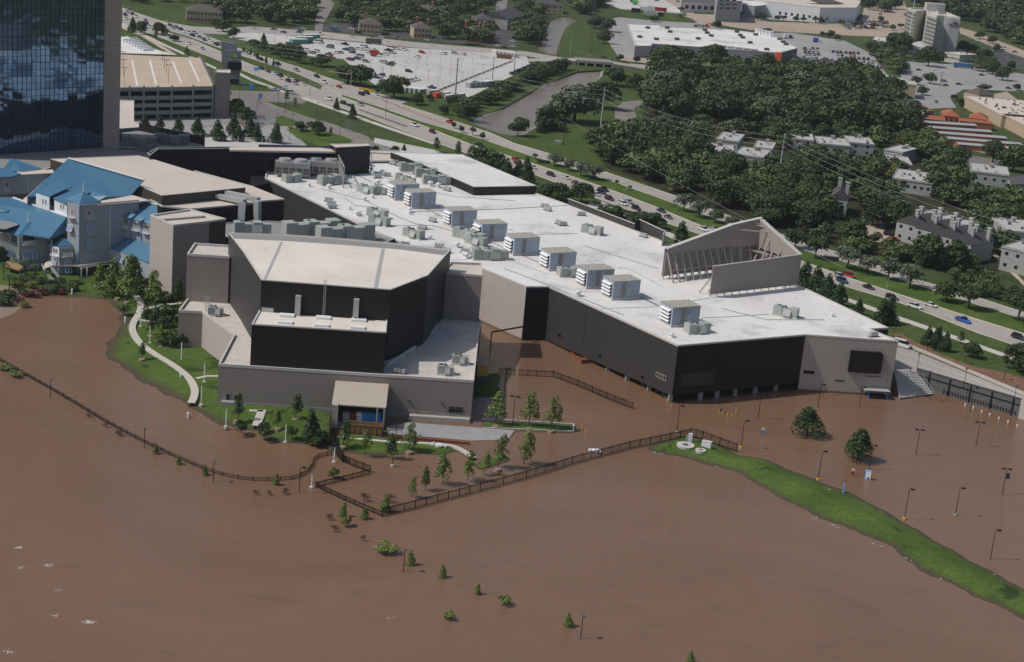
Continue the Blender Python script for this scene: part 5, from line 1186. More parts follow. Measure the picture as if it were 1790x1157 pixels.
def rtu(L_, D, H_, segs=2, mt='ac_green'):
    out = []; g = MB(); g.box(-.3, L_+.3, -.3, D+.3, 0, .35); out.append(('roof_curb', g.mesh('roof_curb', M['parapet'])))
    g = MB()
    for i in range(segs):
        x0, x1 = L_*i/segs, L_*(i+1)/segs; hh = H_*(1 if i % 2 == 0 else .86); out.append(('casing', MB().box(x0+.03, x1-.03, 0, D*(1 if i % 2 == 0 else .9), .35, .35+hh).mesh('casing', M[mt])))
    g = MB(); g.add([(L_*.45, -.02, H_*.95), (L_*.75, -.02, H_*.95), (L_*.75, -.9, H_*.35), (L_*.45, -.9, H_*.35)], [(0, 1, 2, 3)]); g.box(L_*.45, L_*.75, -.9, -.02, .3, H_*.35); out.append(('exhaust_hood', g.mesh('exhaust_hood', M[mt])))
    g = MB()
    for i in range(2): g.tube((L_*(.2+.25*i), D*.5, .35+H_), (L_*(.2+.25*i), D*.5, .6+H_), .5, n=8)
    out.append(('fan_cowl', g.mesh('fan_cowl', M['steel_dark'])))
    return out
R_S, R_M, R_L, R_X = rtu(4.5, 2.4, 2.2, 2), rtu(7.5, 3.0, 2.6, 3), rtu(12, 3.4, 3.2, 4), rtu(20, 4.2, 4.0, 5)
lab = [
 (R_M,500,320,17,'long grey-green unit at the hall roof left corner, below the cooling towers',.8),(R_L,563,325,17,'long grey-green unit in front of the cooling towers, with side hood',.8),
 (R_M,623,335,17,'grey-green unit right of the long unit near the far roof edge',-.5),(R_S,657,340,17,'small grey unit just left of the rearmost blue air handler',.3),
 (R_M,640,377,17,'grey-green unit upper of the pair near the left roof edge',-.5),(R_M,643,390,17,'grey-green unit lower of the pair near the left roof edge',-.5),
 (R_M,703,412,17,'grey-green unit left of the third blue air handler',-.6),(R_L,790,414,17,'long grey-green unit below the third blue air handler',-.55),
 (R_M,812,425,17,'grey-green unit between third and fourth air handlers, lower',-.55),(R_L,828,455,17,'long unit near the theatre block right corner',.35),
 (R_M,979,485,17,'grey-green unit tucked between sixth and seventh blue air handlers',.45),(R_M,1015,406,17,'segmented grey-green unit alone on the open roof behind the air handlers',-.45),
 (R_M,1204,585,17,'grey-green unit just in front of the last blue air handler',.5),(R_M,1350,550,17,'segmented grey-green unit by itself right of the last air handler',-.4),
 (R_L,700,300,17,'long grey-green unit furthest back by the white annexe',.3),(R_L,727,310,17,'second long grey-green unit by the white annexe',.3),(R_L,740,322,17,'third long grey-green unit, nearest, by the white annexe',.3),
 (R_S,690,315,17,'small unit left of the annexe long units, upper',-.2),(R_S,705,320,17,'small unit left of the annexe long units, lower',-.2),(R_M,615,290,17,'grey unit right of the cooling tower frame',.3),
 (R_S,764,655,11,'grey-green unit, left of the pair on the low sunlit roof',.1),(R_S,790,637,11,'grey-green unit, right of the pair on the low sunlit roof',.1),
 (R_X,500,419,17.6,'largest grey-green plant box behind the theatre roof',.6),(R_X,560,427,17.6,'long plant box to the right behind the theatre roof',.6),(R_L,410,412,17.6,'plant box at the left behind the theatre roof',.35),
 (R_S,363,552,11,'small grey unit on the low roof below the siding tower',.2),
]
for pr, x, y, z, l, rzz in lab: place(pr, 'rooftop_unit', l, 'rooftop unit', x, y, z if z != 17 else HZ, rzz, sc3=(1, 1, 1.25) if z == 17.6 else None)
M['chill'] = mat('mid_grey_unit', (.17, .18, .185), .6, .3, var=.15, scale=.5, lines=[('u', 1.4, .08, .6)])
DU = rtu(14, 4.5, 4.2, 3, 'chill')
for k, (x, y) in enumerate(((212,258),(270,254),(240,262))): place(DU, 'chiller', ['long dark chiller at the foot of the tower pier','long dark chiller by the dark plant screen','short dark chiller between the two long ones'][k], 'chiller', x, y, 16.5, .2, (1, 1, .6)[k])
RL = [(560,320,'the cooling towers'),(670,310,'the far roof corner'),(740,310,'the white annexe'),(705,350,'the first two air handlers'),(640,385,'the left roof edge'),(720,425,'the theatre back edge'),(800,435,'the third air handler'),(960,370,'the far back roof edge'),(1117,413,'the raised back parapet'),(1050,410,'the open middle roof'),(900,450,'the fifth air handler'),(1174,589,'the ninth air handler'),(1500,580,'the hall right corner'),(400,560,'the low left roof'),(640,652,'the low right roof')]
def nearR(x, y): return min(RL, key=lambda l: (l[0]-x)**2+((l[1]-y)*1.8)**2)[2]
# small condensers
def cond():
    out = [('base', MB().box(-.2, 3.2, -.2, 1.3, 0, .25).mesh('base', M['steel_dark']))]
    for i in range(3): out.append(('fan_box', MB().box(i*1.05, i*1.05+.9, 0, 1.1, .25, 1.5).mesh('fan_box', M['galv'])))
    return out
CN = cond()
for k, (x, y) in enumerate(((567,352),(572,358),(575,365),(700,430),(720,438),(760,433),(772,440),(805,442),(838,452),(845,441),(950,367),(945,362),(970,391),(978,395),(1010,377),(1117,413),(1522,590),(655,312),(670,308),(722,304),(680,287),(694,290),(640,420),(775,332),(865,332),(730,399),(749,386),(688,652),(345,520))):
    z = HZ if y < 600 or x > 1000 else 11; z = 11 if (x, y) in ((345,520),(688,652)) else z
    place(CN, 'condenser', 'small grey fan condenser near '+nearR(x, y), 'condenser', x, y, z, R.uniform(-.8, .6), 1.0, 'roof condensers')
def vent():
    g = MB(); g.tube((0, 0, 0), (0, 0, .9), .55, .5, 8); out = [('vent_base', g.mesh('vent_base', M['white']))]
    g = MB(); g.tube((0, 0, .9), (0, 0, 1.3), .85, .8, 8); g.tube((0, 0, 1.3), (0, 0, 1.6), .5, .2, 8); out.append(('vent_cap', g.mesh('vent_cap', M['white']))); return out
VN = vent()
for k, (x, y) in enumerate(((575,330),(637,302),(649,299),(651,306),(668,304),(672,307),(649,290),(752,325),(766,328),(821,334),(637,351),(651,346),(716,374),(628,375),(611,366),(624,377),(752,418),(799,432),(810,447),(815,451),(716,371),(1454,553),(1174,589),(1010,517),(655,324),(661,322),(540,326),(460,398))):
    place(VN, 'roof_vent', 'small white mushroom vent near '+nearR(x, y), 'roof vent', x, y, HZ, 0, R.uniform(.8, 1.3), 'roof vents')
# cooling towers and their steel frame
def cooling():
    L_, D, H_ = 17, 9, 7.5; out = []
    out.append(('casing', MB().box(0, L_, 0, D, 1.5, H_).mesh('casing', M['galv'])))
    for i in range(5): out.append(('louvre_bank', MB().box(i*L_/5+.3, (i+1)*L_/5-.3, -.12, 0, 2.0, H_-2.6).mesh('louvre_bank', M['steel_dark'])))
    for i in range(2):
        g = MB(); g.tube((L_*(.27+.46*i), D/2, H_), (L_*(.27+.46*i), D/2, H_+1.3), 3.2, 2.9, 14); out.append(('fan_stack', g.mesh('fan_stack', M['galv'])))
    g = MB()
    for i in range(9):
        x = i*L_/8
        for y in (-.9, 0): g.bar((x, y, 0), (x, y, H_+1.2), .18)
    for z in (1.4, 3.6, H_-.3, H_+1.2, H_+.6): g.bar((0, -.9, z), (L_, -.9, z), .16)
    for i in range(8): g.bar((i*L_/8, -.9, 1.4), ((i+1)*L_/8, -.9, H_-.3), .1)
    out.append(('access_frame', g.mesh('access_frame', M['steel'])))
    return out
CT = cooling()
for k, (x, y) in enumerate(((480,309),(534,307))): place(CT, 'cooling_tower', ['left galvanised cooling tower with fan stack and access frame','right galvanised cooling tower beside the steel truss frame'][k], 'cooling tower', x, y, HZ, .12, .78)
fr = bld('steel_truss_frame', 'grey steel truss frame standing right of the cooling towers', 'frame', 605, 305, HZ)
g = MB(); a, b = P(590,268,25), P(610,280,25); 
a0, b0 = Vector((a.x, a.y, HZ)), Vector((b.x, b.y, HZ)); b0.y -= 14; b = Vector((b0.x, b0.y, 25))
for i in range(5):
    p = a0.lerp(b0, i/4); q = Vector((p.x, p.y, 25)); g = MB(); g.bar(p, q, .3); part('post', g, M['steel'], fr)
    if i < 4:
        p2 = a0.lerp(b0, (i+1)/4); q2 = Vector((p2.x, p2.y, 25))
        for s, e in ((p, q2), (q, p2)): g = MB(); g.bar(s, e, .2); part('brace', g, M['steel'], fr)
for z in (HZ+.3, 21, 25): g = MB(); g.bar(Vector((a0.x, a0.y, z)), Vector((b0.x, b0.y, z)), .3); part('chord', g, M['steel'], fr)
lad = bld('roof_access_stair', 'small grey metal stair and hatch leaning on the siding tower', 'stair', 363, 545, LZ_)
fz = fit((327,447),(401,452),24.7)
for s in (0, 1.2):
    p = P(360, 543, LZ_); g = MB(); g.bar(p+Vector((s, -.5, 0)), p+Vector((s-.6, 1.2, 4.2)), .12); part('stringer', g, M['galv'], lad)
for k in range(9):
    p = P(360, 543, LZ_)+Vector((-.6*k/9, -.5+1.7*k/9, .4+k*.45)); g = MB(); g.bar(p, p+Vector((1.2, 0, 0)), .14); part('tread', g, M['galv'], lad)
# ------------------------------------------------------------------ trees and plants
def crown_mesh(name, kind, leaf, seed, n=1300, s=.075, shape='round'):
    """unit crown: height 1, sits on z 0..1; built of many leaf-clump faces spread over uneven lobes"""
    rs = np.random.RandomState(seed); lobes = []
    if shape == 'broad':
        for i in range(11):
            a = rs.rand()*6.28; r = .36*math.sqrt(rs.rand()); z = .28+.48*rs.rand()*(1-r*.9); lobes.append((r*math.cos(a), r*math.sin(a), z, .17+.13*rs.rand()))
        lobes.append((0, 0, .68, .28)); lobes.append((0, 0, .38, .30))
    elif shape == 'round':
        for i in range(8):
            a = rs.rand()*6.28; r = .20*math.sqrt(rs.rand()); z = .35+.35*rs.rand(); lobes.append((r*math.cos(a), r*math.sin(a), z, .22+.06*rs.rand()))
    elif shape == 'full':
        for i in range(16): t = i/15; a = rs.rand()*6.28; r = .17*(1-t*.8); lobes.append((r*math.cos(a), r*math.sin(a), .2+.62*t, .27*(1-t)**.6+.10))
    elif shape == 'cone':
        for i in range(16):
            t = i/15; a = rs.rand()*6.28; r = .10*(1-t); lobes.append((r*math.cos(a), r*math.sin(a), .1+.82*t, .24*(1-t)**.8+.055))
    elif shape == 'open':
        for i in range(20):
            t = (i+.5)/20; a = rs.rand()*6.28; r = .20*(1-t*.75)*math.sqrt(rs.rand()); lobes.append((r*math.cos(a), r*math.sin(a), .24+.68*t, .085+.09*rs.rand()*(1.15-t)))
    elif shape == 'bush':
        for i in range(8):
            a = rs.rand()*6.28; r = .45*math.sqrt(rs.rand()); lobes.append((r*math.cos(a), r*math.sin(a), .3+.35*rs.rand(), .28+.12*rs.rand()))
    w_ = np.array([l[3]**2 for l in lobes]); w_ /= w_.sum()
    which = rs.choice(len(lobes), n, p=w_); L_ = np.array(lobes)[which]
    d = rs.normal(size=(n, 3)); d /= np.linalg.norm(d, axis=1)[:, None]; d[:, 2] = np.where(d[:, 2] < -.5, -d[:, 2], d[:, 2])
    rad_ = L_[:, 3]*(rs.uniform(.72, 1.06, n))
    c = L_[:, :3]+d*rad_[:, None]*np.array([1, 1, .85])
    nn = d+rs.normal(size=(n, 3))*.55; nn /= np.linalg.norm(nn, axis=1)[:, None]
    t = np.cross(nn, rs.normal(size=(n, 3))); t /= np.linalg.norm(t, axis=1)[:, None]; b = np.cross(nn, t)
    ss = s*rs.uniform(.6, 1.35, n)[:, None]
    V = np.stack([c-t*ss*.5-b*ss*.35, c+t*ss*.5-b*ss*.3, c+t*ss*.35+b*ss*.5, c-t*ss*.45+b*ss*.4], 1).reshape(-1, 3)
    me = bpy.data.meshes.new(name); F_ = np.arange(4*n).reshape(-1, 4)
    me.from_pydata(V.tolist(), [], F_.tolist()); me.materials.append(LF[leaf]); 
    return me
def trunk_mesh(name, h=1.0, r=.035, limbs=5, seed=0, spread=.35, top=.6, mt='trunk'):
    rr_ = random.Random(seed); g = MB(); g.tube((0, 0, -.05), (0, 0, top*.55), r*1.15, r*.8, 7); g.tube((0, 0, top*.55), (.02, .01, top), r*.8, r*.35, 6)
    for i in range(limbs):
        a = i*6.28/limbs+rr_.random(); z = top*(.4+.45*i/limbs); g.tube((0, 0, z), (math.cos(a)*spread*.8, math.sin(a)*spread*.8, z+.28), r*.5, r*.15, 5)
    return g.mesh(name, M[mt])
KIN = {}
def kind(key, shape, leaf, n, s, trunk, variants=3, crown_z=0.0, spread=.35, top=.6, r=.03):
    KIN[key] = [(crown_mesh('crown', key, leaf, 17*i+sum(map(ord, key)), n, s, shape), trunk_mesh('trunk', 1, r, 5, i, spread, top)) for i in range(variants)]
kind('oak_dark', 'broad', 'dark', 2300, .062, 1); kind('oak_mid', 'broad', 'mid', 2300, .062, 1); kind('oak_olive', 'broad', 'olive', 1700, .07, 1, 2)
kind('oak_silver', 'broad', 'silver', 2000, .065, 1, 2)
kind('median', 'round', 'silver', 1300, .055, 1, 3, spread=.15, top=.5, r=.025); kind('median_dark', 'round', 'dark', 1200, .06, 1, 2, spread=.15, top=.5, r=.025)
kind('cone', 'cone', 'pine', 1500, .05, 1, 3, spread=.05, top=.8, r=.025); kind('cone_bright', 'cone', 'bright', 1200, .05, 1, 2, spread=.05, top=.8, r=.02)
kind('full', 'full', 'mid', 2000, .05, 1, 2, spread=.15, top=.5); kind('young', 'open', 'bright', 760, .040, 1, 4, spread=.2, top=.85, r=.013); kind('young_mid', 'open', 'mid', 820, .040, 1, 3, spread=.2, top=.85, r=.015)
kind('bush', 'bush', 'mid', 700, .11, 1, 2, spread=.3, top=.3, r=.03); kind('bush_bright', 'bush', 'bright', 600, .11, 1, 2, spread=.3, top=.3, r=.03)
kind('bush_red', 'bush', 'red', 260, .08, 1, 2, spread=.3, top=.3, r=.03); kind('bush_magenta', 'bush', 'magenta', 600, .12, 1, 1, spread=.3, top=.3); kind('bush_olive', 'bush', 'olive', 600, .12, 1, 1, spread=.3, top=.3)
TREES = []
def tree(kd, x, y, h, wd=None, z=GZ, name='tree', label=None, cat='tree', group=None, lean=0):
    """x, y: picture point of the foot; h: height in metres; wd: crown width / height"""
    cr, tr = R.choice(KIN[kd]); p = P(x, y, z) if not isinstance(x, Vector) else x
    base = {'broad': 1.25, }.get('broad'); wd = wd or 1.0
    t = thing(name, label or '', cat, p, R.uniform(0, 6.28), group); t.scale = (h*wd, h*wd, h)
    link('trunk', tr, t); link('crown', cr, t); TREES.append((t, p)); return t
def hpx(x, y, px_, z=GZ): return px_*mpp(x, y, z)*1.06
# landmarks for labelling scattered things
LM = [(440,300,'the cooling towers'),(500,95,'the left end of the big car park'),(690,165,'the car park entrance'),(830,190,'the canal west bank'),(1000,230,'the canal east bank'),(905,215,'the grassy canal tip'),
 (1120,150,'the meadow by the bridge'),(960,60,'the upper stream'),(800,20,'the brown-roofed apartments'),(620,25,'the pale lane'),(450,20,'the top left apartments'),(1240,120,'the grey store wall'),(1430,150,'the wood front by the store'),
 (1300,180,'the middle of the wood'),(1520,190,'the right end of the wood'),(1180,200,'the left edge of the wood'),(1120,260,'the power pole bend'),(1200,320,'the parkway hedge'),(1400,310,'the grey power pole'),(1500,300,'the two-window apartments'),
 (1620,300,'the orange roofs'),(1740,260,'the storage rows'),(1500,390,'the townhouse lane'),(1640,420,'the grey townhouses'),(1740,480,'the long garden fence'),(1760,350,'the small estate car park'),(1610,90,'the slab hotel'),(1740,130,'the far shopping lot'),
 (1700,20,'the park beyond the hotel'),(350,220,'the parking garage'),(470,200,'the flooded driveway'),(660,200,'the wild meadow'),(900,300,'the white annexe'),(1050,350,'the hall back parapet'),(1450,500,'the roof screen'),(1600,580,'the hall right corner'),(1720,640,'the ramp')]
def near(x, y): return min(LM, key=lambda l: (l[0]-x)**2+((l[1]-y)*1.8)**2)[2]
KD = {'oak_dark': 'broad dark green tree', 'oak_mid': 'broad green tree', 'oak_olive': 'yellow-green spreading tree', 'oak_silver': 'broad tree with pale grey-green leaves', 'full': 'full round tree', 'median': 'round-headed street tree', 'median_dark': 'round dark street tree',
      'cone': 'dark conical tree', 'cone_bright': 'bright green conical tree', 'young': 'young airy bright green tree', 'young_mid': 'young airy green tree', 'bush': 'rounded green shrub', 'bush_bright': 'bright green shrub', 'bush_red': 'dark red shrub', 'bush_magenta': 'magenta shrub', 'bush_olive': 'yellow-green shrub'}
def scatter(poly, spacing, kinds, hr, wd=(.95, 1.25), jitter=.45, grp=None, seed=1, avoid=(), name='tree'):
    rs = random.Random(seed); w_ = [(q.x, q.y) for q in PP(poly)]; av = [[(q.x, q.y) for q in PP(a)] for a in avoid]
    def inside(x, y, pl):
        c = False; n = len(pl)
        for i in range(n):
            ax, ay = pl[i]; bx, by = pl[(i+1) % n]
            if (ay > y) != (by > y) and x < (bx-ax)*(y-ay)/(by-ay)+ax: c = not c
        return c
    x0, x1 = min(p[0] for p in w_), max(p[0] for p in w_); y0, y1 = min(p[1] for p in w_), max(p[1] for p in w_)
    y = y0; row = 0
    while y < y1:
        x = x0+(spacing/2 if row % 2 else 0)
        while x < x1:
            px_, py_ = x+rs.uniform(-jitter, jitter)*spacing, y+rs.uniform(-jitter, jitter)*spacing
            if inside(px_, py_, w_) and not any(inside(px_, py_, a) for a in av):
                k = rs.choice(kinds); h = rs.uniform(*hr); v = Vector((px_, py_, GZ)); a_, b_ = pix(v)
                if -40 < a_ < 1830 and -45 < b_: CAND.append((k, v, h, rs.uniform(*wd), a_, b_))
            x += spacing
        y += spacing*.87; row += 1
CAND = []
D3 = ['oak_dark']*4+['oak_mid']*2
# the wood right of the canal
scatter([(1138,158),(1160,128),(1215,128),(1300,138),(1420,138),(1500,146),(1560,168),(1580,200),(1600,228),(1560,246),(1500,238),(1430,232),(1370,232),(1300,222),(1240,215),(1180,212),(1140,200)], 15, D3+['oak_silver','oak_dark'], (12, 22), seed=2)
scatter([(1215,215),(1300,226),(1430,236),(1500,243),(1600,250),(1600,262),(1500,258),(1430,250),(1340,254),(1240,240)], 14, D3+['oak_olive'], (7, 12), seed=22)
scatter([(1330,232),(1400,236),(1400,262),(1350,262)], 12, D3, (8, 12), seed=23)
scatter([(1040,262),(1075,240),(1120,230),(1165,228),(1230,240),(1228,262),(1300,296),(1370,300),(1400,330),(1470,340),(1440,400),(1400,412),(1330,392),(1260,366),(1180,338),(1110,310),(1060,288)], 12, D3+['oak_mid'], (10, 15), seed=3, avoid=[[(1225,246),(1345,256),(1350,316),(1222,300)]])
scatter([(1400,420),(1480,440),(1600,470),(1720,520),(1790,545),(1840,560),(1840,540),(1740,505),(1700,470),(1560,438),(1490,405)], 8.5, D3, (4.5, 7.5), seed=4)
scatter([(1490,350),(1560,345),(1570,400),(1530,400),(1500,378)], 10, D3, (9, 13), seed=5)
scatter([(1400,268),(1450,290),(1490,300),(1560,300),(1560,320),(1500,328),(1440,318),(1400,300)], 11, D3+['oak_olive'], (9, 13), seed=6)
scatter([(1600,250),(1650,262),(1660,300),(1640,330),(1690,330),(1760,350),(1800,360),(1800,420),(1740,400),(1660,372),(1600,350),(1640,352),(1620,300),(1590,270)], 12, D3+['oak_olive'], (9, 13), seed=7, avoid=[[(1690,322),(1745,345),(1740,360),(1680,345)]])
scatter([(1700,375),(1750,395),(1760,450),(1730,448),(1650,440),(1590,432),(1600,424),(1690,425)], 10, D3, (8, 12), seed=8)
# canal west bank hedge
scatter([(815,205),(850,186),(900,160),(960,138),(1000,122),(985,118),(930,136),(880,160),(830,182),(800,196)], 6.5, ['oak_dark','oak_mid','bush'], (5, 9), seed=9)
scatter([(905,80),(934,46),(948,20),(938,18),(900,60)], 9, D3, (6, 11), seed=25)
scatter([(940,222),(965,196),(985,182),(1000,180),(985,215),(960,236)], 7, D3, (5, 9), seed=26)
# top strip
scatter([(380,-8),(548,-8),(548,50),(480,44),(400,40),(330,34)], 17, D3, (9, 14), seed=10)
scatter([(590,-8),(860,-8),(850,40),(760,44),(700,38),(640,26),(600,30)], 17, D3, (9, 14), seed=11)
scatter([(770,44),(850,58),(852,76),(790,64)], 13, D3, (9, 12), seed=12)
scatter([(900,10),(950,-8),(965,-8),(950,44),(932,84),(912,70),(910,40)], 13, D3, (9, 13), seed=13)
scatter([(1000,-8),(1055,-8),(1052,16),(1010,26),(998,10)], 12, D3, (11, 15), seed=14)
scatter([(213,-8),(330,-8),(330,8),(214,6)], 18, D3, (8, 12), seed=15)
scatter([(596,36),(860,48),(856,84),(780,72),(700,62),(600,50)], 17, D3, (9, 13), seed=24, avoid=[[(626,34),(670,34),(670,62),(626,62)],[(720,42),(758,42),(758,66),(720,66)],[(815,48),(868,48),(868,80),(815,80)]])
# beyond the store lot and hotel
scatter([(1485,84),(1535,90),(1580,100),(1582,140),(1560,132),(1528,98)], 13, D3, (9, 13), seed=16)
scatter([(1505,-8),(1560,-8),(1570,30),(1500,12)], 20, D3, (10, 14), seed=17)
scatter([(1680,104),(1730,112),(1770,126),(1700,126),(1690,114)], 15, D3, (8, 12), seed=18)
# single trees given by their foot in the picture, height in pixels, kind, width ratio
singles = [
 (1245,122,46,'oak_dark',1.05,'large dark broad tree standing alone in front of the white-roofed store'),(1341,118,26,'oak_mid',1.3,'dense rounded green tree by the orange store portal'),
 (1004,212,66,'oak_silver',1.2,'huge spreading canal-side tree with grey-green crown and thick trunk'),(1110,157,30,'oak_mid',1.0,'lone rounded tree on the meadow below the bridge'),(1078,150,34,'oak_dark',1.1,'dark tree leaning over the canal just below the bridge'),
 (1050,190,50,'oak_dark',1.1,'dark tree right of the huge canal-side tree'),(905,237,34,'oak_dark',.95,'dense oval tree at the canal tip beside the parkway'),(945,232,26,'cone',1.0,'pointed tree at the canal edge right of the oval tree'),
 (955,224,40,'oak_dark',.9,'dark tree above the canal edge left of the huge tree'),(970,228,22,'bush',1.3,'shrubby growth at the foot of the huge canal-side tree'),(1040,50,24,'oak_dark',1.1,'dark twin tree on the bank above the store yard, left'),
 (1062,55,24,'oak_dark',1.1,'dark twin tree on the bank above the store yard, right'),(1056,76,26,'oak_mid',1.0,'rounded tree on the strip between stream and store yard'),(1143,38,12,'oak_dark',1.4,'small dark round tree at the store back wall, left'),(1254,50,14,'oak_dark',1.3,'small dark round tree behind the store roof by the red truck'),
 (1340,56,8,'bush',1.8,'low dark shrub behind the store roof, right'),(688,172,42,'oak_dark',1.15,'biggest dense round tree at the car park entrance'),(630,150,38,'oak_dark',1.15,'right of two dense trees under the traffic signal arm'),(608,146,34,'oak_dark',1.2,'left of two dense trees under the traffic signal arm'),
 (520,110,34,'oak_dark',.8,'tall dark tree beside the left end of the car park'),(504,104,32,'oak_dark',.9,'second tall dark tree by the left end of the car park'),(490,100,26,'oak_mid',.9,'green tree left of the two tall car park trees'),(460,88,30,'cone',.9,'pointed tree in the row left of the car park'),
 (475,95,18,'oak_mid',1.2,'low spreading tree in the row left of the car park'),(444,84,16,'oak_dark',1.3,'short dark tree at the left end of the row by the car park'),(560,116,22,'oak_dark',1.5,'wide low tree in the middle of the parkway lawn'),
 (730,183,22,'oak_mid',1.2,'round tree below the containers on the parkway lawn'),(752,176,12,'oak_dark',1.1,'tiny round tree beside the orange container'),(776,200,18,'oak_dark',1.0,'small round tree on the slope left of the canal hedge'),(792,192,26,'oak_dark',1.0,'dark tree at the foot of the tall steel pole'),
 (800,204,26,'oak_olive',.8,'yellow-green tree at the canal corner'),(820,210,34,'oak_dark',.9,'dark tree at the canal corner beside the yellow-green one'),
 (232,56,26,'cone',1.0,'dark conical tree nearest the tower on the parkway verge'),(246,60,24,'oak_mid',.9,'leafy tree on the parkway verge beyond the garage roof'),(276,60,22,'oak_dark',1.2,'dense dark tree on the verge beyond the garage roof'),(272,70,18,'young_mid',1.0,'lighter young tree below the dense verge tree'),
 (305,72,12,'oak_dark',1.5,'low dark tree on the verge right of the dense one'),(326,98,18,'cone_bright',1.0,'slim bright tree beside the garage ramp'),(288,62,14,'oak_olive',1.0,'pale small tree on the verge among dark ones'),
 (376,48,16,'oak_dark',1.4,'dark shrubby tree on the island at the top junction, left'),(390,55,18,'oak_dark',1.3,'dark shrubby tree on the island at the top junction, middle'),(408,66,20,'oak_dark',1.0,'dark tree on the island at the top junction, right'),
 (254,222,18,'cone',.9,'first small tree along the garage foot'),(280,226,18,'cone',.9,'second small tree along the garage foot'),(312,232,22,'cone',.9,'third small tree along the garage foot'),(345,238,26,'cone',.9,'fourth small tree along the garage foot'),
 (380,246,28,'cone',.9,'tree in the plaza row below the stair tower, leftmost'),(408,238,28,'cone',.9,'tree in the plaza row, second from the stair tower'),(416,247,22,'cone',.9,'lower tree in the plaza row beside the low wall'),(437,238,26,'cone',.9,'tree in the plaza row left of the banner sign'),(449,247,24,'cone',.9,'tree in the plaza row just below the banner sign'),(482,250,26,'cone',.9,'last tree of the plaza row, by the driveway bend'),
 (412,205,34,'oak_mid',.9,'leafy tree right of the stair tower'),(430,215,30,'oak_dark',.9,'dark tree at the edge of the flooded driveway'),
 (526,229,18,'oak_dark',1.1,'small round tree on the driveway island, left'),(555,236,26,'oak_dark',1.0,'bushy tree on the driveway island, middle'),(578,236,14,'young_mid',1.1,'small tree on the driveway island, right'),(543,222,10,'bush',1.1,'small shrub on the driveway island'),
 (588,192,22,'cone',.8,'slim conifer on the verge between path and near lanes'),(616,207,26,'cone',.9,'larger conifer on the verge between path and near lanes'),(500,178,20,'young',1.3,'feathery young tree in the wild meadow'),(516,186,16,'young',1.2,'thin young tree left in the wild meadow'),
 (656,272,18,'oak_mid',1.0,'small tree right of the black roof box'),(690,268,14,'oak_mid',1.2,'small tree behind the white annexe, left'),(706,270,18,'cone',1.0,'small tree behind the white annexe, right'),(762,266,26,'young_mid',1.2,'thin feathery tree behind the white annexe'),(800,276,30,'young_mid',1.0,'second thin feathery tree behind the white annexe'),
 (840,300,46,'oak_dark',1.0,'dark tree group beside the annexe end, left'),(862,306,44,'oak_dark',.9,'dark tree group beside the annexe end, middle'),(885,318,42,'cone',1.0,'dark pointed tree at the annexe end'),(918,322,48,'cone',1.0,'tall dark pointed tree hiding the queue of cars'),(905,318,40,'cone',1.0,'pointed tree just left of the tall one by the queue'),
 (975,352,34,'oak_dark',1.3,'dense dark tree behind the hall roof edge, left'),(1015,355,38,'oak_dark',1.1,'round dark tree behind the hall roof edge'),(950,345,22,'bush',2.0,'low dark hedge behind the hall roof edge'),(1068,380,22,'bush',1.6,'low green shrubs before the street lamp'),(1120,396,28,'oak_dark',1.7,'wide dark tree behind the raised parapet'),(1145,400,30,'oak_dark',1.2,'dark tree right of the wide one behind the parapet'),
 (1190,425,40,'cone',1.1,'feathery conifer just left of the roof screen'),
 (1405,500,46,'cone',1.2,'conifer at the right end of the roof screen'),(1425,512,50,'cone',1.1,'tall conifer group right of the screen, second'),(1445,525,48,'cone',1.1,'tall conifer group right of the screen, third'),(1465,535,44,'cone',1.1,'tall conifer group right of the screen, fourth'),(1500,550,30,'cone',1.0,'small conifer by the hall roof corner'),
 (1540,568,48,'cone',1.0,'reddish-trunked pine beside the path, left'),(1552,566,52,'cone',.9,'taller pine beside the path, right'),
 (1621,602,34,'cone',1.0,'pine on the ramp verge, leftmost of four'),(1634,608,38,'cone',1.0,'pine on the ramp verge, second of four'),(1651,614,36,'cone',1.0,'pine on the ramp verge, third of four'),(1640,598,30,'cone',.9,'pine on the ramp verge, rear of four'),
 (1679,601,24,'young_mid',1.2,'little open-crowned tree on the ramp verge'),(1699,625,28,'oak_mid',1.2,'small spreading tree casting a round shadow on the verge'),(1757,642,34,'young_mid',1.3,'airy tree near the ramp lamp at right'),(1785,650,54,'oak_dark',1.1,'dark tree cut by the right edge above the ramp'),
]
for x, y, hp_, k, wd, l in singles:
    if 215 < y < 252 and x < 490: hp_ *= 1.35; wd *= 1.2
    tree(k, x, y, hpx(x, y, hp_), wd, label=l)
ol = ['leftmost','second from left','third from left','fourth from left','fifth from left','sixth from left','seventh from left','eighth from left','ninth from left','tenth from left']
med = [(970,290,26),(993,298,22),(1015,308,27),(1038,314,32),(1195,369,33),(1222,380,32),(1250,389,28),(1279,398,26),(1389,434,38),(1425,451,40),(1481,470,42),(1515,479,34),(1552,489,40),(1590,503,42),(1653,527,40),(1693,540,46),(1779,561,52)]
on = ['first','second','third','fourth','fifth','sixth','seventh','eighth','ninth','tenth','eleventh','twelfth','thirteenth','fourteenth','fifteenth','sixteenth','seventeenth']
for k, (x, y, hp_) in enumerate(med):
    tree('median_dark' if k in (8, 9, 14, 15, 16) else 'median', x, y, hpx(x, y, hp_), 1.35, label=on[k]+' round-headed tree from the left on the long parkway median', group='parkway median trees', name='street_tree')
for k, (x, y, hp_) in enumerate(((793,224,12),(806,232,14),(826,237,16),(843,244,14),(935,279,12),(1078,322,9),(1101,332,9))):
    tree('median_dark', x, y, hpx(x, y, hp_), 1.0, label=on[k]+' tiny sapling from the left along the parkway median', group='median saplings', name='sapling')
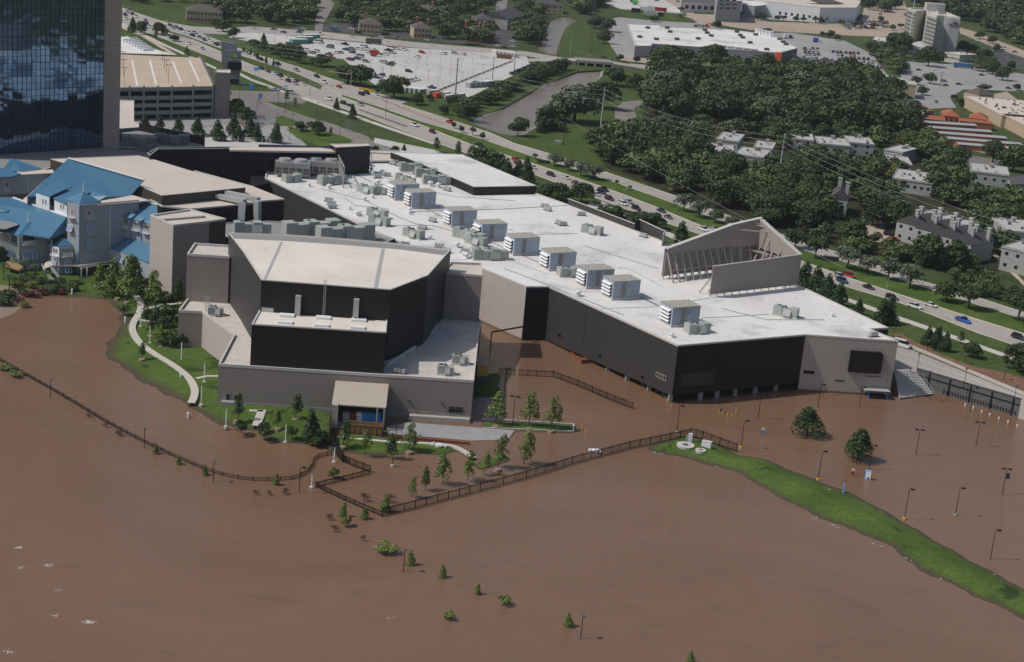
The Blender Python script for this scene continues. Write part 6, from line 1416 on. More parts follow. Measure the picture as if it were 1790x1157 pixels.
for k, (x, y, hp_) in enumerate(((426,92,12),(438,96,12),(450,104,12),(465,111,14),(478,116,14))):
    tree('cone', x, y, hpx(x, y, hp_), .6, label=on[k]+' slim upright sapling from the left on the median past the pylon', group='slim median saplings', name='sapling')
for k, (x, y) in enumerate(((1257,27),(1269,28),(1292,30),(1302,28),(1324,36),(1332,32),(1335,34),(1359,36),(1369,37),(1391,38),(1404,40),(1425,40),(1436,42),(1470,44),(1493,47),(1502,48),(1526,50),(1539,38),(1560,53),(1574,51),(1190,22),(1220,20))):
    tree('median_dark', x, y, hpx(x, y, 11), 1.4, label=('round car park tree at the arena left end' if x < 1330 else 'round car park tree before the arena long wall' if x < 1440 else 'round car park tree right of the arena'), group='round trees in the arena car park', name='lot_tree')
for k, (x, y, hp_) in enumerate(((1447,140,10),(1450,66,14),(1462,71,12),(1436,64,10),(1155,110,14),(1163,111,10),(1172,111,16),(1194,113,10),(1202,115,14),(1211,115,9),(1083,106,12),(1113,110,12),(1142,109,10))):
    tree('oak_dark', x, y, hpx(x, y, hp_), 1.1, label='small street tree by '+near(x, y), name='lot_tree')
for x, y, hp_, wd in ((1560,90,34,1.1),(1576,92,36,1.0),(1602,108,20,1.0),(1622,116,36,1.0),(1640,110,22,1.1),(1682,92,22,1.2),(1700,98,22,1.1),(1718,110,26,1.2),(1735,130,24,1.2),(1752,140,26,1.0),(1719,158,12,1.8),(1778,158,12,1.4),(1680,186,16,1.2),(1612,166,16,1.1),(1625,146,20,1.1),(1600,148,16,1.1),(1768,122,16,1.1),(1741,90,14,1.2),(1713,68,14,1.3),(1735,76,14,1.3)):
    tree(R.choice(D3), x, y, hpx(x, y, hp_), wd, label='dark tree in the shopping area near '+near(x, y))
for x, y, hp_, wd in ((1412,322,44,1.1),(1470,310,36,1.0),(1535,300,34,1.0),(1560,315,30,.9),(1585,262,34,1.0),(1650,318,34,1.2),(1668,300,46,1.1),(1735,285,42,1.1),(1770,300,50,1.1),(1492,432,52,1.15),(1580,412,30,.9),(1650,400,30,1.1),(1720,440,46,1.0),(1770,395,40,1.1),(1620,468,60,1.1),(1668,470,52,1.1)):
    k = R.choice(['oak_dark','oak_mid','oak_olive']) if wd < 1.1 else 'oak_mid'
    tree(k, x, y, hpx(x, y, hp_), wd, label=KD[k]+' standing clear near '+near(x, y))
# the nearest of the scattered trees stand as things of their own, the rest are one mass of crowns
CAND.sort(key=lambda c: (c[1]-CAM).length/c[2])
N_OWN = 90
for k, v, h, wd, a_, b_ in CAND[:N_OWN]: tree(k, v, None, h, wd, label=KD[k]+' near '+near(a_, b_), group='trees near '+near(a_, b_))
def joined(name, items, step=3, grow=1.55):
    for leaf in ('dark', 'mid', 'light'):
        Vs = []; tr = MB(); rs = np.random.RandomState(4)
        arr = []
        for me, _ in KIN['oak_dark']:
            a = np.zeros(len(me.vertices)*3); me.vertices.foreach_get('co', a); A = a.reshape(-1, 4, 3)[::step]; c_ = A.mean(1, keepdims=True); arr.append(c_+(A-c_)*grow)
        for i, (k, v, h, wd, a_, b_) in enumerate(items):
            t = rs.rand()*6.28; A = arr[i % 3]
            if leaf != ('light' if k in ('oak_olive', 'oak_silver') or i % 9 == 4 else 'mid' if i % 3 == 0 or k == 'oak_mid' else 'dark'): continue
            Vs.append((np.stack([A[..., 0]*math.cos(t)-A[..., 1]*math.sin(t), A[..., 0]*math.sin(t)+A[..., 1]*math.cos(t), A[..., 2]], -1)*np.array([h*wd, h*wd, h])+np.array(v)).reshape(-1, 3))
            tr.tube(v, v+Vector((0, 0, h*.6)), h*.03, h*.015, 5)
        V = np.concatenate(Vs); me = bpy.data.meshes.new(name); me.from_pydata(V.tolist(), [], np.arange(len(V)).reshape(-1, 4).tolist()); me.materials.append(LF['mass_'+leaf])
        o = link(name, me); o['kind'] = 'stuff'; tag(o, {'dark': 'darkest', 'mid': 'mid', 'light': 'palest yellowish'}[leaf]+' green part of the closed canopy of the woods', 'woodland')
        tk = part('trunk', tr, M['trunk'], o); stuff(tk)
print('CAND', len(CAND)); joined('woodland_canopy', CAND[N_OWN:])
# the park wood beyond the hotel reads as one mass
def mass(name, poly, spacing, hr, leaf, seed):
    rs = np.random.RandomState(seed); w_ = [(q.x, q.y) for q in PP(poly)]
    src = [k[0] for k in KIN['oak_dark']]; Vs = []; nF = 0
    import itertools
    x0, x1 = min(p[0] for p in w_), max(p[0] for p in w_); y0, y1 = min(p[1] for p in w_), max(p[1] for p in w_)
    arr = []
    for me in src:
        a = np.zeros(len(me.vertices)*3); me.vertices.foreach_get('co', a); arr.append(a.reshape(-1, 4, 3)[::5]*1.0)
    y = y0
    while y < y1:
        x = x0
        while x < x1:
            a_, b_ = x+rs.uniform(-.5, .5)*spacing, y+rs.uniform(-.5, .5)*spacing; c = False; n = len(w_)
            for i in range(n):
                ax, ay = w_[i]; bx, by = w_[(i+1) % n]
                if (ay > b_) != (by > b_) and a_ < (bx-ax)*(b_-ay)/(by-ay)+ax: c = not c
            q = pix((a_, b_, GZ+8))
            if c and -30 < q[0] < 1830 and -70 < q[1]:
                A = arr[rs.randint(3)]; ct = A.mean(1, keepdims=True); A = ct+(A-ct)*2.1; h = rs.uniform(*hr); t = rs.rand()*6.28
                B = np.stack([A[..., 0]*math.cos(t)-A[..., 1]*math.sin(t), A[..., 0]*math.sin(t)+A[..., 1]*math.cos(t), A[..., 2]], -1)*np.array([h*1.25, h*1.25, h])+np.array([a_, b_, GZ])
                Vs.append(B.reshape(-1, 3))
            x += spacing
        y += spacing
    V = np.concatenate(Vs); me = bpy.data.meshes.new(name); me.from_pydata(V.tolist(), [], np.arange(len(V)).reshape(-1, 4).tolist()); me.materials.append(LF[leaf])
    o = link(name, me); o['kind'] = 'stuff'; return tag(o, 'dense park woodland filling the top right corner beyond the hotel road', 'woodland')
mass('far_woodland', [(1590,-40),(2000,-40),(2000,100),(1800,88),(1760,66),(1700,46),(1670,34),(1600,12)], 20, (14, 21), 'mass_dark', 3)
o = mass('far_woodland', [(500,-60),(1000,-60),(1600,-60),(1590,-6),(1300,-22),(1100,-10),(800,-12),(500,-12)], 24, (11, 16), 'mass_dark', 4); o['label'] = 'distant belt of trees along the very top edge of the view'

# ---- planting in and around the flood
near_list = [
 (516,732,43,'young_mid',1.0,'tree with pale mulch ring on the lawn before the grey wing'),(485,748,30,'young_mid',.9,'small tree with mulch ring left of the bigger lawn tree'),(546,770,56,'cone',.75,'dense narrow tree on the lawn left of the loading dock'),
 (415,735,46,'young_mid',.8,'narrow tree beside the little outside steps'),(174,503,46,'cone_bright',.9,'bright conical tree at the right of the deck'),(222,527,74,'young',1.3,'biggest bright leafy tree on the left lawn'),(200,515,60,'cone_bright',1.0,'bright tree just left of the biggest leafy lawn tree'),
 (236,510,60,'young_mid',1.1,'green tree right of the biggest leafy lawn tree'),(272,540,64,'young',1.0,'tall airy tree in front of the beige tower base'),(205,520,24,'young',.8,'small tree below the bright pair'),(310,536,48,'young_mid',.8,'dark slim tree right of the beige tower'),
 (256,567,34,'young_mid',.9,'small tree left of the paving fork'),(281,604,40,'cone_bright',.6,'slim tree with mulch ring inside the path loop'),(262,586,30,'young_mid',.9,'small tree among shrubs inside the path loop'),(248,627,30,'young_mid',.9,'small tree on the path curve with round mulch ring'),(217,548,18,'bush_bright',1.0,'pale shrub at the lawn edge by the bollard'),
 (599,780,45,'young_mid',.9,'tree at the left corner of the loading dock'),(638,793,42,'young',.9,'airy tree on the strip below the brown dumpster'),(683,801,45,'young_mid',.9,'tree beside the dock lamp post'),(715,789,50,'young',.9,'taller tree with mulch ring on the dock lawn strip'),
 (774,847,54,'young',.9,'airy pale tree, third in the flooded row by the fence'),(817,840,52,'young',.85,'narrow tree, fourth in the flooded row by the fence'),(845,830,40,'young',.9,'tree, fifth in the flooded row by the fence'),(870,819,58,'young',.9,'full bright tree, sixth in the flooded row by the fence'),(915,811,60,'young',.95,'tallest bright tree, last in the flooded row by the fence'),
 (866,744,56,'young',1.05,'pale leafy tree left on the kerbed verge'),(924,748,58,'young',.95,'pale leafy tree middle on the kerbed verge'),(963,752,56,'young',1.0,'pale leafy tree right on the kerbed verge'),
 (718,870,38,'young',.8,'slim light tree, first in the flooded row by the fence'),(744,858,41,'young_mid',.8,'slim tree, second in the flooded row by the fence'),(672,895,32,'cone_bright',.9,'bright conifer just inside the fence corner'),(598,904,28,'cone_bright',.8,'half-sunk conifer outside the fence, upper'),(638,907,22,'cone_bright',1.0,'half-sunk conifer just below the fence corner'),
 (607,920,18,'bush_olive',.8,'yellowish half-sunk bush under the upper conifer'),(584,838,20,'bush_olive',.7,'yellow-green bush sticking from water inside fence bend'),
 (1411,763,52,'full',1.0,'full round tree standing in the flood before the video screen'),(1499,806,58,'full',.9,'taller oval tree standing in the flood near the blue sign'),
 (718,988,28,'cone_bright',.8,'flooded conifer beside the black lamp post, mid water'),(773,1010,23,'cone_bright',.9,'flooded conifer second along the sunken path line'),(834,1039,22,'cone_bright',.8,'flooded conifer third along the sunken path line'),(881,1059,17,'bush_bright',1.0,'ragged bush almost under water, right of the third conifer'),
 (785,1083,14,'bush_bright',1.0,'small bush tuft almost under water, lowest left'),(994,1096,26,'cone_bright',.95,'flooded conifer next to the lowest lamp post'),(1207,1160,24,'cone_bright',.9,'treetop poking up at the bottom edge'),(676,966,16,'bush_bright',1.6,'wide bright bush in open water above the lamp'),
 (637,877,16,'bush_red',1.0,'dark red bush inside the fence, left'),(682,879,18,'bush_red',.9,'dark red bush inside the fence beside the conifer'),(576,909,14,'bush_red',1.0,'dark red bush outside the fence, upper'),(585,931,14,'bush_red',.9,'dark red bush outside the fence, middle'),(635,946,12,'bush_red',.8,'smallest dark red bush outside the fence'),
 (447,866,10,'bush_red',1.1,'brown bush in water below the curved rail, left'),(471,866,10,'bush_red',1.0,'brown bush in water below the curved rail, middle'),(498,864,13,'bush_red',1.0,'brown bush in water below the curved rail, right'),
 (272,794,20,'cone_bright',.8,'green conifer tip by the rail, left lamp'),(313,812,18,'cone_bright',.8,'green conifer tip by the rail, between two lamps'),(358,831,20,'cone_bright',.8,'green conifer tip left of the second rail lamp'),(482,848,22,'cone_bright',.8,'green conifer tip where the rail curves'),
 (210,762,12,'bush_red',1.3,'bare brown bush against the rail, right'),(185,748,10,'bush_red',.9,'bare brown bush against the rail, middle'),(155,730,8,'bush_red',1.2,'bare brown twigs against the rail, left'),
 (11,647,10,'bush_bright',1.5,'green tuft in water at the left edge'),(30,659,9,'bush_bright',1.8,'second green tuft in water near the left edge'),(22,652,6,'bush_bright',1.5,'smallest green tuft between two others at left'),
 (422,756,22,'bush',.8,'round shrub at the waterline below the steps'),(462,766,24,'bush',.8,'shrub in shallow water below the paved pad'),(511,765,20,'bush',.7,'shrub on the lawn edge left of the narrow tree'),(540,772,20,'bush',.8,'shrub just under the dense narrow tree'),(553,782,20,'bush',.8,'shrub at the water edge by the fence'),(566,776,24,'bush',.7,'shrub against the black curved fence'),
 (461,752,14,'bush',1.0,'shrub beside the paved pad'),(300,560,30,'bush',1.3,'dark shrub mass left of the grey wing, upper'),(305,604,26,'bush',1.4,'dark shrub mass against the grey wing, lower'),(290,572,20,'bush',1.2,'shrub inside the path loop near the wing'),(268,560,18,'bush',1.1,'shrub by the path fork'),
]
for x, y, hp_, k, wd, l in near_list:
    land = x < 600 and y < 775 and k in ('young', 'young_mid', 'cone', 'cone_bright', 'bush', 'bush_bright') and not (x < 60) or (640 > x > 590 and y < 795)
    z = .8 if land else .0
    hp_ *= 1.08; wd *= 1.08 if k in ('young', 'young_mid') and x > 590 else .8 if k == 'bush_red' else 1
    b_ = k.startswith('bush'); nm = 'shrub' if b_ else 'tree'
    t = tree(k, x, y, hpx(x, y, hp_, z), wd, z=z-.1, label=l, name=nm, cat='shrub' if b_ else 'tree'); t.rotation_euler = (R.gauss(0, .06), R.gauss(0, .06), t.rotation_euler.z)
for k, (x, y) in enumerate(((516,733),(485,749),(414,736),(281,605),(262,587),(248,628),(599,781),(715,790),(866,745),(924,749),(963,753),(870,820),(222,528),(205,521),(546,771))):
    p = P(x, y, .9 if x < 620 else .5); g = MB(); g.tube(p+Vector((0, 0, -.6)), p+Vector((0, 0, .14)), 1.0, .85, 12); struct('mulch_ring', g, M['mulch'])
# garden beds and palms by the blue roofs
bd = [('bush_olive',26,503,12),('bush_olive',58,503,12),('bush_magenta',50,517,10),('bush_magenta',75,515,10),('bush_magenta',105,513,9),('bush',90,510,14),('bush',66,498,14),('bush',120,508,14),('bush_bright',35,512,10),('bush_olive',70,508,10),('bush',12,520,14),('bush',4,534,16),('bush',16,518,10),('bush_magenta',33,528,8),('bush_bright',40,536,9),('bush',27,524,6),('bush',130,500,12),('bush',48,494,14),('bush',100,500,16),('bush_magenta',62,518,8),('bush',245,500,20),('bush',262,520,24),('bush',285,528,20),('bush',225,505,16)]
bl_ = 0
for k, x, y, hp_ in bd: tree(k, x, y, hpx(x, y, hp_, .4), 1.7, z=.2, label=KD[k]+' in the palm garden at the left', name='shrub', cat='shrub', group='garden shrubs by the palms')
def palm_parts():
    g = MB(); pts = [Vector((0, 0, -.5)), Vector((.12, 0, 2.0)), Vector((.15, .05, 4.2)), Vector((.1, .1, 6.0))]
    for a, b, r0, r1 in zip(pts, pts[1:], (.26, .2, .18), (.2, .18, .16)): g.tube(a, b, r0, r1, 7)
    tr = g.mesh('trunk', M['trunk']); out = [('trunk', tr)]
    g = MB()
    for i in range(14):
        a = i*2*math.pi/14; c, s = math.cos(a), math.sin(a); up = .9 if i % 2 else .4
        prev = Vector((.1, .1, 6.0))
        for k in range(1, 6):
            t = k/5; r = 2.4*t; z = 6.0+up*math.sin(t*2.2)*1.0-1.6*t*t; q = Vector((.1+c*r, .1+s*r, z)); w_ = .36*(1-t*.7); sd_ = Vector((-s, c, 0))
            g.add([prev-sd_*w_-Vector((0, 0, .15)), prev, q, q-sd_*w_*.9-Vector((0, 0, .18))], [(0, 1, 2, 3)]); g.add([prev+sd_*w_-Vector((0, 0, .15)), prev, q, q+sd_*w_*.9-Vector((0, 0, .18))], [(3, 2, 1, 0)]); prev = q
    out.append(('frond_crown', g.mesh('frond_crown', LF['pine']))); return out
PLM = palm_parts()
for k, (x, y, s_) in enumerate(((6,490,.9),(16,512,.95),(40,508,.85),(45,482,.85),(62,494,.95),(80,502,.85),(28,476,.7))):
    place(PLM, 'palm_tree', on[k]+' palm tree listed from the left water edge inward' if False else ['palm tree cut by the left edge','palm nearest the water at left','palm before the thatched hut, centre','palm behind the thatched hut','tall palm right of the thatched hut','rightmost palm beside the white stairs','small palm beside the veranda wall'][k], 'palm tree', x, y, .3, k*1.1, s_)
# ------------------------------------------------------------------ vehicles
PC = {'white': (.62,.62,.61), 'black': (.012,.012,.014), 'silver': (.33,.34,.35), 'grey': (.13,.135,.14), 'red': (.36,.02,.015), 'maroon': (.12,.015,.015), 'navy': (.02,.035,.09), 'blue': (.02,.10,.38), 'tan': (.33,.27,.20), 'orange': (.6,.14,.03), 'green': (.03,.12,.06)}
PM = {k: flat('car_paint_'+k, v, .3, .5) for k, v in PC.items()}
def loft(secs, m=0):       # secs: list of closed rings with the same count
    g = MB(); n = len(secs[0]); 
    for s in secs: g.v += [tuple(p) for p in s]
    for k in range(len(secs)-1):
        for i in range(n): a, b = k*n+i, k*n+(i+1) % n; g.f.append((a, b, b+n, a+n)); g.m.append(m)
    g.f.append(tuple(range(n-1, -1, -1))); g.m.append(m); g.f.append(tuple((len(secs)-1)*n+i for i in range(n))); g.m.append(m)
    return g
DIM = {'sedan': (4.8, 1.85, 1.45), 'suv': (4.9, 1.95, 1.8), 'pickup': (5.8, 2.0, 1.9), 'van': (5.9, 2.1, 2.4)}
def body(kind_):
    L_, W_, H_ = DIM[kind_]; w = W_/2; belt = H_*.58; z0 = .3
    def ring(x, zt, zb, f=1.0): return [(x, -w*f, zb), (x, -w*f, zt*.8), (x, -w*f*.92, zt), (x, w*f*.92, zt), (x, w*f, zt*.8), (x, w*f, zb)]
    hood = belt*(.92 if kind_ != 'van' else 1.0)
    b = loft([ring(-L_/2, belt*.8, z0+.12, .9), ring(-L_/2+.15, belt, z0), ring(-L_*.2, belt, z0), ring(L_*.15, belt, z0), ring(L_*.28, hood, z0), ring(L_/2-.25, hood*.88, z0), ring(L_/2, hood*.6, z0+.1, .9)])
    if kind_ == 'sedan': cx = (-.38, -.20, .06, .26)
    elif kind_ == 'suv': cx = (-.49, -.42, .08, .24)
    elif kind_ == 'pickup': cx = (-.12, -.08, .12, .24)
    else: cx = (-.49, -.47, .22, .38)
    c = [q*L_ for q in cx]; t = H_
    def rg(x, z, f): return [(x, -w*f, z), (x, w*f, z)]
    gl = MB(); v = [(c[0], -w*.9, belt-.02), (c[0], w*.9, belt-.02), (c[3], w*.9, belt-.02), (c[3], -w*.9, belt-.02), (c[1], -w*.74, t-.06), (c[1], w*.74, t-.06), (c[2], w*.74, t-.06), (c[2], -w*.74, t-.06)]
    gl.add(v, [(0, 4, 5, 1), (1, 5, 6, 2), (2, 6, 7, 3), (3, 7, 4, 0), (4, 7, 6, 5)])
    rf = MB(); rf.box(c[1]-.03, c[2]+.03, -w*.76, w*.76, t-.07, t)
    for s in (-1, 1): rf.bar(((c[0]+c[1])/2*.0+(c[1]+c[2])/2, s*w*.83, (belt+t)/2-.25), ((c[1]+c[2])/2, s*w*.755, t-.03), .14, .08)
    if kind_ == 'pickup':
        bed = MB(); bed.box(-L_/2+.12, c[0]-.12, -w*.78, w*.78, belt-.1, belt+.012)
    else: bed = None
    return b, gl, rf, bed
def wheelset(L_, W_):
    out = []
    for sx in (-.31, .32):
        for sy in (-1, 1): out.append((sx*L_, sy*(W_/2-.12)))
    return out
CACHE = {}
def car_far(kind_, col):
    k = ('f', kind_, col)
    if k in CACHE: return CACHE[k]
    b, gl, rf, bed = body(kind_); g = MB(); g.add(b.v, b.f, 0); g.add(gl.v, gl.f, 1); g.add(rf.v, rf.f, 0)
    if bed: g.add(bed.v, bed.f, 2)
    for x, y in wheelset(*DIM[kind_][:2]): g.tube((x, y-.1, .34), (x, y+.13, .34), .36, n=7, m=2)
    CACHE[k] = g.mesh(kind_, [PM[col], M['glass_dark'], M['rubber']]); return CACHE[k]
def car_near(kind_, col):
    k = ('n', kind_, col)
    if k in CACHE: return CACHE[k]
    b, gl, rf, bed = body(kind_); L_, W_, H_ = DIM[kind_]; out = [('body', b.mesh('body', PM[col])), ('windows', gl.mesh('windows', M['glass_dark'])), ('car_roof', rf.mesh('car_roof', PM[col]))]
    if bed: out.append(('load_bed', bed.mesh('load_bed', M['rubber'])))
    if 'wheel' not in CACHE:
        g = MB(); g.tube((0, -.13, 0), (0, .13, 0), .37, n=12); g2 = MB(); g2.tube((0, -.14, 0), (0, .14, 0), .2, n=10); CACHE['wheel'] = (g.mesh('tyre', M['rubber']), g2.mesh('rim', M['hub']))
        CACHE['hl'] = MB().box(-.06, .05, -.22, .22, -.1, .1).mesh('headlight', M['white']); CACHE['tl'] = MB().box(-.05, .06, -.2, .2, -.12, .12).mesh('tail_light', M['red'])
    CACHE[k] = out; return out
CT_ = {'sedan': 'sedan', 'suv': 'SUV', 'pickup': 'pickup truck', 'van': 'van'}
def car(x, y, kind_='sedan', col='white', ang=None, line=None, label=None, nearlod=False, z=GZ+.1, group=None, rev=False):
    p = P(x, y, z)
    if ang is None:
        ln = line or nr_u; j = min(range(len(ln)-1), key=lambda i: abs((ln[i][0]+ln[i+1][0])/2-x)); a, b = P(*ln[j]), P(*ln[j+1]); ang = math.atan2(b.y-a.y, b.x-a.x)
    if rev: ang += math.pi
    lab_ = label or f'{col} {CT_[kind_]} near {near(x, y)}'
    if not nearlod:
        o = link('parked_car' if group is None else 'car', car_far(kind_, col), None, p, ang); tag(o, lab_, CT_[kind_].lower(), group); return o
    o = thing('car', lab_, CT_[kind_].lower(), p, ang, group)
    for n_, me in car_near(kind_, col): link(n_, me, o)
    L_, W_, H_ = DIM[kind_]
    for wx, wy in wheelset(L_, W_):
        w_ = link('wheel', CACHE['wheel'][0], o, (wx, wy, .37)); link('rim', CACHE['wheel'][1], w_)
    for s in (-1, 1):
        link('headlight', CACHE['hl'], o, (L_/2-.05, s*.62, .72)); link('tail_light', CACHE['tl'], o, (-L_/2, s*.68, .85))
    return o
GQ = 'cars queuing on the parkway'
for x, y, k, c in ((902,281,'suv','red'),(905,287,'sedan','black'),(932,294,'sedan','white'),(963,307,'suv','black'),(990,312,'sedan','white'),(1006,321,'sedan','grey'),(1055,333,'pickup','black'),(1051,338,'suv','black'),(1043,341,'sedan','white'),(1065,349,'suv','black'),(1089,358,'suv','white'),(1099,354,'sedan','silver'),(1112,366,'suv','black'),(1156,370,'sedan','black'),(1168,381,'sedan','grey'),(1230,403,'pickup','white'),(1249,401,'sedan','silver'),
 (1468,485,'suv','silver'),(1485,484,'suv','red'),(1472,493,'suv','navy'),(1518,504,'sedan','black'),(1559,523,'suv','black'),(1599,538,'pickup','white'),(1627,535,'sedan','white'),(1683,562,'pickup','blue'),(1780,592,'suv','black')):
    car(x, y, k, c, nearlod=True, group=GQ, label={(1683,562):'bright blue pickup truck alone on the near lanes above the ramp',(1599,538):'white crew-cab pickup beside a white sedan above the ramp',(1627,535):'white sedan just right of the white crew-cab pickup'}.get((x, y)))
for x, y, k, c in ((575,174,'pickup','white'),(601,182,'suv','black'),(612,186,'sedan','black'),(630,184,'suv','silver'),(724,220,'pickup','white'),(756,232,'suv','maroon'),(826,259,'sedan','silver'),(838,254,'sedan','black'),
 (444,122,'sedan','white'),(457,121,'suv','black'),(469,126,'sedan','maroon'),(480,130,'sedan','white'),(490,133,'suv','black'),(489,138,'sedan','white'),(504,138,'sedan','white'),(504,143,'suv','black'),(516,147,'suv','silver'),(518,142,'sedan','maroon'),(531,148,'sedan','white'),
 (593,153,'sedan','red'),(632,166,'suv','black'),(641,164,'suv','black'),(657,166,'sedan','white'),(566,145,'pickup','white'),(331,77,'sedan','white'),(354,86,'sedan','silver')):
    car(x, y, k, c, group=GQ, nearlod=False)
for x, y, k, c in ((554,135,'suv','black'),(518,124,'suv','silver'),(486,113,'suv','black'),(484,117,'sedan','silver'),(456,105,'suv','black'),(448,99,'suv','black'),(787,215,'pickup','red'),(431,94,'suv','silver'),(448,97,'sedan','black')):
    car(x, y, k, c, line=far_u, group=GQ)
q_ = [(1090,152),(1112,166),(1125,182),(1150,178),(1180,192),(1205,207),(1230,213),(1255,230),(1268,215),(1300,240),(1332,260),(1355,250),(1382,277),(1412,290),(1428,286),(950,137),(957,156),(972,172),(885,107),(865,92),(830,77),(842,62),(817,97),(822,122)]
for i, (x, y) in enumerate(q_): car(x/3.73, y/3.73+1, R.choice(('sedan','suv','suv')), ('white','black','silver','grey','navy','white')[i % 6], line=far_u, group='cars queuing bumper to bumper at top left', label=('white','black','silver','grey','navy','white')[i % 6]+' car in the jam on the far lanes at top left')
car(507,164,'van','white',.1,label='white panel van blocking the driveway mouth'); car(480,158,'pickup','white',.2,label='white utility pickup beside the van, left'); car(488,156,'pickup','silver',.2,label='silver utility pickup between the van and white pickup')
car(1576,606,'van','white',-.7,label='white service truck parked behind the hall corner', z=GZ+.1)
for x, y, k, c in ((444,50,'sedan','white'),(479,52,'sedan','grey'),(495,57,'sedan','navy'),(520,52,'sedan','silver'),(526,54,'suv','grey'),(523,57,'sedan','navy'),(530,51,'sedan','white'),(559,60,'pickup','white'),(616,65,'sedan','white'),(614,51,'sedan','white'),(626,58,'suv','black'),(582,50,'sedan','blue'),(585,53,'suv','grey'),(590,55,'suv','green'),(586,47,'sedan','silver'),(649,68,'sedan','black'),(666,66,'sedan','white'),(691,66,'sedan','silver'),(697,67,'sedan','grey'),(742,70,'sedan','red'),(746,71,'sedan','white'),
 (869,81,'sedan','white'),(883,84,'sedan','black'),(896,82,'sedan','white'),(894,77,'sedan','silver'),(896,73,'sedan','white'),(900,68,'suv','black'),(902,65,'sedan','white'),(900,62,'sedan','silver'),(1055,101,'sedan','black')):
    car(x, y, k, c, R.choice((-.15, 2.9)), label=f'{c} {CT_[k]} on the cross street by {near(x, y)}', z=GZ+(2.95 if x == 1055 else .1))
lotc = [(510,310,'van','grey'),(608,290,'pickup','black'),(616,326,'pickup','navy'),(655,322,'suv','grey'),(690,322,'pickup','white'),(722,325,'pickup','white'),(735,312,'van','white'),(748,322,'pickup','white'),(655,344,'suv','black'),(505,357,'pickup','black'),(550,347,'suv','white'),(580,343,'sedan','grey'),(517,378,'pickup','red'),(645,392,'suv','maroon'),(632,385,'sedan','red'),(690,385,'suv','navy'),(703,372,'van','silver'),(745,404,'suv','grey'),(825,352,'pickup','grey'),(868,356,'pickup','white'),(890,330,'pickup','black'),(915,347,'pickup','silver'),(905,318,'van','white'),(940,320,'pickup','white'),(990,326,'pickup','white'),(1110,344,'suv','red'),(1080,370,'sedan','white'),(1250,352,'suv','white'),(1325,350,'suv','silver'),(1375,357,'suv','white'),(870,410,'pickup','silver'),(900,423,'pickup','black'),(918,412,'sedan','grey'),(1025,468,'suv','black'),(770,462,'pickup','white'),(750,472,'suv','navy'),(845,492,'suv','black'),(810,507,'pickup','navy'),(1012,540,'suv','red'),(1000,548,'sedan','maroon'),(1040,528,'pickup','silver'),(1070,522,'pickup','white'),(1175,574,'pickup','navy'),(360,327,'suv','white'),(362,340,'sedan','white'),(395,347,'suv','grey'),(418,335,'suv','white'),(430,279,'van','white'),(445,275,'van','white'),(380,280,'suv','navy'),(850,404,'sedan','silver'),(800,330,'pickup','white'),(775,345,'pickup','silver'),(828,500,'suv','white')]
for x, y, k, c in lotc: car(440+x/3.73, y/3.73+.5, k, c, R.choice((-.5, 2.64, -.35, 2.8)), label=f'{c} {CT_[k]} in the '+('left' if x < 600 else 'crowded middle' if x < 960 else 'empty right')+' part of the big car park', group='vehicles in the big car park')
rs = random.Random(8)
cols8 = ['white','black','silver','grey','red','navy','white','silver','maroon','tan']
def inpoly(x, y, pl):
    c = False
    for (ax, ay), (bx, by) in zip(pl, pl[1:]+pl[:1]):
        if (ay > y) != (by > y) and x < (bx-ax)*(y-ay)/(by-ay)+ax: c = not c
    return c
def lotfill(poly, rows, per, ang, prob, txt_, grp):
    (x0, y0), (x1, y1), (x2, y2), (x3, y3) = poly
    for j in range(rows):
        for i in range(per):
            if rs.random() > prob: continue
            u, v = (i+.5)/per, (j+.5)/rows; a = (x0*(1-u)+x1*u, y0*(1-u)+y1*u); b = (x3*(1-u)+x2*u, y3*(1-u)+y2*u); x, y = a[0]*(1-v)+b[0]*v, a[1]*(1-v)+b[1]*v
            k = rs.choice(('sedan','suv','pickup','suv')); c = rs.choice(cols8)
            car(x+rs.uniform(-1.2, 1.2), y+rs.uniform(-.4, .4), k, c, ang+rs.choice((0, math.pi))+rs.uniform(-.05, .05), label=f'{c} {CT_[k]} {txt_}', group=grp)
lotfill([(1402,100),(1468,106),(1490,124),(1405,116)], 6, 10, 1.2, .85, 'packed in front of the orange-fronted store', 'cars in the store car park')
lotfill([(1402,84),(1432,84),(1434,98),(1404,98)], 4, 4, 1.2, .9, 'beside the charcoal store wall', 'cars in the store car park')
lotfill([(1440,88),(1500,92),(1548,122),(1490,122)], 6, 8, 1.2, .75, 'in the right half of the store car park', 'cars in the store car park')
lotfill([(1465,40),(1552,36),(1556,50),(1484,53)], 4, 12, .3, .75, 'in the arena car park', 'cars in the arena car park')
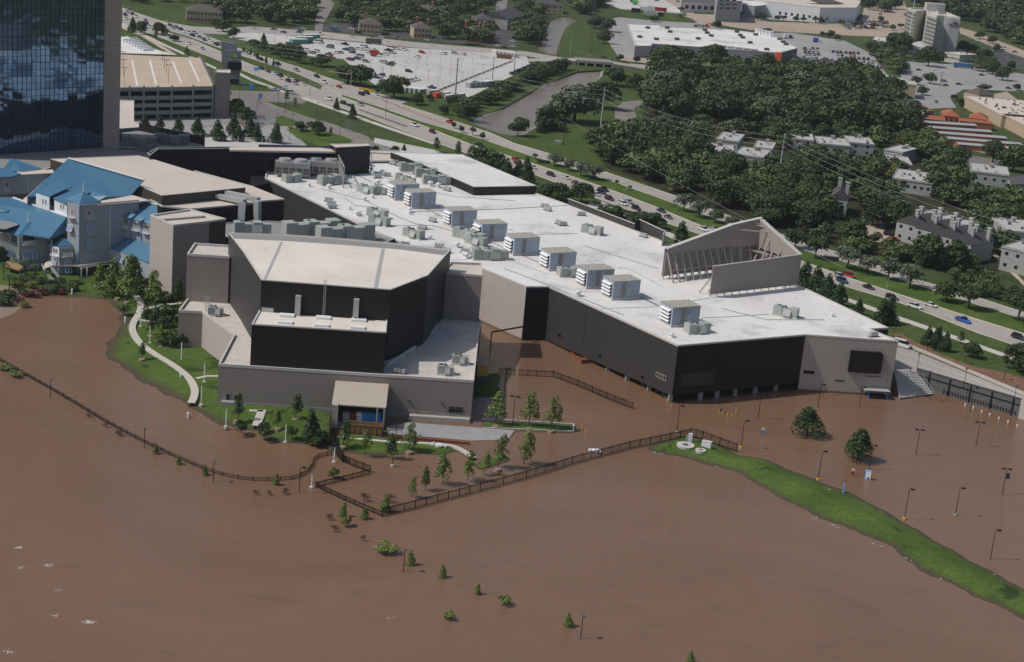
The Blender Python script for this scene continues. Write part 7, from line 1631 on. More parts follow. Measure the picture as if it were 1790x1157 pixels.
for x, y, k, c, a in ((1511,391,'suv','silver',1.2),(1541,399,'pickup','black',-.2),(1554,411,'suv','black',-.2),(1563,421,'suv','red',.2),(1565,428,'sedan','blue',.2),(1688,319,'sedan','black',-.2),(1692,325,'sedan','black',-.2),(1697,331,'sedan','red',-.2),(1703,334,'sedan','grey',-.2),(1709,338,'pickup','white',-.2),(1725,350,'suv','black',-.2),(1667,343,'sedan','silver',.1),(1673,346,'sedan','blue',.1),
 (1606,123,'sedan','black',.1),(1650,143,'suv','grey',.1),(1653,150,'sedan','black',.1),(1676,148,'sedan','black',.1),(1668,170,'suv','black',.4),(1636,179,'suv','silver',1.5),(1763,155,'sedan','black',0),(1768,209,'pickup','white',.1),(1780,216,'suv','white',.1),(1716,132,'sedan','navy',.1),(1706,118,'sedan','white',.1),(1740,118,'suv','black',.1),(1711,72,'pickup','white',-.3),(1729,78,'sedan','white',-.3),(1752,88,'sedan','black',-.3),(1774,92,'suv','grey',-.3),(1755,86,'van','white',-.2),(1539,25,'sedan','grey',.2),(1571,9,'sedan','grey',.2),(1107,222,'sedan','white',.9),
 (1193,98,'pickup','white',.05),(1215,99,'sedan','white',.05),(1375,116,'sedan','silver',.2),(1384,118,'sedan','white',.2),(1368,118,'sedan','blue',.1),(1072,44,'pickup','navy',.2),(1148,1.5,'suv','navy',.2),(1185,3,'sedan','black',.1),(1192,5,'suv','grey',.1),(1195,19,'sedan','white',.1),(1188,15,'pickup','silver',.1)):
    car(x, y, k, c, a)
for k in range(11): car(895+k*4.5, 130-k*1.9, rs.choice(('suv','pickup')), ('grey','silver','black')[k % 3], .95, label=('grey','silver','black')[k % 3]+' vehicle in the tight row on the canal bank yard', group='vehicles lined up above the canal')
# trailers and trucks
def boxtruck(x, y, L_, col, ang, label, H_=3.2, cab=None, tank=False, z=GZ+.1, W_=2.6):
    o = thing('trailer' if not cab else 'lorry', label, 'lorry' if cab else 'trailer', P(x, y, z), ang)
    if tank: g = MB(); g.tube((-L_/2, 0, 2.1), (L_/2, 0, 2.1), 1.2, n=12); link('tank', g.mesh('tank', M['galv']), o)
    else: link('box', MB().box(-L_/2, L_/2, -W_/2, W_/2, .9, .9+H_).mesh('box', col), o); link('box_top', MB().box(-L_/2+.05, L_/2-.05, -W_/2+.05, W_/2-.05, .9+H_, .96+H_).mesh('box_top', M['flatroof']), o)
    link('chassis', MB().box(-L_/2+.3, L_/2-.2, -.5, .5, .6, .9).mesh('chassis', M['steel_dark']), o)
    for sx in (-L_/2+1.2, -L_/2+2.4, L_/2-1.5):
        for sy in (-1, 1): g = MB(); g.tube((sx, sy*W_/2-.3, .5), (sx, sy*W_/2, .5), .5, n=8); link('wheel', g.mesh('wheel', M['rubber']), o)
    if cab: g = MB(); g.box(L_/2+.4, L_/2+2.6, -1.2, 1.2, .6, 3.0); g.box(L_/2+2.6, L_/2+3.9, -1.0, 1.0, .6, 1.9); link('cab', g.mesh('cab', cab), o); link('windscreen', MB().box(L_/2+2.6, L_/2+2.66, -1.0, 1.0, 1.95, 2.8).mesh('windscreen', M['glass_dark']), o)
    return o
boxtruck(1222,47,10,None,.05,'silver tanker lorry with red cab behind the white-roofed store',cab=M['red'],tank=True)
boxtruck(1684,119,16,flat('blue_trailer',(.06,.17,.32)),-.05,'long blue trailer at the edge of the far empty lot')
boxtruck(1137,29,13,M['galv'],-.05,'long silver trailer in the upper lorry yard'); boxtruck(1153,29,7,M['black'],-.05,'black trailer end-on to the silver one in the yard'); boxtruck(1111,22,8,M['black'],.1,'black box trailer at the left of the lorry yard'); boxtruck(1148,20,18,M['red'],-.02,'red-topped trailer behind the silver trailer')
boxtruck(1131,20,14,M['white'],-.02,'white trailer behind the black box trailer'); boxtruck(1105,4,5,flat('teal_box',(.05,.2,.3)),0,'blue-orange box truck at the top yard',cab=M['orange'],W_=2.4); boxtruck(1110,8,5,flat('lime_box',(.12,.45,.08)),0,'bright green box truck at the top yard'); boxtruck(1374,67,4,M['white'],.1,'white lorry at the rear of the store car park',cab=M['black'])
boxtruck(1425,74,4,flat('blue_truck_body',(.04,.14,.4)),.1,'blue truck with white trailer in the store car park',cab=M['white']); boxtruck(1189,31,3.5,M['steel_dark'],1.3,'dark box trailer on the grass island end')
boxtruck(653,77,11,M['steel_dark'],.1,'grey covered trailer at the back of the big car park'); boxtruck(653.5,98,5,M['red'],.1,'small red box container among the parked pickups')
cont = flat('container_cream', (.50,.48,.42)); contg = flat('container_grey', (.33,.34,.33)); conto = flat('container_orange', (.62,.10,.03)); tank_ = flat('container_brown', (.20,.10,.06)); conte = flat('green_stripe_container', (.10,.24,.20))
def container(x, y, L_, col, ang, label, W_=2.5, H_=2.6):
    o = thing('shipping_container', label, 'container', P(x, y, GZ+.06), ang, 'containers round the car park')
    link('container_body', MB().box(-L_/2, L_/2, -W_/2, W_/2, 0, H_).mesh('container_body', col), o); link('container_roof', MB().box(-L_/2-.05, L_/2+.05, -W_/2-.05, W_/2+.05, H_, H_+.12).mesh('container_roof', M['roof'] if col in (cont, contg, conte) else col), o)
    link('door', MB().box(L_/2, L_/2+.06, -W_/2+.1, W_/2-.1, .1, H_-.1).mesh('door', col), o)
for k in range(6): container(866+k*6.6, 94.5+k*.9, 10, cont, 1.9, on[k]+' cream container from the left in the far corner row')
container(881,102,10,tank_,0,'brown container below the cream row in the far corner',3)
for k in range(4): container(826+k*9, 152-k*.5, 10, contg, 1.0, on[k]+' grey container from the left in the canal-side block', 3.4, 3.2)
for k in range(4): container(716+k*8, 160+k*1.0, 9, contg, .9, on[k]+' pale container from the left behind the entrance tree')
container(757,165,9,contg,.9,'pale grey container just left of the orange one'); container(766,170,9,conto,1.1,'bright orange-red container in the corner by the slope'); container(777,169,9,cont,1.0,'cream container just right of the orange one'); container(789,173,10,cont,.95,'white container, left of the last pair by the steel pole'); container(801,172,10,cont,.95,'white container, right of the last pair by the steel pole')
for k in range(3): container(522+k*11, 76-k*4.2, 12, conte, .7, ['nearest','middle','farthest'][k]+' white-roofed green tent trailer at the car park left end', 4, 3)
# ------------------------------------------------------------------ fences, walls, steps
def fence(name, label, pts, h=2.1, gap=2.6, picket=.28, z=0.0, rails=(.25,), zs=None, solid=False, pt=.05, panelmat='fence'):
    v = [P(x, y, z if zs is None else zs[i]) for i, (x, y) in enumerate(pts)]
    o = thing(name, label, 'fence', v[0]); pk = MB()
    for a, b in zip(v, v[1:]):
        L_ = (b-a).length; n = max(1, round(L_/gap))
        for i in range(n+1 if b is v[-1] else n):
            q = a.lerp(b, i/n); g = MB(); g.obox(q-Vector((.07, .07, .8)), (.14, 0, 0), (0, .14, 0), (0, 0, h+.95)); part('post', g, M['fence'], o)
        for zz in list(rails)+[h-.12]:
            g = MB(); g.bar(a+Vector((0, 0, zz)), b+Vector((0, 0, zz)), .07, .09); part('rail', g, M['fence'], o)
        if solid: pk.bar(a+Vector((0, 0, h/2-.3)), b+Vector((0, 0, h/2-.3)), .05, h+.5)
        else:
            m_ = int(L_/picket)
            for i in range(m_): q = a.lerp(b, (i+.5)/m_); pk.tube(q-Vector((0, 0, .5)), q+Vector((0, 0, h)), pt, n=3)
    w_ = part('picket_panel', pk, M[panelmat], o); stuff(w_); return o
fence('long_river_rail','long low black rail sinking into the flood along the left shore',smooth([(-30,612),(0,631),(30,648),(110,693),(200,748),(290,793),(375,829),(430,840),(480,841),(520,837),(545,820),(549,801),(580,794)],1),h=1.0,gap=3.2,picket=.32,rails=(.15,.55),pt=.03)
fence('metal_fence','black metal fence running from the sunken corner up to the gate',[(668,903),(726,888),(839,858),(920,836),(1000,811),(1100,784),(1206,762)],h=2.1,gap=3.6,picket=.3,rails=(.2,1.75))
fence('metal_fence','short black fence run from the left corner down to the sunken corner',[(552,851),(604,876),(668,903)],h=1.3,gap=2.6,rails=(.2,1.0))
fence('metal_fence','black fence run from the left corner towards the dock fence',[(552,851),(600,840),(647,828)],h=1.3,gap=2.6,rails=(.2,1.0))
fence('metal_fence','black fence piece from the curved screen to the right end',[(598,807),(622,817),(647,826)],h=1.9,gap=2.4,rails=(.2,1.6))
fence('screened_fence','curved black screened fence sweeping down beside the loading dock',[(578,738),(576,752),(577,768),(583,785),(590,797),(598,807)],h=2.4,gap=2,solid=True,zs=[1,1,.8,.5,.2,0])
fence('sliding_gate','black cantilever gate standing beside the round manholes',[(1206,762),(1228,768),(1287,790)],h=2.4,gap=2.6,picket=.3,zs=[.3,.6,0],rails=(.2,2.0))
fence('yard_fence','black fence crossing the flooded yard towards the hall',[(907,656),(938,658),(967,659),(1010,675),(1060,697),(1106,715)],h=1.9,gap=3,picket=.28,rails=(.2,1.6))
fence('yard_fence','short black fence piece left of the gap in the flooded yard',[(872,654),(886,655),(900,656)],h=1.9,gap=2.4,picket=.28,rails=(.2,1.6))
fence('garden_fence','dark chain fence along the grass below the townhouses',[(1686,470),(1730,478),(1780,496)],h=1.6,gap=4,picket=.5,z=GZ,pt=.02)
fence('white_slat_fence','long white slatted fence beside the tan shopping row',[(1690,184),(1730,206),(1770,228),(1810,252)],h=2.4,gap=5,picket=.6,z=GZ,pt=.12,panelmat='white')
# ramp: retaining wall, barrier, steps
rw = tag(link('retaining_wall', None, None, P(1607,649,GZ)), 'tall dark grey retaining wall with slot openings below the curved ramp', 'wall')
a, b = P(1604,650,GZ), P(2300,862,GZ); b = P(1787,704,GZ); d = b-a; nrm = Vector((d.y, -d.x, 0)).normalized(); nrm = nrm if nrm.dot(CAM-a) > 0 else -nrm
M['dkconcrete'] = mat('dark_board_concrete', (.12, .12, .125), .85, .2, var=.12, scale=.3)
g = MB(); g.obox(Vector((a.x, a.y, -1)), d, nrm*.5, (0, 0, GZ+2.1)); part('wall_face', g, M['dkconcrete'], rw)
g = MB(); g.obox(Vector((a.x, a.y, GZ+1.1))-nrm*.1, d, nrm*.75, (0, 0, .18)); part('coping', g, M['steel_dark'], rw)
g = MB(); g.obox(Vector((a.x, a.y, GZ-.9))+nrm*.5, d, nrm*.12, (0, 0, .35)); part('slot_band', g, M['black'], rw)
for k in range(5): g = MB(); q = a+d*(.12+.2*k); g.obox(Vector((q.x, q.y, -.5))+nrm*.5, d.normalized()*.5, nrm*.2, (0, 0, GZ+1.3)); part('pilaster', g, M['black'], rw)
for k in range(26): g = MB(); q = a+d*(.28+.027*k); g.obox(Vector((q.x, q.y, .5))+nrm*.5, d.normalized()*.35, nrm*.1, (0, 0, 1.1)); part('rail_slot', g, M['black'], rw)
g = MB(); e = P(1787,704,GZ); g.obox(Vector((e.x, e.y, -1)), d.normalized()*9, nrm*1.2, (0, 0, GZ+2.4)); part('end_wall', g, M['concrete'], rw)
bw = tag(link('ramp_barrier', None, None, P(1555,590,GZ)), 'long pale concrete barrier wall along the upper side of the ramp', 'wall')
bl2 = [P(x, y, GZ) for x, y in ((1555,594),(1600,612),(1650,633),(1700,654),(1750,675),(1800,696),(1900,736))]
for p, q in zip(bl2, bl2[1:]): g = MB(); g.obox(p, (q-p)*.995, (.1, .35, 0), (0, 0, 1.05)); part('barrier_panel', g, M['concrete'], bw)
sp = tag(link('flood_stairs', None, None, P(1595,670,2)), 'broad concrete outside stairs running down into the flood', 'stairs')
T0, T1, B0, B1 = P(1563,651,GZ), P(1603,649,GZ), P(1573,700,-.3), P(1634,692,-.3)
N_ = 16
for k in range(N_):
    f0, f1 = k/N_, (k+1)/N_; z = GZ*(1-f0)-.3*f0; p, q = T0.lerp(B0, f0), T1.lerp(B1, f0); p2, q2 = T0.lerp(B0, f1), T1.lerp(B1, f1)
    g = MB(); t = [Vector((v_.x, v_.y, z)) for v_ in (p, q, q2, p2)]; g.prism(t, -1.0-k*.002); part('step', g, M['concrete'] if k % 2 == 0 else M['lot'], sp)
for A0, B_0 in ((T0, B0), (T1, B1), (T0.lerp(T1, .42), B0.lerp(B1, .42)), (T0.lerp(T1, .7), B0.lerp(B1, .7))):
    g = MB(); g.bar(A0+Vector((0, 0, 1)), B_0+Vector((0, 0, 1)), .09); 
    for k in range(6): q = A0.lerp(B_0, k/5.2); g.bar(q, q+Vector((0, 0, 1)), .07)
    part('handrail', g, M['galv'], sp)
# ------------------------------------------------------------------ lamps and poles
def lamp(x, y, hp_, heads=1, label='', z=0.0, name='lamp_post', base=None, flag=False, group='black lamp posts in the flood', style='arm', mt='black'):
    p = P(x, y, z); h = hp_*mpp(x, y, z)*1.06; o = thing(name, label, 'lamp post', p, 0, group)
    g = MB(); g.tube(p-Vector((0, 0, 1)), p+Vector((0, 0, h-.1)), .11, .07, 6); part('pole', g, M[mt], o)
    top = p+Vector((0, 0, h))
    if style == 'cap':
        g = MB(); g.tube(top-Vector((0, 0, .55)), top-Vector((0, 0, .1)), .12, .3, 8); part('lantern', g, M[mt], o); g = MB(); g.tube(top-Vector((0, 0, .1)), top+Vector((0, 0, .04)), .62, .5, 10); part('lamp_cap', g, M['steel_dark'], o)
    else:
        for s in ((1,) if heads == 1 else (-1, 1)):
            g = MB(); g.bar(top, top+Vector((s*.5, 0, 0)), .08); g.box(top.x+s*.4-(.9 if s < 0 else 0), top.x+s*.4+(.9 if s > 0 else 0), top.y-.3, top.y+.3, top.z-.12, top.z+.16); part('lamp_head', g, M[mt], o)
    if base: g = MB(); g.tube(p-Vector((0, 0, 1)), p+Vector((0, 0, .45)), .5, .45, 10); part('pole_base', g, M[base], o)
    if flag: g = MB(); q = p+Vector((.15, 0, h*.62)); g.box(q.x, q.x+.9, q.y-.02, q.y+.02, q.z, q.z+1.5); part('banner', g, M['blue' if flag == 1 else 'navyflag'], o)
    return o
M['navyflag'] = flat('navy_banner', (.03, .04, .10))
for x, y, h, l in ((88,696,33,'capped lamp post beside the rail, furthest left'),(252,784,36,'capped lamp post beside the rail, middle one'),(373,842,37,'capped lamp post beside the rail, rightmost of the rail ones'),(705,999,40,'capped lamp post standing in open water beside a conifer'),(1015,1116,42,'capped lamp post nearest the bottom of the view')):
    lamp(x, y, h, label=l, style='cap')
for x, y, h, n, l, bs, fl_ in ((523,861,45,1,'single-head lamp post left of the fence corner',None,0),(686,815,50,1,'lamp post with white foot below the dock strip','concrete',0),(692,762,45,1,'lamp post against the service wing ramp',None,0),(881,689,46,1,'lamp post beside the yellow container in the yard','plinth',0),(896,744,51,2,'double-head lamp post on the kerbed verge','plinth',0),(1183,756,47,1,'lamp post at the fence near the manholes','plinth',0),(1295,783,48,1,'single lamp post with yellow foot near the levee tip','yellow',0),
 (1325,732,43,2,'double-head lamp post in front of the hall black wall',None,0),(1430,711,39,1,'lamp post before the beige hall corner',None,0),(1502,711,34,1,'lamp post by the entrance canopy',None,0),(1601,795,44,2,'double-head lamp post left of two, in the right-hand flood',None,0),(1706,780,42,2,'double-head lamp post right of two, in the right-hand flood',None,0),(1430,839,51,1,'lamp post with yellow foot on the levee edge','yellow',0),(1519,820,42,1,'lamp post beside the oval flooded tree',None,0),
 (1581,907,53,1,'lamp post with yellow foot right of the levee middle','yellow',0),(1670,901,49,1,'lamp post with white foot right of the levee','plinth',0),(1752,864,45,2,'double-head lamp post carrying a small navy banner',None,2),(1731,978,53,1,'single lamp post nearest the bottom right of the levee',None,0),(1696,719,41,1,'lamp post in front of the retaining wall',None,0)):
    lamp(x, y, h, n, l, base=bs, flag=fl_)
for k, (x, y, h) in enumerate(((1561,588,16),(1621,612,17),(1687,635,16),(1755,664,18))): lamp(x, y, h, 1, on[k]+' short lamp post from the left along the ramp mulch bed', z=GZ, group='ramp verge lamps', style='cap')
for k, (x, y, h) in enumerate(((1603,646,28),(1685,674,30),(1772,702,29))): lamp(x, y, h, 1, on[k]+' lamp post from the left on the retaining wall', z=GZ+.5, group='ramp wall lamps', style='cap')
for k, (x, y, h, c) in enumerate(((246,571,28,''),(262,600,29,''),(317,630,31,''),(357,668,32,''),(352,708,33,''),(395,746,31,''),(499,773,30,''),(584,808,25,''),(545,852,22,''))):
    p = P(x, y, .7 if k < 6 else 0); o = thing('light_column', on[k]+' white light column from the left along the curving path', 'light column', p, 0, 'white light columns'); hh = h*mpp(x, y)*1.06
    g = MB(); g.tube(p-Vector((0, 0, .8)), p+Vector((0, 0, hh)), .15, .15, 8); part('column_body', g, M['white'], o); g = MB(); g.tube(p+Vector((0, 0, hh)), p+Vector((0, 0, hh+.15)), .24, .24, 8); part('column_cap', g, M['galv'], o)
    g = MB(); g.tube(p-Vector((0, 0, .5)), p+Vector((0, 0, .25)), .55, .55, 10); part('footing', g, M['concrete'], o)
for k, (x, y) in enumerate(((219,562),(316,661),(329,730),(126,513))):
    p = P(x, y, .5 if k != 2 else 0); o = thing('path_bollard', ['white bollard left of the path bend','white bollard right of the lawn middle','white bollard standing in the water past the path end','white bollard below the palm garden stairs'][k], 'bollard', p); g = MB(); g.tube(p-Vector((0, 0, .5)), p+Vector((0, 0, 1.2)), .3, .3, 8); part('bollard_body', g, M['white'], o); g = MB(); g.tube(p+Vector((0, 0, 1.2)), p+Vector((0, 0, 1.5)), .36, .2, 8); part('bollard_cap', g, M['white'], o)
LL = [(1018,385),(1080,445),(1142,425),(1228,490),(1230,400),(1300,462),(1298,380),(1367,440),(1437,410),(1500,385),(1440,505),(1510,480),(1150,520),(1215,565),(1000,460),(930,425),(1295,540),(1367,530),(775,450),(843,500),(908,490),(1067,500),(985,555),(720,390),(865,400),(515,290),(147,270),(50,235),(228,250),(890,330),(963,310),(1161,340),(1195,310)]
for x, y in LL: lamp(440+x/3.73, y/3.73, 15, 2, 'slim lamp post with yellow foot in the '+('left third' if x < 800 else 'empty middle' if x < 1200 else 'empty right')+' of the big car park', z=GZ, base='yellow', group='car park lamp posts', mt='steel')
for x, y, h in ((1470,50,20),(1350,55,20),(1384,72,18),(1400,90,20),(1428,105,18),(1450,95,18),(1384,125,28),(1230,38,16),(1252,34,16),(1280,40,16),(1419,42,18),(1453,46,18),(1490,52,18),(1640,60,18),(1690,80,18),(1700,90,16),(1733,96,16),(1660,125,24),(1645,158,28),(1630,148,24),(1700,140,20),(1757,118,18),(1760,104,18)):
    lamp(x, y, h, 2, 'slim light pole near '+near(x, y), z=GZ, group='distant light poles', mt='galv')
for x, y, h in ((486,188,30),(498,197,30),(552,211,30),(478,240,26),(510,226,26),(552,236,26),(645,238,26),(418,176,18),(449,192,18),(674,204,40),(592,205,26),(594,235,24),(447,248,24),(506,245,20)):
    lamp(x, y, h, 1, 'black driveway lamp near '+near(x, y), z=GZ, group='driveway lamps')
lamp(1548,519,34,1,'street lamp on the median by the roof screen, silver pole',z=GZ,group='parkway street lamps',mt='galv'); lamp(1087,370,38,1,'street lamp beside the queue behind the hall parapet',z=GZ,group='parkway street lamps',mt='galv')
for k, y0 in enumerate((150,146,142,138)): lamp(294.5-k*3.7, 143-k*12, 28-k*3, 2, on[k]+' tall lamp from the near end on the garage roof', z=19, group='garage roof lamps')
for k in range(3): lamp(217-k*1, 150-k*17, 30-k*3, 2, on[k]+' lamp nearest the tower on the garage roof', z=19, group='garage roof lamps')
# traffic signals, transmission poles and wires
sg = bld('traffic_signal','silver traffic signal pole with long arm over the far lanes','traffic signal',613,151,GZ); p = P(613,151); g = MB(); g.tube(p, p+Vector((0, 0, 10)), .22, .14); part('pole', g, M['galv'], sg); g = MB(); e = P(563,137,GZ); q = p+Vector((0, 0, 7)); r_ = Vector((p.x-14, p.y+3, p.z+7)); g.tube(q, r_, .13, .09); part('arm', g, M['galv'], sg)
for f_ in (.2,.55,.78,.98): c = q.lerp(r_, f_); g = MB(); g.box(c.x-.2, c.x+.2, c.y-.35, c.y, c.z-.7, c.z+.5); part('signal_head', g, M['yellow'], sg)
sg = bld('traffic_signal','silver traffic signal pole with short arm over the near lanes','traffic signal',541,169,GZ); p = P(541,169); g = MB(); g.tube(p, p+Vector((0, 0, 10)), .22, .14); part('pole', g, M['galv'], sg); g = MB(); g.tube(p+Vector((0, 0, 6.5)), p+Vector((13, 5, 6.5)), .13, .08); part('arm', g, M['galv'], sg)
for f_ in (.5,.9): c = p+Vector((13*f_, 5*f_, 6.5)); g = MB(); g.box(c.x-.2, c.x+.2, c.y-.35, c.y, c.z-.7, c.z+.5); part('signal_head', g, M['yellow'], sg)
POL = []
for x, y, h, r, l, mt in ((795,176,71,.55,'thick steel transmission pole by the car park corner','galv'),(1048,244,87,.5,'tall grey transmission pole on the grass by the lane','galv'),(1361,316,79,.5,'grey transmission pole rising out of the trees','galv'),(985,252,44,.25,'wooden utility pole with crossarm by the parkway','trunk'),(1030,92,110,.3,'very tall dark pole on the stream bank','steel_dark'),(668,152,33,.25,'steel pole beside the entrance tree','galv'),(860,148,46,.25,'dark utility pole beside the canal-side containers','trunk'),(898,132,42,.25,'dark utility pole above the canal','trunk'),(1034,92,56,.2,'second dark pole on the stream bank','trunk'),(996,100,34,.2,'slim grey pole by the stream','galv'),(1586,84,98,.35,'white flagpole-like mast left of the slab hotel','white'),(1643,152,26,.2,'wooden utility pole by the strip shops','trunk')):
    p = P(x, y, GZ); hh = h*mpp(x, y)*1.06; o = thing('utility_pole', l, 'pole', p); g = MB(); g.tube(p, p+Vector((0, 0, hh)), r, r*.55, 8); part('pole_shaft', g, M[mt], o); POL.append(p+Vector((0, 0, hh)))
    if mt == 'trunk' or r > .4:
        for dz in ((.6,) if mt == 'trunk' else (1.5, 4, 6.5)): g = MB(); g.bar(p+Vector((-1.3, -.6, hh-dz)), p+Vector((1.3, .6, hh-dz)), .18); part('crossarm', g, M[mt], o)
def wire(a, b, sag, l, r=.045):
    g = MB(); n = 14; prev = a
    for i in range(1, n+1):
        t = i/n; q = a.lerp(b, t)-Vector((0, 0, sag*4*t*(1-t))); g.tube(prev, q, r, n=3); prev = q
    solo('power_line', g, M['galv'], l, 'power line', 'power lines over the trees', origin=a)
endR = P(1960,440,30)
for k, dz in enumerate((1.5, 4.0, 6.5)):
    z_ = Vector((0, 0, -dz)); nm = ['upper','middle','lower'][k]
    wire(POL[0]+z_, POL[1]+z_, 3, nm+' power line from the car park pole to the grass pole'); wire(POL[1]+z_, POL[2]+z_, 4, nm+' power line from the grass pole to the tree pole'); wire(POL[2]+z_, endR+z_, 4, nm+' power line from the tree pole off the right edge')
    wire(P(300,40,22)+z_, POL[0]+z_, 3, nm+' power line arriving at the car park pole from the left')
wire(POL[3], P(1500,480,14), 2, 'low utility wire along the parkway hedge', .035)
# ------------------------------------------------------------------ small things
def dumpster(x0, y0, x1, y1, dep, h, z, mt, label, name='dumpster'):
    a, b = P(x0, y0, z), P(x1, y1, z); d = b-a; v = Vector((-d.y, d.x, 0)).normalized()*dep; o = thing(name, label, 'skip', a)
    for q, e, t in ((a, d, v.normalized()*.15), (a+v, d, -v.normalized()*.15), (a, v, d.normalized()*.15), (a+d, v, -d.normalized()*.15)):
        g = MB(); g.obox(q, e, t, (0, 0, h)); part('side', g, M[mt], o)
    g = MB(); g.obox(a+Vector((0, 0, -.3)), d, v, (0, 0, .5)); part('floor', g, M['soil'], o)
    for k in range(7): g = MB(); q = a+d*(k/6); g.obox(q-v.normalized()*.12-d.normalized()*.06, d.normalized()*.14, v.normalized()*.12, (0, 0, h)); part('rib', g, M[mt], o)
    g = MB(); g.obox(a-v.normalized()*.14+Vector((0, 0, h)), d, v.normalized()*.2, (0, 0, .14)); part('top_rim', g, M[mt], o); return o
M['skip'] = mat('brown_skip_steel', (.27, .155, .08), .8, .2, var=.25, scale=.8)
dumpster(608,756,666,761,3.0,2.3,.4,'skip','open brown waste skip in front of the covered loading dock'); dumpster(1016,638,1029,637.5,8.0,1.5,-.5,'rust','half-sunk rusty open skip drifting in the flooded yard')
dc = bld('loading_dock', 'open loading dock shelter with tan ribbed sloping roof on the grey wing', 'shelter', 582, 762, .8)
zr0, zr1 = 9.2, 6.6; slab(dc, 'dock_roof', [(586.5,665,zr0),(679.5,671,zr0),(675,712.5,zr1),(580,706,zr1)], 'fabric', .3)
a, b = P(582,709,zr1), P(674,714,zr1); d = b-a; v = Vector((-d.y, d.x, 0)).normalized()
g = MB(); g.obox(Vector((a.x, a.y, .2)), d.normalized()*1.4, v*8, (0, 0, zr1)); part('side_wall', g, M['beige'], dc)
g = MB(); g.obox(Vector((b.x, b.y, .2))-d.normalized()*.5, d.normalized()*.4, v*.4, (0, 0, zr1)); part('post', g, M['galv'], dc)
g = MB(); g.obox(Vector((b.x, b.y, .2))-d.normalized()*2.3, d.normalized()*.4, v*.4, (0, 0, zr1)); part('post', g, M['galv'], dc)
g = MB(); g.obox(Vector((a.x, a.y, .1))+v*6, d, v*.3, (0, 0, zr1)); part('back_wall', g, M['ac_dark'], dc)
g = MB(); g.obox(Vector((a.x, a.y, .0))+v*1.5, d, v*7, (0, 0, 1.4)); part('dock_floor', g, M['concrete_grey'], dc)
for k, (x, c, l) in enumerate(((600,'galv','stack of pale crates inside the dock'),(612,'rust','brown pallet stack inside the dock'),(622,'white','white boxes inside the dock'),(634,'blue','blue bin stack inside the dock, left'),(645,'blue','blue bin stack inside the dock, middle'),(655,'blue','blue bin stack inside the dock, right'))):
    p = a+d*((x-582)/92)+v*2.5; g = MB()
    for j in range(3): g.box(p.x, p.x+1.9-.1*j, p.y, p.y+1.5, 1.4+j*.9, 2.2+j*.9)
    solo('bin_stack' if c == 'blue' else 'crate_stack', g, M[c], l, 'crates', origin=(p.x, p.y, 1.4))
yc = thing('generator_container', 'yellow generator container with pale top at the wing side', 'generator', P(836,662,.5)); a = P(833,662,.5); g = MB(); g.obox(a, (3.2, .5, 0), (-1, 8, 0), (0, 0, 4)); part('container_body', g, M['yellow'], yc); g = MB(); g.obox(a+Vector((0, 0, 4)), (3.2, .5, 0), (-1, 8, 0), (0, 0, .25)); part('container_roof', g, M['tanwall'], yc); g = MB(); g.obox(a+Vector((.3, -3, -.4)), (3, .4, 0), (0, 2.4, 0), (0, 0, 1.6)); part('fuel_tank', g, M['steel_dark'], yc)
gf = bld('gate_frame', 'black overhead gate frame beside the beige hall wall', 'frame', 857, 611, 0)
p, q = P(857,611,0), P(921,596,0); g = MB(); g.bar(p-Vector((0, 0, .5)), p+Vector((0, 0, 5.6)), .35); part('post', g, M['black'], gf); g = MB(); g.bar(q-Vector((0, 0, .5)), q+Vector((0, 0, 5.0)), .35); part('post', g, M['black'], gf); g = MB(); g.bar(p+Vector((0, 0, 5.6)), q+Vector((0, 0, 5.0)), .4); part('lintel', g, M['black'], gf)
def slabdisc(x, y, r, l, z=1.1):
    p = P(x, y, z); o = thing('manhole', l, 'manhole', p); g = MB(); g.tube(p-Vector((0, 0, .8)), p+Vector((0, 0, .15)), r, r, 20); part('concrete_ring', g, M['concrete'], o); g = MB(); g.tube(p, p+Vector((0, 0, .22)), r*.35, r*.35, 12); part('lid', g, M['steel_dark'], o)
slabdisc(1198.5,778,2.4,'larger round concrete manhole on the levee tip'); slabdisc(1225,787,1.4,'smaller round concrete manhole on the levee tip')
p = P(1226,779,1.2); o = thing('utility_cabinet', 'white utility box beside the manholes on the levee tip', 'cabinet', p); g = MB(); g.obox(p-Vector((0, 0, .4)), (2.3, -.9, 0), (.5, 1.2, 0), (0, 0, 1.7)); part('cabinet_body', g, M['white'], o); g = MB(); g.obox(p+Vector((-.05, -.05, 1.3)), (2.4, -.95, 0), (.5, 1.3, 0), (0, 0, .1)); part('cabinet_lid', g, M['parapet'], o)
p = P(1206,771,1.2); o = thing('control_cabinet', 'upright white control cabinet with grey panel by the gate', 'cabinet', p); g = MB(); g.box(p.x-.5, p.x+.5, p.y-.3, p.y+.3, p.z-.4, p.z+2.2); part('cabinet_body', g, M['white'], o); g = MB(); g.box(p.x-1.1, p.x-.7, p.y-.1, p.y+.1, p.z-.4, p.z+1.6); part('meter', g, M['galv'], o)
p = P(1516,838,0); o = thing('parking_sign', 'blue-framed white information totem standing in the flood', 'sign', p, -.3); link('sign_frame', MB().box(-.75, .75, -.35, .35, -1, 2.5).mesh('sign_frame', flat('light_blue_frame', (.12,.35,.75))), o); link('sign_panel', MB().box(-.5, .76, -.37, .3, .2, 2.3).mesh('sign_panel', M['white']), o); link('sign_disc', MB().tube((.2, -.4, .5), (.2, -.36, .5), .28, n=10).mesh('sign_disc', M['black']), o)
p = P(1474,861,.1); o = thing('marker_blade', 'slim light blue marker blade on the levee edge', 'sign', p); g = MB(); g.box(p.x-.12, p.x+.16, p.y-.3, p.y+.3, -.3, 2.3); part('blade', g, flat('light_blue_blade', (.15,.36,.72)), o); g = MB(); g.tube(p, p+Vector((0, 0, .2)), .4, .4, 8); part('foot', g, M['plinth'], o)
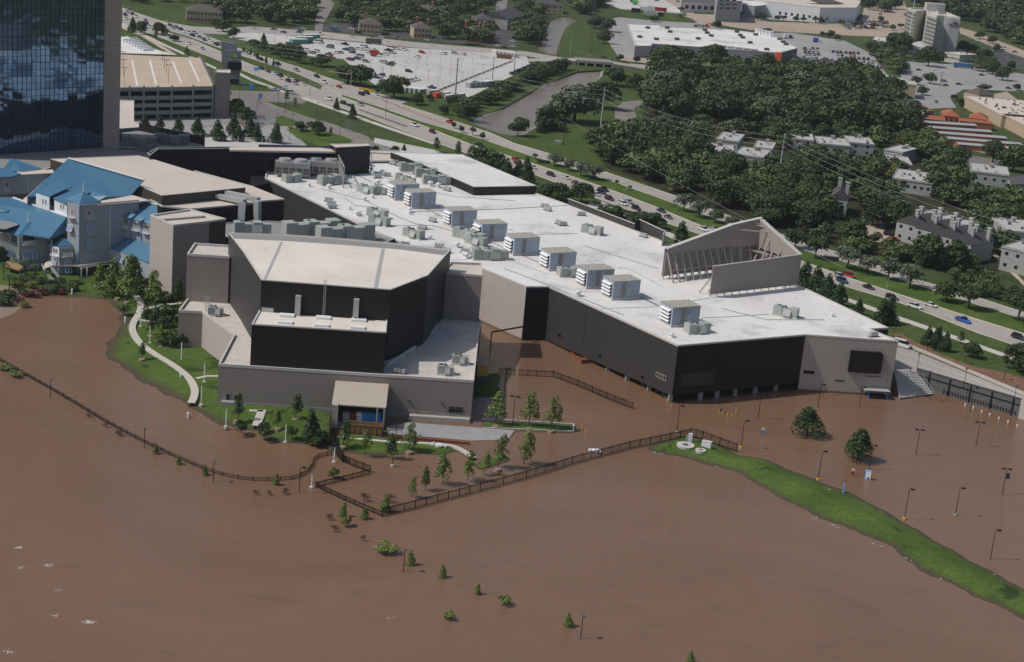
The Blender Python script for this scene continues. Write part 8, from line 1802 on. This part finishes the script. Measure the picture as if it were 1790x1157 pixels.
for x, y, c1, c2, l in ((1490,831,'red','white','small red and white sign post leaning in the flood'),(1333,759,'blue','white','blue and white sign post between hall and round tree'),(287,156,'blue','blue','x')):
    if l == 'x': continue
    p = P(x, y, 0); o = thing('sign_post', l, 'sign', p); g = MB(); g.tube(p-Vector((0, 0, .5)), p+Vector((0, 0, 2)), .1); part('post', g, M['galv'], o); g = MB(); g.box(p.x-.35, p.x+.35, p.y-.16, p.y-.1, .2, 1.2); part('lower_plate', g, M[c1], o); g = MB(); g.box(p.x-.45, p.x+.45, p.y-.16, p.y-.1, 1.3, 1.9); part('upper_plate', g, M[c2], o)
for k, (x, y) in enumerate(((1017,750),(1024,757),(1257,720),(1263,722),(1272,727),(1279,728),(1287,718),(811,748),(1166,703),(1173,711))): 
    p = P(x, y, 0); g = MB(); g.tube(p-Vector((0, 0, .5)), p+Vector((0, 0, 1.3 if k < 2 else .8)), .16, .14, 8); solo('bollard', g, M['yellow'], 'yellow bollard poking out of the flood', 'bollard', 'yellow bollards', origin=p)
for k, (x, y) in enumerate(((1687,709),(1701,714),(1716,721),(1730,726),(1746,733),(1762,739),(1778,746))): p = P(x, y, 0); g = MB(); g.tube(p-Vector((0, 0, .5)), p+Vector((0, 0, .75)), .22, .22, 8); solo('bollard', g, M['white'], on[k]+' white bollard from the left below the retaining wall', 'bollard', 'white bollards', origin=p)
p = P(1261,719,0); g = MB(); g.box(p.x-.4, p.x+.4, p.y-.3, p.y+.3, -.3, .9); solo('bin', g, M['steel_dark'], 'dark box among the yellow bollards before the hall', 'bin', origin=p)
def chips(name, label, cat, x, y, n, rx_, ry, s, mt, z=.05, seed=1, flatz=.3):
    rr_ = random.Random(seed); g = MB(); c = P(x, y, z); m_ = mpp(x, y, z)
    for i in range(n):
        q = c+Vector((rr_.gauss(0, rx_), rr_.gauss(0, ry), rr_.uniform(-.05, .05))); a = rr_.uniform(0, 6.28); e = Vector((math.cos(a), math.sin(a), 0))*s*rr_.uniform(.4, 1.5); f = Vector((-math.sin(a), math.cos(a), .1))*s*rr_.uniform(.3, .8)
        g.obox(q, e, f, (.05, 0, s*flatz*rr_.uniform(.4, 1.2)))
    o = solo(name, g, M[mt], label, cat, origin=c); stuff(o); return o
chips('rock_pile','pile of white rocks at the dock lawn edge','rocks',766,779,70,.8,.5,.4,'white',.8,2,1)
chips('white_float','white float caught against the long fence','debris',1037,788,10,.9,.5,.8,'white',.1,3,.8)
for k, (x, y, n, s) in enumerate(((33,957,16,.5),(36,992,10,.4),(83,988,16,.45),(155,1087,34,.5),(101,1032,8,.4),(96,1076,10,.4),(14,1140,18,.4),(683,1080,10,.3))):
    chips('foam', ['foam fleck in the current at far left','foam fleck under the first one at left','foam patch right of the two left flecks','largest white splash of foam in the lower left current','tiny foam fleck above the largest splash','thin foam streak above the largest splash','foam streaks in the bottom left corner','faint foam speck in mid current'][k], 'foam', x, y, n*2, .55, .35, s*.35, 'white', .01, k+5, .1)
for k, (x, y) in enumerate(((1423,905),(1434,910),(1455,917),(1464,922),(1528,950),(1542,955),(1587,977),(1608,985),(1645,1012),(1402,855),(1427,878),(1450,856),(1484,898),(1523,917),(1660,979),(1737,1004),(1142,790),(1154,793),(1213,792),(1252,815))):
    chips('litter', 'pale scrap of flood litter on the levee grass', 'litter', x, y, 3, .4, .2, .2, 'white', .6 if k > 8 else .15, k+30, .2)
chips('gravel_debris','bed of floating debris at the foot of the outside stairs','debris',1640,698,120,5,1.6,.28,'rust',.04,77,.4)
# traffic cones, barrels and kerb posts
for k in range(22): 
    f_ = k/21; x, y = 668+f_*106, 176+f_*41; p = P(x, y, GZ+.07); g = MB(); g.tube(p, p+Vector((0, 0, 1.1)), .28, .16, 7); solo('traffic_cone', g, M['orange'], 'orange traffic cone in the line on the far lanes', 'traffic cone', 'line of orange cones', origin=p)
for k in range(30):
    f_ = k/29; p = P(629+f_*81, 193+f_*29, GZ+.07); g = MB(); g.tube(p, p+Vector((0, 0, .9)), .22, .2, 6); solo('barrier_post', g, M['black'], 'black post in the line edging the near lanes', 'post', 'black posts by the near lanes', origin=p)
for k in range(34):
    f_ = k/33; x, y = 770+f_*125, 158-f_*50; p = P(x, y, GZ+.06); g = MB(); g.box(p.x-.9, p.x+.7, p.y-.4, p.y+.5, p.z, p.z+.9); solo('barrier_block', g, M['concrete_grey'] if k % 2 else M['steel_dark'], 'small barrier block in the line across the car park', 'barrier', 'line of barrier blocks', origin=p)
for k in range(5): p = P(631+k*5, 156+k*1.2, GZ+.07); g = MB(); g.box(p.x-1.4, p.x+1.4, p.y-.5, p.y+.5, p.z, p.z+1); solo('water_barrier', g, M['yellow'], on[k]+' yellow road barrier from the left at the car park mouth', 'barrier', 'yellow road barriers', origin=p)
def board(x, y, w_, h, z0, mt, label, name='banner_sign'):
    p = P(x, y, GZ); o = thing(name, label, 'sign', p)
    for s in (-1, 1): g = MB(); g.bar(p+Vector((s*w_*.4, 0, 0)), p+Vector((s*w_*.4, 0, z0)), .15); part('post', g, M['galv'], o)
    g = MB(); g.box(p.x-w_/2, p.x+w_/2, p.y-.12, p.y+.12, p.z+z0, p.z+z0+h); part('board', g, M[mt], o)
M['sky'] = flat('sky_blue_banner', (.10,.45,.80))
board(448,152,2.7,1.5,9.5,'sky','sky-blue banner high on its pole by the path'); board(500,160,1.7,1.0,2.5,'sky','small sky-blue banner behind the white van'); board(476,250,.9,3,1,'blue','blue upright banner in the plaza by the driveway'); board(608,230,1.6,4.5,1,'pylon','grey-blue upright board in the wild meadow'); board(455,173,2,2.4,.5,'blue','small blue sign at the flooded driveway edge')
p = P(439,157,GZ); g = MB(); g.box(p.x-.9, p.x+.9, p.y-.9, p.y+.9, p.z, p.z+2.7); solo('portable_toilet', g, M['blue'], 'blue portable toilet on the verge below the pylon', 'toilet', origin=p)
p = P(425,155,GZ); g = MB(); g.box(p.x-.3, p.x+.3, p.y-.3, p.y+.3, p.z, p.z+3.2); solo('blue_totem', g, M['blue'], 'slim blue totem left of the portable toilet', 'sign', origin=p)
p = P(975,252,GZ); g = MB(); g.box(p.x-1.6, p.x+1.6, p.y-1.2, p.y+1.2, p.z, p.z+1.8); solo('green_cabinet', g, M['ac_green'], 'grey-green utility box on the grass by the utility pole', 'cabinet', origin=p)
for k, (x, y) in enumerate(((950,288),(1452,458))): board(x, y, 6, 1.6, .6, 'brown_wall', ['low brown sign on the median near the annexe','low brown sign on the median right of the roof screen'][k], 'median_sign')
# plaza wall and planting by the garage
pl = bld('plaza_wall', 'low pale plaza wall with slim white posts below the garage', 'wall', 357, 240, GZ)
for a, b in (((355,238),(400,242)),((400,242),(480,250))): g = MB(); p, q = P(*a), P(*b); g.obox(p, q-p, (0, .5, 0), (0, 0, 1.2)); part('wall_panel', g, M['concrete'], pl)
for k in range(9): p = P(360+k*14, 246+k*.8); g = MB(); g.bar(p, p+Vector((0, 0, 3)), .2); part('post', g, M['white'], pl)
sheet('plaza', [(340,235),(400,240),(490,250),(500,262),(340,258)], 'lot', .14)
# people
def person_mesh(col, leg, walk=.12):
    bm = bmesh.new(); sk = bm.verts.layers.skin.new()
    J = {'pel': (0,0,.95,.15), 'ches': (0,0,1.35,.17), 'neck': (0,0,1.52,.06), 'head': (0,.01,1.66,.115), 'top': (0,.01,1.76,.08), 'lk': (-.10,.05,.5,.075), 'la': (-.11,walk,.08,.05), 'lt': (-.11,walk+.14,.03,.04), 'rk': (.10,.03,.5,.075), 'ra': (.11,-walk,.08,.05), 'rt': (.11,-walk+.14,.03,.04), 'ls': (-.2,0,1.43,.07), 'le': (-.27,-.03,1.15,.05), 'lh': (-.27,.08,.92,.04), 'rs': (.2,0,1.43,.07), 're': (.27,-.03,1.15,.05), 'rh': (.27,.08,.92,.04), 'lp': (-.09,0,.9,.1), 'rp': (.09,0,.9,.1)}
    E = [('pel','ches'),('ches','neck'),('neck','head'),('head','top'),('pel','lp'),('lp','lk'),('lk','la'),('la','lt'),('pel','rp'),('rp','rk'),('rk','ra'),('ra','rt'),('ches','ls'),('ls','le'),('le','lh'),('ches','rs'),('rs','re'),('re','rh')]
    V = {}
    for k, (x, y, z, r) in J.items(): v = bm.verts.new((x, y, z)); v[sk].radius = (r, r); V[k] = v
    for a, b in E: bm.edges.new((V[a], V[b]))
    V['pel'][sk].use_root = True
    me = bpy.data.meshes.new('body'); bm.to_mesh(me); bm.free(); o = bpy.data.objects.new('tmp', me); COL.objects.link(o)
    o.modifiers.new('s', 'SKIN'); m_ = o.modifiers.new('u', 'SUBSURF'); m_.levels = 1
    dg = bpy.context.evaluated_depsgraph_get(); out = bpy.data.meshes.new_from_object(o.evaluated_get(dg)); bpy.data.objects.remove(o)
    sk_ = flat('skin', (.35,.2,.14)); 
    for m__ in (PM[col], PM[leg], sk_, M['black']): out.materials.append(m__)
    for pg in out.polygons: c = pg.center; pg.material_index = 3 if c.z > 1.70 else 2 if c.z > 1.5 or (abs(c.x) > .22 and c.z < 1.12) else 0 if c.z > .95 else 1 if c.z > .1 else 3
    out.name = 'body'; return out
for x, y, z, c, l, t in ((1590.5,650,GZ+.07,'black','black','person in dark clothes standing at the top of the flood stairs'),(1041,357,GZ+.13,'black','navy','person in black on the path behind the hall, left of two') and (1590.5,650,GZ+.07,'black','black','person in dark clothes standing at the top of the flood stairs'),):
    pass
for x, y, z, c, l, t in ((1590.5,650,GZ+.07,'black','black','person in dark clothes standing at the top of the flood stairs'),(1038,357,GZ+.13,'black','navy','person in black on the path behind the hall, left of two'),(1042,358,GZ+.13,'navy','black','person in dark blue on the path behind the hall, right of two'),(1644,581,GZ+.13,'silver','navy','person in pale top on the path above the ramp, left of two'),(1650,582,GZ+.13,'black','grey','person in dark top on the path above the ramp, right of two')):
    o = link('person', person_mesh(c, l), None, P(x, y, z), R.uniform(0, 6)); tag(o, t, 'person')
# thin summer haze over the whole place, sky outside it
def haze(dens):
    g = MB(); g.box(-4000, 4000, -600, 9000, -3, 158); o = struct('haze', g, M['white'], 'stuff'); me = o.data; me.materials.clear()
    m = bpy.data.materials.new('summer_haze'); m.use_nodes = True; N = m.node_tree.nodes; N.remove(N['Principled BSDF']); v = N.new('ShaderNodeVolumePrincipled'); v.inputs['Density'].default_value = dens; v.inputs['Color'].default_value = (.9, .94, 1, 1); v.inputs['Anisotropy'].default_value = .3
    m.node_tree.links.new(v.outputs[0], N['Material Output'].inputs['Volume']); me.materials.append(m)
haze(.00005)
# ------------------------------------------------------------------ make every label single out one thing
def finish_labels():
    from collections import defaultdict
    D = defaultdict(list)
    for o in LABELLED:
        try: D[o['label']].append(o)
        except ReferenceError: pass
    for lab_, os_ in D.items():
        if len(os_) == 1: continue
        def key(o): return pix(o.matrix_basis.translation)[0]
        os_.sort(key=key); n = len(os_)
        if n <= 17:
            for i, o in enumerate(os_):
                suf = ('leftmost of %s' % ['two','three','four','five','six','seven','eight','nine','ten','eleven','twelve','thirteen','fourteen','fifteen','sixteen','seventeen'][n-2]) if i == 0 else ('rightmost' if i == n-1 else on[i]+' from left')
                suf = suf.replace('leftmost of ', 'first of '); nw = len(lab_.split()); o['label'] = lab_+', '+(suf if nw+len(suf.split()) <= 16 else suf.split()[0])
        for o in os_:
            if 'group' not in o or len(o['group']) < 3: o['group'] = lab_+' group' if len(lab_.split()) < 5 else lab_
            if n > 17: o['group'] = lab_
finish_labels()
